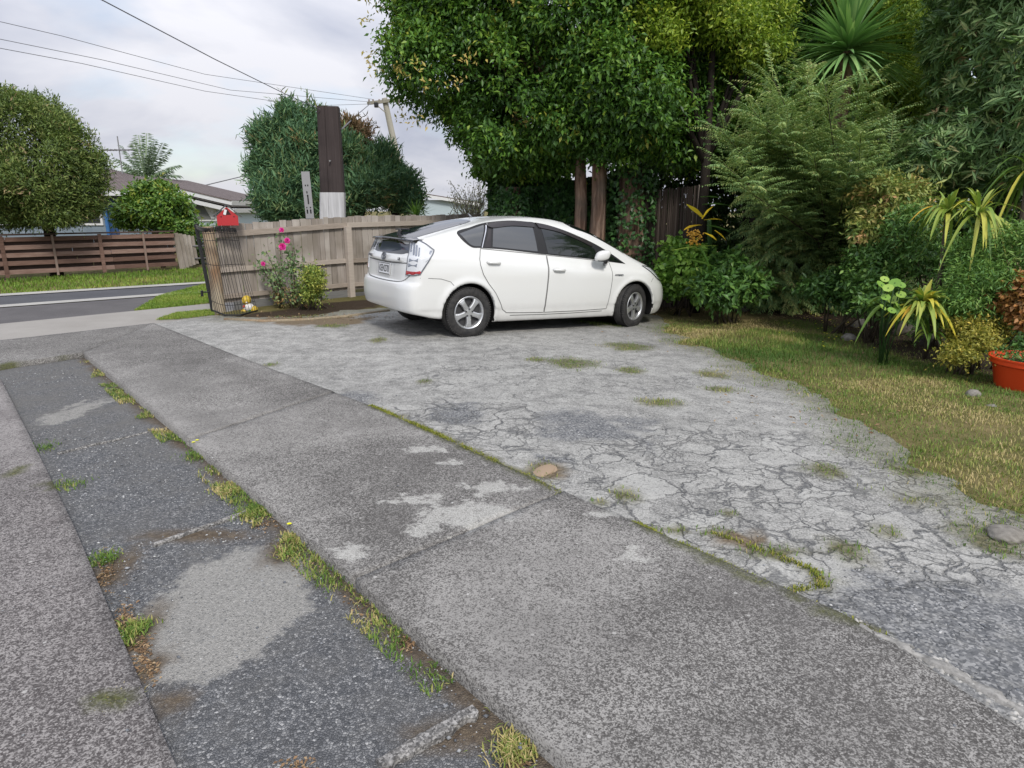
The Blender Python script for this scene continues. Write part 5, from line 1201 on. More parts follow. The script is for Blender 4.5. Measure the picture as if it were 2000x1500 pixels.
# round-leaved plant
rb = at(1745, 600, 7.15); o = plant('round_leaved_plant', (rb[0], rb[1], gz(rb[0], rb[1])), 'small plant with big round lime-green leaves left of the yellow clump', 'plant')
fo = Fol(); rg = np.random.default_rng(97); bm = bmesh.new()
for (a, b) in ((1722, 556), (1735, 562), (1748, 552), (1760, 556), (1730, 580), (1745, 585), (1760, 575), (1725, 600), (1742, 606), (1728, 545), (1756, 598), (1770, 590)):
    p = at(a, b, 7.0 + rg.uniform(-.1, .15)); nrm = unit(np.array([rg.normal(0, .3), -.6, .8])); d0 = unit(np.cross(nrm, np.array([1, rg.normal(0, .5), 0])))
    d1 = np.cross(nrm, d0); r_ = rg.uniform(.040, .062); ang = np.linspace(0, 6.283, 9)[:-1]
    V = np.vstack([p + nrm * -.008, p + r_ * (np.cos(ang)[:, None] * d0 + np.sin(ang)[:, None] * d1)]); F = np.array([(0, 1 + i, 1 + (i + 1) % 8) for i in range(8)]); fo.add(V, F, rg.uniform(.45, .9))
    add_tube(bm, [(rb[0] + rg.normal(0, .04), rb[1] + .05, gz(rb[0], rb[1])), (rb[0] * .5 + p[0] * .5, rb[1], (p[2] + gz(rb[0], rb[1])) / 2 + .05), tuple(p)], .006, 5)
fch(o, 'leaves', fo, LM_bright); pch(o, 'stems', bm, LM_low)['kind'] = 'stuff'

# -- rose bush and its neighbours by the paling fence
rbz = G(568, 606); ro = plant('rose_bush', rbz, 'straggly rose bush with four magenta blooms in front of the paling fence', 'rose bush')
rg = np.random.default_rng(101); bm = bmesh.new(); tips = []
for (a, b) in ((546, 452), (553, 470), (520, 490), (512, 512), (575, 490), (590, 497), (545, 520), (560, 505), (600, 530), (535, 540), (585, 560), (500, 505), (570, 480)):
    e = Vector(at(a, b, rbz[1] + rg.uniform(-.25, .15))); s_ = Vector(rbz) + Vector((rg.normal(0, .10), rg.normal(0, .08), 0)); m1 = s_.lerp(e, .55) + Vector((rg.normal(0, .05), rg.normal(0, .05), .03)); add_tube(bm, [s_, m1, e], [.009, .007, .004], 5); tips.append((s_, m1, e))
pch(ro, 'canes', bm, M_stem)['kind'] = 'stuff'
fo = Fol(); P, D, N, Ls, R = [], [], [], [], []
for i in range(1250):
    s_, m1, e = tips[rg.integers(len(tips))]; t_ = rg.uniform(.12, .97); p = s_.lerp(m1, t_ * 2) if t_ < .5 else m1.lerp(e, t_ * 2 - 1)
    P.append(np.array(p) + rg.normal(0, .055, 3)); D.append(rg.normal(0, 1, 3) + np.array([0, -.2, -.2])); N.append(rg.normal(0, .5, 3) + np.array([0, -.4, .8])); Ls.append(rg.uniform(.035, .07)); R.append(rg.uniform(.05, .55) if t_ > .42 else rg.uniform(.3, 1.0))
fo.leaves(np.array(P), np.array(D), np.array(N), np.array(Ls), np.array(Ls) * .62, np.array(R)); fch(ro, 'leaves', fo, leaf_mat('rose_leaf', [(.035, .070, .030), (.065, .110, .045), (.11, .16, .06), (.15, .115, .05), (.21, .115, .05)], .5, .2))
M_pink = leaf_mat('magenta_petal', [(0.25, 0.006, 0.075), (0.45, 0.015, 0.16), (0.60, 0.045, 0.26)], .55, .2)
for (a, b, r_) in ((550, 449, .043), (561, 470, .050), (552, 482, .060), (514, 515, .040)):
    p = at(a, b, rbz[1] - .15); fo = Fol()
    for ring, (n_, tilt, sc) in enumerate(((6, .25, 1.0), (6, .7, .85), (5, 1.1, .65), (4, 1.35, .5))):
        az = np.linspace(0, 6.283, n_ + 1)[:-1] + ring * .6; D = np.stack([np.cos(az) * math.cos(tilt), -np.full(n_, math.sin(tilt)) * .8, np.sin(az) * math.cos(tilt) + .3], -1)
        fo.leaves(np.repeat(p[None], n_, 0) - .01 * D, D, np.stack([-np.cos(az) * .5, -np.full(n_, 1.0), -np.sin(az) * .5 + .4], -1), r_ * sc * 1.25, r_ * sc * 1.35, rg.uniform(.1, 1, n_), fold=.12, mid=.6)
    fch(ro, 'bloom', fo, M_pink)
shrub('variegated_shrub', 612, 560, 10.35, 27, 44, .25, 260, 10, .05, .022, leaf_mat('variegated_leaf', [(.05, .095, .02), (.12, .17, .035), (.24, .25, .05), (.36, .33, .09)], .45, .25), 'small yellow-green variegated shrub right of the rose bush', 102, cr=.07, base=.42)

# -- conifers and trees beyond the paling fence
def conifer(bl, n_cl, label, seed, m=None, tr=.12, L=.17, Wd=.030, per=22, cr=.17, base=.42):
    c = np.array(bl)[:, :3].mean(0); o = plant('conifer', (c[0], c[1], 0), label, 'tree', 'conifers beyond the paling fence'); fo = Fol()
    crown(fo, split(bl, 7, .45, .80, seed), n_cl, per, cr, L, Wd, hang=-.5, up=.15, spread=.45, lump=.40, gap=.49, gfreq=1.7, shoots=n_cl // 3, shoot_len=.42, base=base, inner=.22, flat=.9, sink=.45, seed=seed, tint=-.05); fch(o, 'crown', fo, m or LM_con)
    bm = bmesh.new(); g = np.random.default_rng(seed); add_tube(bm, [(c[0], c[1], -.1), (c[0], c[1], c[2] * .5), (c[0], c[1], c[2])], [tr, tr * .8, tr * .5], 8); limbs(bm, Vector((c[0], c[1], c[2] * .6)), bl, tr * .4, g, 3); pch(o, 'trunk', bm, M_dstem)
    return o
cY = 15.5
conifer([px_blob(570, 285, cY, 46, 60, .8), px_blob(548, 345, cY, 44, 58, .8), px_blob(602, 330, cY - .3, 44, 66, .8), px_blob(562, 395, cY - .4, 54, 44, .8), px_blob(608, 268, cY + .3, 28, 42, .6), px_blob(522, 280, cY + .2, 18, 24, .4), px_blob(510, 335, cY + .2, 14, 15, .3)], 1710, 'largest blue-green conifer left of the dark timber post', 111)
conifer([px_blob(686, 322, cY, 32, 32, .6), px_blob(702, 372, cY - .3, 44, 38, .7), px_blob(668, 380, cY - .3, 36, 40, .7), px_blob(738, 374, cY - .2, 28, 30, .5)], 1292, 'bushy conifer directly right of the dark timber post', 112, base=.48)
conifer([px_blob(742, 300, cY + .6, 14, 14, .3), px_blob(758, 330, cY + .5, 18, 24, .4), px_blob(776, 370, cY + .3, 22, 24, .4), px_blob(800, 396, cY + .2, 12, 12, .3)], 874, 'tapering conifer in front of the leaning utility pole', 113, base=.42)
conifer([px_blob(688, 258, cY + .8, 16, 20, .35), px_blob(702, 272, cY + .7, 8, 14, .25)], 130, 'brown dying conifer top just right of the dark timber post', 114, LM_conb, tr=.06)
fy = at(812, 400, 14.6); o = plant('flax_plant', (fy[0], fy[1], 0), 'bright yellow-green spiky plant poking above the paling fence', 'plant'); rg = np.random.default_rng(115); n_ = 60; el = rg.uniform(.1, 1.5, n_); az = rg.uniform(0, 6.28, n_)
fo = Fol(); straps(fo, np.repeat(np.array([[fy[0], fy[1], fy[2] - .25]]), n_, 0), np.stack([np.cos(az) * np.cos(el), np.sin(az) * np.cos(el), np.sin(el)], -1), rg.uniform(.3, .55, n_), .03, .15, 4, rg.uniform(.1, .6, n_)); fch(o, 'leaves', fo, LM_bright)
bm = bmesh.new(); add_tube(bm, [(fy[0], fy[1], 0), (fy[0], fy[1], fy[2] - .2)], [.08, .06], 8); pch(o, 'stem', bm, M_dstem)
tw = at(918, 392, 16); o = plant('twiggy_shrub', (tw[0], tw[1], 0), 'pale twiggy shrub against the sky under the left side of the big tree', 'shrub'); rg = np.random.default_rng(116); bm = bmesh.new(); fo = Fol(); PP = []
for i in range(46):
    e = Vector(at(rg.uniform(872, 965), rg.uniform(348, 392), 16 + rg.uniform(-.4, .4))); s_ = Vector((tw[0] + rg.normal(0, .2), 16, 1.0)); m1 = s_.lerp(e, .6) + Vector((rg.normal(0, .08), 0, -.05)); add_tube(bm, [s_, m1, e], [.014, .010, .004], 4)
    for t_ in np.linspace(.35, 1, 14): PP.append(np.array(s_.lerp(m1, t_ * 2) if t_ < .5 else m1.lerp(e, t_ * 2 - 1)) + rg.normal(0, .05, 3))
add_tube(bm, [(tw[0], 16, 0), (tw[0], 16, 1.1)], .05, 6)
PP = np.array(PP); pch(o, 'twigs', bm, wood_mat('pale_bark', (.25, .23, .19), (.36, .34, .29), (.48, .46, .40)))['kind'] = 'stuff'; fo.leaves(PP, rsphere(len(PP)), rsphere(len(PP)), .07, .025, rg.random(len(PP))); fch(o, 'leaves', fo, LM_twig)
tree('distant_tree', [px_blob(497, 393, 60, 24, 16, 1.0), px_blob(487, 398, 60, 14, 12, .8), px_blob(512, 400, 60, 12, 10, .8)], 110, 10, .28, .30, .14, LM_round, 'small distant tree seen over the letterbox roof', seed=121, trunk_r=.2)
tree('distant_bush', [px_blob(492, 420, 34, 34, 18, 1.2), px_blob(520, 412, 34, 22, 18, 1.0), px_blob(468, 418, 34, 18, 14, .9)], 240, 10, .22, .20, .10, LM_yel, 'bright yellow-green bush behind the red letterbox', 'bush', seed=122, trunk_r=.1, tint=.15)
# trees across the road
tY = 17.0
lt = G(118, 540); tree('round_tree', [px_blob(62, 300, tY, 98, 104, 1.6), px_blob(15, 250, tY, 98, 80, 1.5), px_blob(112, 345, tY - .3, 76, 76, 1.3), px_blob(-20, 360, tY - .4, 110, 70, 1.4), px_blob(160, 372, tY, 34, 50, .7), px_blob(95, 285, tY, 66, 76, 1.2), px_blob(40, 392, tY - .3, 86, 44, 1.1), px_blob(20, 425, tY - .3, 60, 28, .8), px_blob(118, 412, tY - .3, 56, 30, .8), px_blob(180, 335, tY, 20, 40, .5)], 5200, 18, .18, .105, .028, LM_round, 'large rounded fine-leaved tree behind the board fence at the left edge', seed=131, hang=-.15, up=.5, lump=.36, inner=.22, gap=.49, gfreq=1.5, shoots=700, shoot_len=.35, base=(at(100, 470, tY)[0], tY, 0), trunk_r=.16, spread=.6)
tree('citrus_tree', [px_blob(300, 408, 19.6, 62, 38, .8), px_blob(290, 375, 19.7, 34, 20, .6), px_blob(335, 395, 19.6, 34, 28, .6), px_blob(345, 445, 19.4, 26, 20, .5), px_blob(252, 420, 19.7, 20, 26, .5)], 1200, 11, .17, .14, .065, LM_cit, 'glossy rounded bush with yellow tips between house and board fence end', 'tree', seed=132, trunk_r=.07, lump=.4, gap=.44, shoots=160, shoot_len=.35)
# palm
pm = at(285, 350, 30); o = plant('palm_tree', (pm[0], pm[1], 0), 'palm with ragged drooping fronds rising behind the tiled roof', 'palm'); bm = bmesh.new(); add_tube(bm, [(pm[0] + .1, 30, 0), (pm[0], 30, pm[2] - .1)], [.16, .12], 10); pch(o, 'trunk', bm, M_stem)
fo = Fol(); tipsP = [(218, 302), (238, 284), (270, 262), (286, 258), (302, 270), (332, 290), (356, 318), (352, 342), (210, 332), (318, 278), (240, 322), (335, 330), (262, 275), (296, 282)]
for (a, b) in tipsP:
    e = np.array(at(a, b, 30 + RNG.uniform(-.6, .6))); v = e - pm; L_ = np.linalg.norm(v); up_ = .18 if b > 295 else .04
    fronds(fo, pm[None], (v + np.array([0, 0, up_ * L_ * 1.4]))[None], np.array([L_ * 1.03]), up_ * 1.3, 30, .40, .055, hang=.6, R=.45, rachis=.05, fwd=.6, s0=.12, taper=.35)
fch(o, 'fronds', fo, leaf_mat('palm_frond', [(.05, .08, .05), (.09, .13, .075), (.15, .185, .11)], .5, .15))
# hedge and undergrowth by the tube gate
tree('dark_bush', [px_blob(400, 470, 21, 40, 40, .8), px_blob(375, 455, 21, 26, 30, .6)], 260, 10, .18, .12, .06, LM_cit, 'dark bush behind the grey palings and the tube gate', 'bush', seed=133, trunk_r=.05)
# ------------------------------------------------------------------ the parked car
def hermite(xs, ys):
    xs = np.array(xs, float); ys = np.array(ys, float)
    d = np.diff(ys) / np.diff(xs); m = np.zeros(len(xs)); m[1:-1] = np.where(d[1:] * d[:-1] > 0, 2 * d[1:] * d[:-1] / (d[1:] + d[:-1] + 1e-9), 0)
    m[0] = d[0]; m[-1] = d[-1]
    def f(x):
        x = np.clip(x, xs[0], xs[-1]); i = np.clip(np.searchsorted(xs, x) - 1, 0, len(xs) - 2)
        h = xs[i + 1] - xs[i]; t = (x - xs[i]) / h
        return (2 * t ** 3 - 3 * t ** 2 + 1) * ys[i] + (t ** 3 - 2 * t ** 2 + t) * h * m[i] + (-2 * t ** 3 + 3 * t ** 2) * ys[i + 1] + (t ** 3 - t ** 2) * h * m[i + 1]
    return f
TOP = hermite([-1.2, -0.80, -0.66, -0.3, 0.0, 0.3, 0.6, 0.85, 1.1, 1.35, 1.6, 1.85, 2.1, 2.4, 2.7, 2.9, 3.1, 3.3, 3.45, 3.55, 3.65, 4],
              [1.0, 1.14, 1.195, 1.295, 1.372, 1.438, 1.486, 1.508, 1.517, 1.508, 1.478, 1.422, 1.336, 1.205, 1.065, 0.99, 0.925, 0.84, 0.755, 0.68, 0.58, 0.2])
REAR = hermite([0.0, 0.18, 0.27, 0.36, 0.50, 0.60, 0.655, 0.69, 0.85, 0.965, 1.0, 1.12, 1.165, 1.19, 1.6],
               [-0.68, -0.70, -0.775, -0.815, -0.832, -0.828, -0.812, -0.775, -0.76, -0.745, -0.715, -0.672, -0.668, -0.685, -0.70])
FRONT = hermite([0.0, 0.18, 0.28, 0.42, 0.56, 0.68, 0.8, 1.0, 1.6], [3.5, 3.545, 3.60, 3.63, 3.61, 3.54, 3.45, 3.3, 3.0])
SIDE = hermite([0.1, 0.18, 0.27, 0.34, 0.37, 0.42, 0.60, 0.74, 0.84, 0.91, 0.96, 1.00, 1.08, 1.2, 1.3, 1.4, 1.46, 1.52],
               [0.78, 0.815, 0.842, 0.848, 0.858, 0.862, 0.8725, 0.873, 0.866, 0.850, 0.826, 0.808, 0.778, 0.735, 0.692, 0.642, 0.606, 0.56])
BELT = hermite([-0.8, 0.2, 1.1, 2.0, 2.5, 3.5], [1.13, 1.10, 1.05, 0.98, 0.925, 0.80])
def smax(a, b, k):
    h = np.maximum(k - np.abs(a - b), 0) / k
    return np.maximum(a, b) + h * h * k * 0.25
ARCH_R, AX_Z, WB = 0.368, 0.312, 2.70
def car_sdf(P, arches=True):
    x, y, z = P[..., 0], P[..., 1], P[..., 2]
    ay = np.abs(y)
    zz = z - (BELT(x) - 1.08) * smooth(0.60, 0.98, z)
    plan = 1 - 0.045 * np.clip(-x / 0.75, 0, 1.3) ** 2 - 0.035 * np.clip((x - 2.5) / 1.0, 0, 1.3) ** 2
    W = SIDE(zz) * plan
    d1 = np.hypot(x, z - AX_Z); d2 = np.hypot(x - WB, z - AX_Z)
    W = W + 0.016 * np.exp(-((np.minimum(d1, d2) - 0.385) / 0.045) ** 2)
    # soft shoulder crease running from the tail lamp into the rear door
    W = W + 0.010 * np.exp(-((z - 0.985 - 0.03 * (x + 0.4)) / 0.035) ** 2) * smooth(1.0, -0.3, x)
    a = ay - W
    slope = (TOP(x + 0.02) - TOP(x - 0.02)) / 0.04
    b = (z - (TOP(x) - (0.085 + 0.03 * smooth(2.4, 3.2, x)) * ay ** 2.2)) / np.sqrt(1 + slope ** 2)
    c = REAR(z) + 0.075 * (ay / 0.81) ** 6 - x
    d = (x - (FRONT(z) - 0.42 * (ay / 0.86) ** 3.2)) * 0.8
    e = (0.178 + 0.02 * smooth(3.1, 3.5, x) + 0.07 * smooth(-0.22, -0.38, x) + 0.065 * smooth(-0.38, -0.8, x)) - z
    f = smax(a, b, 0.11)
    f = smax(f, d, 0.16)
    f = smax(f, c, 0.06)
    f = smax(f, e, 0.035)
    if arches:
        r = ARCH_R - np.minimum(d1, d2)
        f = np.maximum(f, np.minimum(r, ay - 0.50))
    return f
def car_grad(P, arches=True):
    e = 0.004; g = np.zeros_like(P)
    for i in range(3):
        q = np.zeros(3); q[i] = e
        g[..., i] = (car_sdf(P + q, arches) - car_sdf(P - q, arches)) / (2 * e)
    return g
def surface_nets(h=0.02):
    xs = np.arange(-0.90, 3.72, h); ys = np.arange(-0.93, 0.93 + h, h); zs = np.arange(0.13, 1.55, h)
    X, Y, Z = np.meshgrid(xs, ys, zs, indexing='ij')
    P = np.stack([X, Y, Z], -1); f = car_sdf(P)
    s = f < 0
    nx, ny, nz = s.shape
    cs = np.zeros((nx - 1, ny - 1, nz - 1), np.int8)
    for i in (0, 1):
        for j in (0, 1):
            for k in (0, 1):
                cs += s[i:nx - 1 + i, j:ny - 1 + j, k:nz - 1 + k]
    act = (cs > 0) & (cs < 8)
    idx = -np.ones(act.shape, np.int64); ii = np.argwhere(act); idx[act] = np.arange(len(ii))
    V = np.stack([xs[ii[:, 0]], ys[ii[:, 1]], zs[ii[:, 2]]], -1) + h / 2
    quads = []
    for ax in range(3):
        n = [nx, ny, nz]; sl0 = [slice(1, n[0] - 1), slice(1, n[1] - 1), slice(1, n[2] - 1)]; sl1 = list(sl0)
        sl0[ax] = slice(0, n[ax] - 1); sl1[ax] = slice(1, n[ax])
        A, B = s[tuple(sl0)], s[tuple(sl1)]
        e = np.argwhere(A != B); inn = A[A != B]
        o = [1, 1, 1]; o[ax] = 0
        e = e + np.array(o)
        u, v = (ax + 1) % 3, (ax + 2) % 3
        def cell(du, dv):
            c = e.copy(); c[:, u] += du; c[:, v] += dv
            return idx[c[:, 0], c[:, 1], c[:, 2]]
        q = np.stack([cell(-1, -1), cell(0, -1), cell(0, 0), cell(-1, 0)], -1)
        q[~inn] = q[~inn][:, ::-1]
        quads.append(q)
    Q = np.concatenate(quads)
    for _ in range(5):
        g = car_grad(V); fv = car_sdf(V)
        st = np.clip(fv / np.maximum((g ** 2).sum(-1), 0.2), -h, h)
        V = V - g * st[:, None] * 0.8
    return V, Q
CAR_LOC = Vector((-0.99, 8.93, 0.0)); CAR_YAW, CAR_PIT = 0.553, 0.044
CAR_M = Matrix.Rotation(CAR_YAW, 3, 'Z') @ Matrix.Rotation(CAR_PIT, 3, 'Y')
def car_hit(px, py):
    """the point of the car's skin seen at a place of the photograph, in the car's own frame"""
    R = np.array(CAR_M); o = R.T @ (np.array([0, 0, CAM_H]) - np.array(CAR_LOC)); d = R.T @ ray(px, py); d /= np.linalg.norm(d)
    t = 5.0; best = (9, 0)
    for _ in range(300):
        f = min(float(car_sdf(o + d * t, False)), 0.5)
        if f < best[0]: best = (f, t)
        t += max(f * 0.6, 0.002) if f > 0 else f * 0.6
        if abs(f) < 1e-4 or t > 16: break
    return o + d * best[1]
def cast_skin(B, n):
    """from points B outside the car march along -n to its skin"""
    B = B.copy(); t = np.zeros(len(B))
    for _ in range(90):
        t = t + np.clip(car_sdf(B - n * t[:, None], False), -0.05, 0.4) * 0.75
    return B - n * t[:, None]
def catmull(pts, closed, k=6, sharp=()):
    pts = [np.array(p, float) for p in pts]; n = len(pts); out = []
    for i in range(n if closed else n - 1):
        p1, p2 = pts[i], pts[(i + 1) % n]
        p0 = pts[(i - 1) % n] if (closed or i > 0) else p1; p3 = pts[(i + 2) % n] if (closed or i + 2 < n) else p2
        if i in sharp: p0 = p1
        if (i + 1) % n in sharp: p3 = p2
        for j in range(k):
            t = j / k
            m1 = (p2 - p0) * 0.5 if not (i in sharp) else (p2 - p1) * 0.9
            m2 = (p3 - p1) * 0.5 if not ((i + 1) % n in sharp) else (p2 - p1) * 0.9
            out.append((2 * t ** 3 - 3 * t ** 2 + 1) * p1 + (t ** 3 - 2 * t ** 2 + t) * m1 + (-2 * t ** 3 + 3 * t ** 2) * p2 + (t ** 3 - t ** 2) * m2)
    if not closed: out.append(pts[-1])
    return out
def frame_of(n):
    n = np.array(n, float); n /= np.linalg.norm(n)
    up = np.array([0, 0, 1.0]) if abs(n[2]) < 0.9 else np.array([1.0, 0, 0])
    u = np.cross(up, n); u /= np.linalg.norm(u); v = np.cross(n, u)
    return n, u, v
def side_uv(pts, sgn=-1):
    """(x, z) of a side view to the patch frame of direction (0, sgn, 0)"""
    n, u, v = frame_of((0, sgn, 0))
    pts = [(p[0] - 0.028 * (1 - p[0] / 2.3), p[1]) for p in pts]
    return [((np.array([p[0], 0, p[1]]) @ u), (np.array([p[0], 0, p[1]]) @ v)) for p in pts]
def patch(name, poly, n, off, mt, parent, step=0.035, rim=0.012, flip=False):
    """a panel lying on the car's skin: outline `poly` in the plane across direction n"""
    n, u, v = frame_of(n)
    P2 = [Vector((float(p[0]), float(p[1]))) for p in poly]
    xs = [p.x for p in P2]; ys = [p.y for p in P2]
    gx, gy = np.meshgrid(np.arange(min(xs), max(xs), step), np.arange(min(ys), max(ys), step))
    gx, gy = gx.ravel(), gy.ravel()
    sd = sdist([(p.x, p.y) for p in P2], gx, gy)
    ok = sd > step * 0.35
    inner = [Vector((float(a), float(b))) for a, b in zip(gx[ok], gy[ok])]
    nb = len(P2)
    r = geometry.delaunay_2d_cdt(P2 + inner, [(i, (i + 1) % nb) for i in range(nb)], [], 1, 1e-5)
    V2, F = np.array([tuple(q) for q in r[0]]), [tuple(f) for f in r[2]]
    B = V2[:, 0:1] * u + V2[:, 1:2] * v + n * 4.5
    V3 = cast_skin(B, n)
    g = car_grad(V3, False); g /= np.linalg.norm(g, axis=1, keepdims=True)
    out = V3 + g * off
    me = bpy.data.meshes.new(name); bm = bmesh.new()
    vs = [bm.verts.new(q) for q in out]
    for f in F:
        try: bm.faces.new([vs[i] for i in f])
        except ValueError: pass
    bm.normal_update()
    cnt = sum(1 for f in bm.faces if f.normal.dot(Vector(n)) < 0)
    if cnt > len(bm.faces) / 2: bmesh.ops.reverse_faces(bm, faces=bm.faces)
    be = [e for e in bm.edges if e.is_boundary]
    ex = bmesh.ops.extrude_edge_only(bm, edges=be)
    gv = {}
    for vv in [q for q in ex['geom'] if isinstance(q, bmesh.types.BMVert)]:
        k = np.argmin(((out - np.array(vv.co)) ** 2).sum(1)); vv.co -= Vector(g[k]) * rim
    bm.to_mesh(me); bm.free()
    me.materials.append(mt)
    for p in me.polygons: p.use_smooth = True
    try: me.set_sharp_from_angle(angle=rad(40))
    except Exception: pass
    return link(bpy.data.objects.new(name, me), parent)
def seam(name, pts, n, width, off, mt, parent, closed=False):
    """a narrow strip lying on the skin along a polyline"""
    n, u, v = frame_of(n)
    P = np.array([tuple(p) for p in pts], float)
    nx = np.roll(P, -1, 0) if closed else np.vstack([P[1:], P[-1:] * 2 - P[-2:-1]])
    pv = np.roll(P, 1, 0) if closed else np.vstack([P[:1] * 2 - P[1:2], P[:-1]])
    t = nx - pv; t /= np.linalg.norm(t, axis=1, keepdims=True) + 1e-9
    s = np.stack([-t[:, 1], t[:, 0]], -1)
    ring = []
    for k in (-1, 1):
        q = P + s * width / 2 * k
        B = q[:, 0:1] * u + q[:, 1:2] * v + n * 4.5
        X = cast_skin(B, n); g = car_grad(X, False); g /= np.linalg.norm(g, axis=1, keepdims=True)
        ring.append(X + g * off)
    V = np.concatenate(ring); m = len(P)
    i = np.arange(m if closed else m - 1); j = (i + 1) % m
    F = np.stack([i, j, j + m, i + m], -1)
    return np_mesh(name, V, F, mt, parent, smooth_shade=True)
def text_mesh(name, body, size, mt, parent, M, extrude=0.002, sx=1.0, bold=0.0):
    cu = bpy.data.curves.new(name + '_curve', 'FONT'); cu.body = body; cu.size = size; cu.extrude = extrude; cu.offset = bold
    cu.align_x = 'CENTER'; cu.align_y = 'CENTER'
    tmp = bpy.data.objects.new(name + '_tmp', cu); COL.objects.link(tmp)
    dg = bpy.context.evaluated_depsgraph_get()
    me = bpy.data.meshes.new_from_object(tmp.evaluated_get(dg)); me.name = name
    bpy.data.objects.remove(tmp); bpy.data.curves.remove(cu)
    me.transform(M @ Matrix.Diagonal((sx, 1, 1, 1)))
    me.materials.clear(); me.materials.append(mt)
    return link(bpy.data.objects.new(name, me), parent)

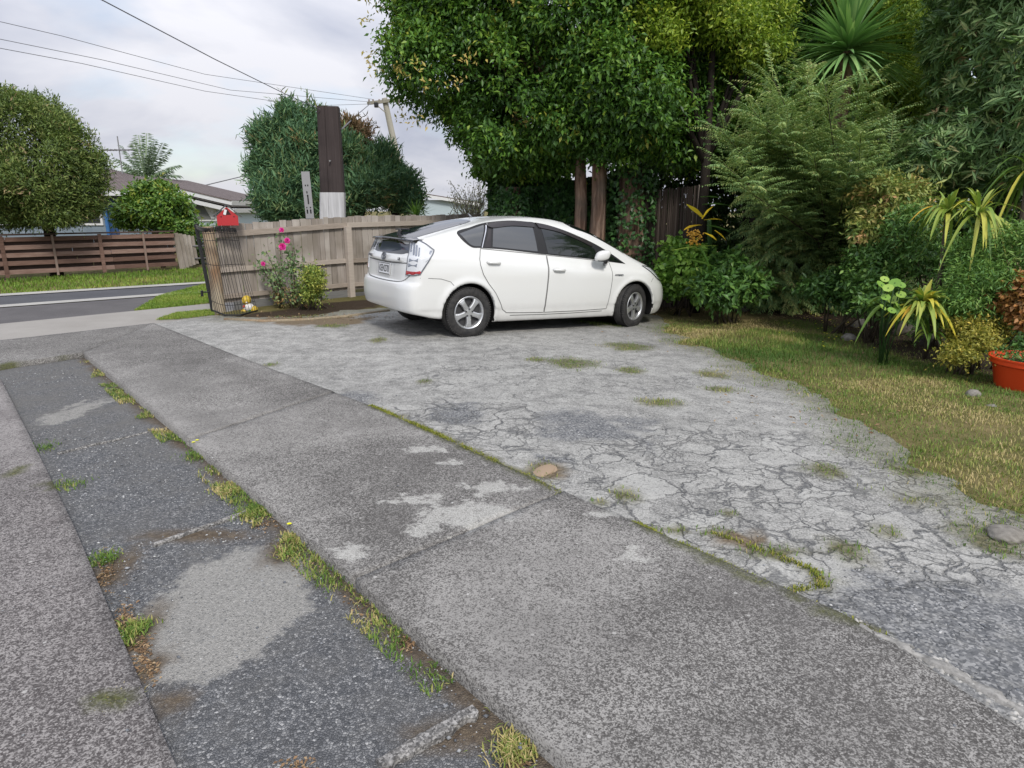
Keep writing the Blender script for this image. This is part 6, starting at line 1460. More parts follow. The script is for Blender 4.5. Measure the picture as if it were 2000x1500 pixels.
def build_car():
    paint, t = nmat('pearl_white_paint', 0.22, 0.5)
    t.b.inputs['Coat Weight'].default_value = 0.6; t.b.inputs['Coat Roughness'].default_value = 0.04
    dirt = t.noise(t.obj(), 9.0, 5, 0.7)
    zz = t.n('ShaderNodeSeparateXYZ', {0: t.obj()}).outputs[2]
    low = t.math('MULTIPLY', t.n('ShaderNodeMapRange', {'Value': zz, 'From Min': 0.50, 'From Max': 0.17, 'To Min': 0.0, 'To Max': 0.5}).outputs[0], dirt)
    t.color(t.mix(low, (0.70, 0.708, 0.695), (0.33, 0.295, 0.25)))
    black = mat('black_trim', (0.012, 0.012, 0.014), 0.45)
    gloss = mat('gloss_black', (0.010, 0.011, 0.013), 0.12, coat=0.5)
    under = mat('underbody', (0.012, 0.012, 0.012), 0.9, spec=0.1)
    glass = mat('tinted_glass', (0.006, 0.009, 0.009), 0.02); glass.node_tree.nodes['Principled BSDF'].inputs['IOR'].default_value = 1.75
    glassr = mat('rear_side_glass', (0.010, 0.014, 0.014), 0.02); glassr.node_tree.nodes['Principled BSDF'].inputs['IOR'].default_value = 2.3
    glass2 = mat('rear_glass', (0.016, 0.020, 0.028), 0.04); glass2.node_tree.nodes['Principled BSDF'].inputs['IOR'].default_value = 1.5
    visor = mat('smoked_visor', (0.030, 0.026, 0.028), 0.18)
    gap = mat('gap_and_shade_line', (0.10, 0.10, 0.098), 0.8)  # for panel gaps and for strips drawn as shade
    gapd = mat('dark_gap', (0.03, 0.03, 0.03), 0.8)
    chrome = mat('chrome', (0.72, 0.73, 0.75), 0.12, 1.0)
    lens = mat('clear_lens', (0.62, 0.64, 0.66), 0.08, coat=1.0)
    lensd = mat('lens_reflector', (0.30, 0.32, 0.36), 0.25, 0.7)
    red = mat('red_lens', (0.35, 0.012, 0.02), 0.12, coat=1.0)
    rubber, tr = nmat('tyre_rubber', 0.75, 0.35)
    tr.color(tr.ramp(tr.noise(tr.obj(), 22, 4), [(0.3, (0.018, 0.018, 0.019)), (0.75, (0.05, 0.048, 0.046))]))
    alloy = mat('silver_wheel', (0.56, 0.57, 0.58), 0.32, 0.75)
    well = mat('wheel_back', (0.035, 0.035, 0.037), 0.6)
    plate_m = mat('plate_white', (0.78, 0.79, 0.80), 0.4)
    ink = mat('plate_black', (0.01, 0.01, 0.012), 0.5)
    badge = mat('badge_grey', (0.16, 0.17, 0.19), 0.3, 0.6)

    car = empty('parked_car', CAR_LOC, 'white five-door hatchback with tinted windows parked on the cracked concrete by the fence', 'car')
    car.rotation_euler = (0, CAR_PIT, CAR_YAW)
    V, Q = surface_nets(0.02)
    cen = V[Q].mean(1)
    d = np.minimum(np.hypot(cen[:, 0], cen[:, 2] - AX_Z), np.hypot(cen[:, 0] - WB, cen[:, 2] - AX_Z))
    dark = (cen[:, 2] < 0.185) | ((d < ARCH_R + 0.012) & (np.abs(cen[:, 1]) < 0.845))
    np_mesh('body', V, Q, paint, car, smooth_shade=True, mats=[paint, under], midx=dark.astype(int))
    # arch liners and floor keep the underside dark
    bm = bmesh.new(); add_box(bm, (1.36, 0, 0.215), (3.3, 1.30, 0.05)); bm_obj('floor_pan', bm, under, car)

    for s in (-1, 1):
        n = (0, s, 0)
        def U(pts): return side_uv(pts, s)
        dlo = catmull([(-0.085, 1.272), (0.12, 1.345), (0.36, 1.408), (0.70, 1.446), (1.05, 1.440), (1.30, 1.408), (1.60, 1.335), (2.0, 1.198), (2.30, 1.055), (2.54, 0.918), (2.25, 0.945), (1.95, 0.978), (1.18, 1.035), (0.55, 1.088), (0.22, 1.103), (0.06, 1.120)], True, 5, sharp=(9,))
        patch('window_frame', U(dlo), n, 0.003, black, car)
        qt = catmull([(-0.055, 1.264), (0.15, 1.330), (0.315, 1.378), (0.255, 1.24), (0.205, 1.122), (0.075, 1.137)], True, 5, sharp=(0, 2, 4))
        patch('quarter_window', U(qt), n, 0.006, glassr, car)
        rd = [(0.20, 1.095), (0.163, 0.97), (0.165, 0.90), (0.20, 0.79), (0.28, 0.67), (0.38, 0.555), (0.46, 0.43), (0.50, 0.345), (0.565, 0.298), (0.80, 0.290), (1.137, 0.283), (1.150, 0.55), (1.170, 0.87), (1.174, 1.028)]
        fd = [(1.185, 1.024), (1.182, 0.87), (1.162, 0.55), (1.149, 0.283), (1.7, 0.285), (2.195, 0.298), (2.225, 0.50), (2.247, 0.72), (2.245, 0.86), (2.235, 0.935), (1.95, 0.968), (1.5, 1.003)]
        for nm, pl, pane, vis, hx, hz, lab in (
            ('door', rd, [(0.375, 1.118), (0.40, 1.24), (0.435, 1.362), (0.72, 1.392), (1.035, 1.386), (1.045, 1.07), (0.7, 1.094)],
             [(0.355, 1.36), (0.40, 1.398), (0.70, 1.436), (1.06, 1.431), (1.062, 1.372), (0.72, 1.378), (0.44, 1.345)], 0.33, 0.925, 'rear passenger door'),
            ('door', fd, [(1.205, 1.046), (1.165, 1.366), (1.45, 1.325), (1.75, 1.230), (2.00, 1.115), (2.055, 0.980), (1.6, 1.017)],
             [(1.10, 1.427), (1.30, 1.400), (1.60, 1.326), (1.98, 1.195), (1.97, 1.140), (1.75, 1.225), (1.45, 1.320), (1.13, 1.370)], 1.33, 0.835, 'front door')):
            rpl = []
            m = len(pl)
            dn = []
            for i in range(m):
                a, b = np.array(pl[i]), np.array(pl[(i + 1) % m]); k = max(1, int(np.linalg.norm(b - a) / 0.04))
                dn += [a + (b - a) * j / k for j in range(k)]
            dr = patch(nm, U(dn), n, 0.002, paint, car, rim=0.006)
            seam('door_seal', U(dn), n, 0.0085, 0.0032, gap, dr, closed=True)
            patch('window', U(catmull(pane, True, 5, sharp=(0, 2, 4, 5) if nm and hx < 1 else (0, 1, 4, 5))), n, 0.007, glassr if hx < 1 else glass, dr)
            patch('wind_visor', U(catmull(vis, True, 4, sharp=(0, 3, 4) if hx < 1 else (0, 3, 4, 7))), n, 0.018, visor, dr, rim=0.014)
            # handle: a bar over a flat patch, its duller white painting the cup's shade
            P = cast_skin(np.array([[hx, s * 4.0, hz]]), np.array([0, s, 0.0]))[0]
            bm = bmesh.new(); add_tube(bm, [(P[0] - 0.095, P[1] - s * .004, P[2] + .008), (P[0] - 0.075, P[1] + s * .028, P[2] + .008), (P[0], P[1] + s * .036, P[2] + .006), (P[0] + 0.075, P[1] + s * .028, P[2] + .002), (P[0] + 0.095, P[1] - s * .004, P[2])], [0.014, 0.018, 0.018, 0.018, 0.014], 10)
            bm_obj('door_handle', bm, paint, dr, True)
            cup = [(hx - 0.07 + 0.055 * math.cos(a) + 0.05, hz - 0.004 + 0.042 * math.sin(a)) for a in np.linspace(0, 2 * math.pi, 18)[:-1]]
            patch('handle_cup', U(cup), n, 0.0035, gap if False else mat('cup_shade_white', (0.62, 0.625, 0.61), 0.4), dr, step=0.02, rim=0.002)
        tri = [(2.085, 1.085), (2.085, 0.972), (2.25, 0.955), (2.47, 0.930), (2.28, 1.035)]
        patch('corner_window', U(tri), n, 0.006, glass, car)
        tri2 = [(0.255, 1.112), (0.345, 1.112), (0.372, 1.235), (0.395, 1.330), (0.36, 1.33)]
        patch('corner_window', U(tri2), n, 0.006, visor, car)
        seam('pillar_trim', U(catmull([(0.222, 1.106), (0.28, 1.24), (0.345, 1.375)], False, 6)), n, 0.012, 0.009, chrome, car)
        # sill crease shadow drawn as a thin grey strip, and quarter panel joint
        seam('sill_crease_shade', U([(0.43, 0.36), (0.6, 0.258), (1.4, 0.25), (2.1, 0.262)]) if False else U([(0.62, 0.262), (1.1, 0.255), (1.6, 0.257), (2.12, 0.268)]), n, 0.008, 0.002, gap, car)
        seam('bumper_joint', U([(-0.62, 0.745), (-0.50, 0.742), (-0.36, 0.735), (-0.24, 0.700), (-0.20, 0.655)]), n, 0.006, 0.002, gap, car)
        seam('bumper_joint', U([(2.98, 0.66), (3.04, 0.72), (3.10, 0.79)]), n, 0.006, 0.002, gap, car)
        # tail lamp wraps the corner
        dl = (-0.78, s * 0.62, 0)
        nn, uu, vv = frame_of(dl)
        src = [(392, 205), (420, 212), (470, 240), (522, 278), (505, 320), (470, 375), (440, 425), (400, 430), (356, 428), (365, 360), (378, 280)]
        pts = []
        for a, b in src:
            q = car_hit(680 + a / 3.125, 400 + b / 3.125)
            q = np.array([q[0], q[1] if s < 0 else -q[1], q[2]])
            pts.append((q @ uu, q @ vv))
        TL = pts
        lamp = patch('tail_light', catmull(TL, True, 4, sharp=(0, 3, 6, 8)), dl, 0.010, lens, car, step=0.02, rim=0.02)
        lamp['label'] = 'clear-lens tail light with a red foot'
        def sub(nm, sp, mt, off):
            o = []
            for a, b in sp:
                q = car_hit(680 + a / 3.125, 400 + b / 3.125); q = np.array([q[0], q[1] if s < 0 else -q[1], q[2]]); o.append((q @ uu, q @ vv))
            return patch(nm, o, dl, off, mt, lamp, step=0.02, rim=0.003)
        sub('red_reflector', [(359, 402), (440, 404), (446, 412), (438, 424), (400, 428), (357, 425)], red, 0.0125)
        for (x0, y0, x1, y1) in ((389, 225, 399, 290), (404, 232, 414, 312), (418, 246, 428, 318), (434, 262, 441, 320)):
            sub('lamp_rib', [(x0, y0), (x1, y0 + 4), (x1 - 6, y1), (x0 - 6, y1)], lensd, 0.0125)
        sub('lamp_bowl', [(378, 330), (430, 330), (426, 352), (374, 350)], lensd, 0.0125)
        sub('lamp_bowl', [(372, 358), (424, 360), (420, 382), (370, 380)], lensd, 0.0125)
        sub('side_reflector', [(498, 282), (514, 280), (486, 338), (470, 352)], lensd, 0.0125)
        seam('lamp_seal', catmull(TL, True, 4, sharp=(0, 3, 6, 8)), dl, 0.012, 0.0122, badge, lamp, closed=True)
        # head lamp along the front corner
        dh = (0.55, s * 0.75, 0.35); nn, uu, vv = frame_of(dh)
        hp = []
        for x, yv, z in ((2.86, 0.76, 0.885), (3.10, 0.70, 0.85), (3.33, 0.55, 0.77), (3.42, 0.50, 0.68), (3.30, 0.66, 0.64), (3.10, 0.78, 0.72)):
            q = np.array([x, s * yv, z]); hp.append((q @ uu, q @ vv))
        hl = patch('headlight', catmull(hp, True, 4, sharp=(0, 3)), dh, 0.006, lens, car, step=0.03)
        seam('lamp_seal', catmull(hp, True, 4, sharp=(0, 3)), dh, 0.016, 0.008, gloss, hl, closed=True)
        # door mirror
        bm = bmesh.new()                                # folded in against the door
        r = bmesh.ops.create_uvsphere(bm, u_segments=24, v_segments=14, radius=1)
        for v in r['verts']:
            q = Vector([math.copysign(abs(c) ** 0.74, c) for c in v.co])
            v.co = Vector((q.x * 0.108 + 0.02 * q.z, q.y * 0.058, q.z * 0.074 + 0.012 * q.x))
        bmesh.ops.transform(bm, matrix=Matrix.Translation((1.985, s * 0.945, 1.035)) @ Matrix.Rotation(s * 0.22, 4, 'Z'), verts=bm.verts)
        mr = bm_obj('door_mirror', bm, paint, car, True)
        bm = bmesh.new(); add_tube(bm, [(2.05, s * 0.940, 0.975), (2.08, s * 0.90, 0.945), (2.12, s * 0.845, 0.925)], [0.030, 0.028, 0.036], 10)
        bm_obj('mirror_arm', bm, gloss, mr, True)
        bm = bmesh.new(); add_box(bm, (1.99, s * 0.942, 0.974), (0.17, 0.085, 0.026), Matrix.Rotation(s * 0.22, 3, 'Z'), bev=0.008); bm_obj('mirror_base', bm, black, mr)

    # hatch glass, windscreen (laid on from above)
    up = (0, 0, 1); n3, u3, v3 = frame_of(up)
    def T(pts): return [(np.array([p[0], p[1], 0]) @ u3, np.array([p[0], p[1], 0]) @ v3) for p in pts]
    hg = [(-0.64, -0.52), (-0.35, -0.50), (0.0, -0.455), (0.20, -0.40), (0.29, -0.28), (0.315, 0), (0.29, 0.28), (0.20, 0.40), (0.0, 0.455), (-0.35, 0.50), (-0.64, 0.52), (-0.65, 0)]
    h = patch('hatch_glass', T(catmull(hg, True, 5, sharp=(0, 10))), up, 0.004, glass2, car, step=0.05)
    ws = [(1.62, -0.53), (2.0, -0.62), (2.56, -0.70), (2.74, -0.45), (2.80, 0), (2.74, 0.45), (2.56, 0.70), (2.0, 0.62), (1.62, 0.53), (1.57, 0)]
    patch('windscreen', T(catmull(ws, True, 4, sharp=(2, 6))), up, 0.004, glass, car, step=0.06)
    # black edge of the hatch glass and the lip spoiler
    bm = bmesh.new()
    prof = [(-0.60, 1.205), (-0.655, 1.208), (-0.735, 1.196), (-0.742, 1.182), (-0.70, 1.165), (-0.60, 1.172)]
    rows = []
    for i in range(17):
        y = -0.685 + 1.37 * i / 16; back = 0.07 * (abs(y) / 0.72) ** 4; drop = 0.022 * (abs(y) / 0.7) ** 2
        rows.append([bm.verts.new((a + back, y, b - drop)) for a, b in prof])
    for i in range(16):
        for k in range(len(prof)):
            bm.faces.new((rows[i][k], rows[i][(k + 1) % len(prof)], rows[i + 1][(k + 1) % len(prof)], rows[i + 1][k]))
    bm.faces.new(rows[0]); bm.faces.new(rows[-1][::-1])
    bm_obj('lip_spoiler', bm, gloss, car, False)
    back = (-1, 0, 0); nb, ub, vb = frame_of(back)
    def Bk(pts): return [(np.array([0, p[0], p[1]]) @ ub, np.array([0, p[0], p[1]]) @ vb) for p in pts]
    lg = [(-0.655, 1.155), (-0.665, 1.012), (-0.4, 0.998), (0, 0.993), (0.4, 0.998), (0.665, 1.012), (0.655, 1.155), (0, 1.165)]
    rg = patch('rear_lower_glass', Bk(lg), back, 0.004, gloss, car, step=0.05)
    patch('glass_pane', Bk([(-0.63, 1.125), (-0.64, 1.028), (0, 1.010), (0.32, 1.014), (0.32, 1.130), (0, 1.135)]), back, 0.007, mat('grey_glass', (0.055, 0.065, 0.095), 0.10), rg, step=0.05)
    sticker = mat('sticker_white', (0.55, 0.56, 0.58), 0.5)
    patch('window_sticker', Bk([(0.475, 1.105), (0.50, 1.105), (0.545, 1.03), (0.50, 1.035)]), back, 0.008, sticker, rg, step=0.02, rim=0.001)
    patch('window_sticker', Bk([(0.47, 1.066), (0.54, 1.062), (0.54, 1.048), (0.47, 1.050)]), back, 0.0082, sticker, rg, step=0.02, rim=0.001)
    patch('window_sticker', Bk([(0.47, 1.036), (0.58, 1.034), (0.58, 1.018), (0.47, 1.020)]), back, 0.0082, sticker, rg, step=0.02, rim=0.001)
    # tailgate seams, garnish edge, plate recess
    tg = [(-0.690, 1.14), (-0.700, 1.0), (-0.72, 0.80), (-0.685, 0.745), (-0.55, 0.685), (-0.3, 0.668), (0, 0.664), (0.3, 0.668), (0.55, 0.685), (0.685, 0.745), (0.72, 0.80), (0.70, 1.0), (0.69, 1.14)]
    seam('tailgate_joint', Bk(catmull(tg, False, 5)), back, 0.009, 0.003, gap, car)
    bm = bmesh.new()                                   # garnish strip above the plate: an overhanging ledge
    rows = []
    for i in range(13):
        y = -0.66 + 1.32 * i / 12; b = 0.13 * (abs(y) / 0.8) ** 4; z = 0.905 + 0.018 * (abs(y) / 0.66) ** 2
        rows.append([bm.verts.new(q) for q in ((-0.74 + b, y, z + 0.075), (-0.768 + b, y, z + 0.03), (-0.776 + b, y, z + 0.004), (-0.770 + b, y, z - 0.006), (-0.735 + b, y, z - 0.012))])
    for i in range(12):
        for k in range(4): bm.faces.new((rows[i][k], rows[i][k + 1], rows[i + 1][k + 1], rows[i + 1][k]))
    gs = bm_obj('tailgate_garnish', bm, paint, car, True)
    seam('garnish_shadow', Bk([(y, 0.889 + 0.018 * (abs(y) / 0.66) ** 2) for y in np.linspace(-0.64, 0.64, 20)]), back, 0.012, 0.003, gap, car)  # dark strip drawn as the shadow beneath the garnish ledge
    for y in (-0.30, 0.30):
        seam('recess_edge', Bk([(y, 0.88), (y * 1.02, 0.80), (y * 0.98, 0.72)]), back, 0.007, 0.002, mat('soft_gap', (0.45, 0.45, 0.46), 0.6), car)
    # number plate
    pl = bpy.data.meshes.new('number_plate'); bm = bmesh.new()
    MB = Matrix.Translation((-0.776, 0.0, 0.805)) @ Matrix.Rotation(rad(4), 4, 'Y') @ Matrix(((0, 0, -1, 0), (-1, 0, 0, 0), (0, 1, 0, 0), (0, 0, 0, 1)))
    add_box(bm, (0, 0, 0), (0.385, 0.138, 0.008), bev=0.003)
    bmesh.ops.transform(bm, matrix=MB, verts=bm.verts)
    plate = bm_obj('number_plate', bm, plate_m, car)
    text_mesh('plate_lettering', 'KEN278', 0.118, ink, plate, MB @ Matrix.Translation((0, -0.003, 0.005)), 0.001, 0.80, 0.0012)
    bm = bmesh.new()
    for a, b, c, dd in ((0, 0.064, 0.38, 0.006), (0, -0.064, 0.38, 0.006), (-0.187, 0, 0.006, 0.122), (0.187, 0, 0.006, 0.122)):
        add_box(bm, (a, b, 0.0045), (c, dd, 0.004))
    bmesh.ops.transform(bm, matrix=MB, verts=bm.verts); bm_obj('plate_border', bm, ink, plate)
    # badge of three crossing ovals
    bm = bmesh.new()
    MG = Matrix.Translation((-0.782, 0.0, 0.958)) @ Matrix.Rotation(rad(12), 4, 'Y') @ Matrix(((0, 0, -1, 0), (-1, 0, 0, 0), (0, 1, 0, 0), (0, 0, 0, 1)))
    def oval(cx, cyy, a, b, r=0.0065):
        P = [(cx + a * math.cos(k), cyy + b * math.sin(k), 0) for k in np.linspace(0, 2 * math.pi, 25)]
        add_tube(bm, P, r, 6, False)
    oval(0, 0, 0.066, 0.047); oval(0, 0.004, 0.020, 0.040); oval(0, 0.022, 0.044, 0.016)
    bmesh.ops.transform(bm, matrix=MG, verts=bm.verts); bm_obj('oval_badge', bm, badge, car, True)
    def back_text(nm, s_, y, z, size, x=-0.74):
        q = cast_skin(np.array([[-4.0, y, z]]), np.array([-1.0, 0, 0]))[0]
        M = Matrix.Translation((q[0] - 0.022, y, z)) @ Matrix.Rotation(rad(8), 4, 'Y') @ Matrix(((0, 0, -1, 0), (-1, 0, 0, 0), (0, 1, 0, 0), (0, 0, 0, 1)))
        text_mesh(nm, s_, size, badge, car, M, 0.002, 1.15, 0.0008)
    back_text('model_lettering', 'PRIUS', 0.52, 0.945, 0.042)
    back_text('grade_lettering', '1.8L', -0.46, 0.945, 0.045)
    q = cast_skin(np.array([[2.36, -4.0, 0.765]]), np.array([0, -1.0, 0]))[0]
    text_mesh('fender_lettering', 'HYBRID', 0.036, badge, car, Matrix.Translation((2.37, q[1] - 0.004, 0.765)) @ Matrix.Rotation(math.pi / 2, 4, 'X'), 0.002, 1.25, 0.0008)
    # wiper, roof aerial
    bm = bmesh.new(); add_tube(bm, [(-0.54, 0.05, 1.262), (-0.44, 0.30, 1.285), (-0.40, 0.50, 1.280)], [0.014, 0.009, 0.006], 6)
    add_tube(bm, [(-0.43, 0.02, 1.292), (-0.39, 0.56, 1.282)], 0.010, 6); add_tube(bm, [(-0.56, 0.05, 1.20), (-0.54, 0.05, 1.275)], 0.026, 10)
    bm_obj('rear_wiper', bm, black, car)
    bm = bmesh.new(); add_tube(bm, [(0.62, 0.28, 1.45), (0.60, 0.28, 1.49), (0.555, 0.28, 1.53)], [0.03, 0.018, 0.008], 8); bm_obj('roof_aerial', bm, badge, car, True)
    # wheels
    def tyre_bm():
        bm = bmesh.new()
        prof = [(0.195, -0.070), (0.205, -0.088), (0.235, -0.099), (0.270, -0.098), (0.295, -0.088), (0.308, -0.076)]
        tread = []
        z = -0.076
        for g in (-0.045, -0.016, 0.016, 0.045):
            tread += [(0.3150, z + 0.004), (0.3165, g - 0.004), (0.308, g - 0.0035), (0.308, g + 0.0035), (0.3165, g + 0.004)]; z = g
        prof = prof + tread[1:] + [(0.308, 0.076), (0.295, 0.088), (0.270, 0.098), (0.235, 0.099), (0.205, 0.088), (0.195, 0.070)]
        add_lathe(bm, prof, 48)
        for k in range(64):                                   # shoulder blocks
            a = 2 * math.pi * k / 64
            for sg in (-1, 1):
                add_box(bm, (0.306 * math.cos(a), 0.306 * math.sin(a), sg * 0.074), (0.020, 0.017, 0.022), Matrix.Rotation(a, 3, 'Z'))
        return bm
    def rim_bm():
        bm = bmesh.new()
        add_lathe(bm, [(0.200, 0.070), (0.205, 0.088), (0.199, 0.093), (0.188, 0.086), (0.180, 0.074), (0.176, 0.040)], 48)
        add_lathe(bm, [(0.055, 0.02), (0.055, 0.080), (0.048, 0.086), (0.030, 0.088), (0.0, 0.088)], 32)
        for k in range(5):
            a = 2 * math.pi * k / 5 - math.pi / 2
            M = Matrix.Rotation(a, 4, 'Z')
            st = [(0.030, 0.030, 0.084), (0.060, 0.034, 0.087), (0.100, 0.031, 0.090), (0.140, 0.034, 0.091), (0.170, 0.046, 0.087), (0.190, 0.056, 0.080)]
            rows = []
            for r, hw, z in st:
                rows.append([bm.verts.new(M @ Vector(q)) for q in ((r, -hw, z - 0.035), (r, -hw * 0.92, z - 0.006), (r, -hw * 0.55, z), (r, hw * 0.55, z), (r, hw * 0.92, z - 0.006), (r, hw, z - 0.035))])
            for i in range(len(rows) - 1):
                for j in range(5): bm.faces.new((rows[i][j], rows[i][j + 1], rows[i + 1][j + 1], rows[i + 1][j]))
        return bm
    def back_bm():
        bm = bmesh.new(); add_lathe(bm, [(0.0, 0.035), (0.17, 0.035), (0.185, 0.045), (0.20, 0.0), (0.20, -0.08)], 32)
        for k in range(5):
            a = 2 * math.pi * (k + 0.5) / 5 - math.pi / 2
            r = bmesh.ops.create_cone(bm, segments=8, radius1=0.010, radius2=0.009, depth=0.02, cap_ends=True)
            bmesh.ops.translate(bm, verts=r['verts'], vec=(0.046 * math.cos(a), 0.046 * math.sin(a), 0.092))
        return bm
    first = None
    for (x, s, steer) in ((0, -1, 0), (0, 1, 0), (WB, -1, rad(16)), (WB, 1, rad(16))):
        wl = bpy.data.objects.new('wheel', None); link(wl, car); wl.empty_display_size = 0.1
        wl.location = (x, s * 0.765, 0.3165)
        # wheel axis z -> outward (0, s, 0)
        wl.rotation_euler = (Matrix.Rotation(steer, 3, 'Z') @ (Matrix.Rotation(math.pi / 2, 3, 'X') if s < 0 else Matrix.Rotation(-math.pi / 2, 3, 'X'))).to_euler()
        if first is None:
            ty = bm_obj('tyre', tyre_bm(), rubber, wl, False)
            for p in ty.data.polygons: p.use_smooth = len(p.vertices) == 4 and p.area > 2e-4
            rm = bm_obj('rim', rim_bm(), alloy, wl, False)
            bk = bm_obj('brake_disc', back_bm(), well, wl, False)
            first = (ty, rm, bk)
        else:
            for o in first:
                c = o.copy(); link(c, wl)
    return car
build_car()
# ------------------------------------------------------------------ grass, weeds, stones, litter and small things
GM = leaf_mat('grass_blade', [(0.036, 0.075, 0.014), (0.065, 0.115, 0.020), (0.110, 0.150, 0.030), (0.20, 0.18, 0.062), (0.30, 0.24, 0.12)], 0.6, 0.25, 0.25)
GG = leaf_mat('verge_blade', [(0.055, 0.100, 0.014), (0.090, 0.150, 0.020), (0.130, 0.180, 0.030), (0.20, 0.19, 0.055)], 0.6, 0.25, 0.25)
MM = leaf_mat('moss_tuft', [(0.055, 0.070, 0.012), (0.095, 0.115, 0.018), (0.150, 0.150, 0.030), (0.20, 0.165, 0.07)], 0.8, 0.15, 0.1)
LIT = leaf_mat('dead_leaf', [(0.050, 0.032, 0.020), (0.100, 0.062, 0.036), (0.155, 0.098, 0.055), (0.22, 0.16, 0.095)], 0.7, 0.15, 0.2)
def scatter(n, x0, x1, y0, y1, prob, rg):
    x = rg.uniform(x0, x1, n); y = rg.uniform(y0, y1, n); k = rg.random(n) < prob(x, y); return x[k], y[k]
rg = np.random.default_rng(201)
# lawn: short, patchy, greener in the middle and straw-coloured in front of the car
def lawn_p(x, y):
    s = turf_sd(x, y); b = tx(x, y); f = fbm(x * 1.3, y * 1.3, 90, 4)
    near = np.clip(1.45 - np.hypot(x, y) / 14, .25, 1)
    return smooth(-.06, .16, s) * (1 - .9 * b) * (0.50 + 1.0 * smooth(.35, .6, f)) * near * .8
x, y = scatter(230000, -.5, 7.8, 2.0, 10.5, lawn_p, rg)
ok = (x < 0.80 * y + 1.8); x, y = x[ok], y[ok]
P = np.stack([x, y, turf_z(x, y) - .004], -1)
gr = fbm(x * 1.1 + 3, y * 1.1, 91, 4); strw = blob(2.3, 8.6, 1.5, .9, .2, 92, .3)(x, y); ga = np.maximum(pblob(1540, 690, 190, 40, 93, .3)(x, y), pblob(1420, 730, 60, 16, 94, .3)(x, y))
R = np.clip(.52 - 1.9 * (gr - .5) + .30 * strw - .42 * ga + rg.normal(0, .20, len(x)), 0, 1)
H = rg.uniform(.018, .048, len(x)) * (1 + .7 * ga)
fo = Fol(); blades(fo, P, H, rg.uniform(.0035, .0065, len(x)), R, lean=.95, curl=.7); tag(fo.build('lawn_grass', GM), kind='stuff')
# tufts in the cracks and round the fringe of the drive
def moss_p(x, y): return np.clip(moss(x, y) * .9 + .75 * smooth(-.65, .10, turf_sd(x, y)) ** 2 * smooth(.30, .56, fbm(x * 4, y * 4, 95, 3)), 0, 1)
x, y = scatter(190000, -3.5, 5.2, 1.6, 10.0, moss_p, rg); x, y = x[:52000], y[:52000]
fo = Fol(); R = np.clip(.42 + 1.1 * (fbm(x * 2, y * 2, 96, 3) - .5) + rg.normal(0, .2, len(x)), 0, 1)
blades(fo, np.stack([x, y, zg(x, y) + .018], -1), rg.uniform(.012, .036, len(x)), rg.uniform(.003, .006, len(x)), R, lean=.95); tag(fo.build('crack_grass', GM), kind='stuff')
# moss line along the slab joint
fo = Fol()
for l, dens in ((seam_lines[0], 5200), (seam_lines[1], 6200), (seam_lines[2], 900)):
    l = np.array(l); seg = np.linalg.norm(np.diff(l, axis=0), axis=1); k = rg.choice(len(seg), dens, p=seg / seg.sum()); t_ = rg.random(dens)[:, None]; q = l[k] + (l[k + 1] - l[k]) * t_
    q = q + rg.normal(0, .013, q.shape); keep = fbm(q[:, 0] * 5, q[:, 1] * 5, 97, 3) + rg.normal(0, .08, dens) > .40; q = q[keep]
    blades(fo, np.column_stack([q, zg(q[:, 0], q[:, 1]) + .018]), rg.uniform(.008, .022, len(q)), rg.uniform(.004, .008, len(q)), np.clip(rg.normal(.45, .25, len(q)), 0, 1), lean=1.0)
tag(fo.build('joint_moss', MM), kind='stuff')
# weeds between gravel strip and slab, and along the left slab
wl = np.array(SLAB_L); 
def weed_line(line, n, w0, w1, amount, seed, zoff=-.03):
    g = np.random.default_rng(seed); l = np.array(line); seg = np.linalg.norm(np.diff(l, axis=0), axis=1); k = g.choice(len(seg), n, p=seg / seg.sum()); t_ = g.random(n)[:, None]; q = l[k] + (l[k + 1] - l[k]) * t_
    d = (l[k + 1] - l[k]) / seg[k][:, None]; nn = np.stack([-d[:, 1], d[:, 0]], -1); q = q + nn * g.uniform(w0, w1, (n, 1)); keep = amount(q[:, 0], q[:, 1]) + g.normal(0, .10, n) > .5
    return q[keep]
def wa(x, y): return .16 * smooth(3.0, 3.8, y) + .75 * smooth(.44, .62, fbm(x * 4.2, y * 4.2, 98, 4)) - .25 * smooth(2.6, 2.0, y)
q = weed_line(SLAB_L[:3], 9000, -.13, -.005, wa, 99)
q = np.vstack([q] + [np.array(G(a, b)[:2]) + rg.normal(0, 1, (n, 2)) * s_ for a, b, n, s_ in ((455, 950, 420, .045), (505, 990, 700, .055), (572, 1042, 260, .028), (1005, 1450, 620, .035), (390, 885, 300, .05), (80, 870, 160, .05), (122, 943, 200, .06), (230, 1362, 260, .035), (262, 1218, 300, .03), (200, 1085, 260, .035), (36, 918, 120, .04), (230, 1250, 160, .03), (555, 1075, 120, .03))])
fo = Fol(); R = np.clip(.55 + 1.5 * (fbm(q[:, 0] * 3, q[:, 1] * 3, 100, 3) - .5) + rg.normal(0, .22, len(q)), 0, 1)
blades(fo, np.column_stack([q, np.full(len(q), -.022)]), rg.uniform(.008, .032, len(q)), rg.uniform(.003, .0075, len(q)), R, lean=1.3); tag(fo.build('strip_weeds', GM), kind='stuff')
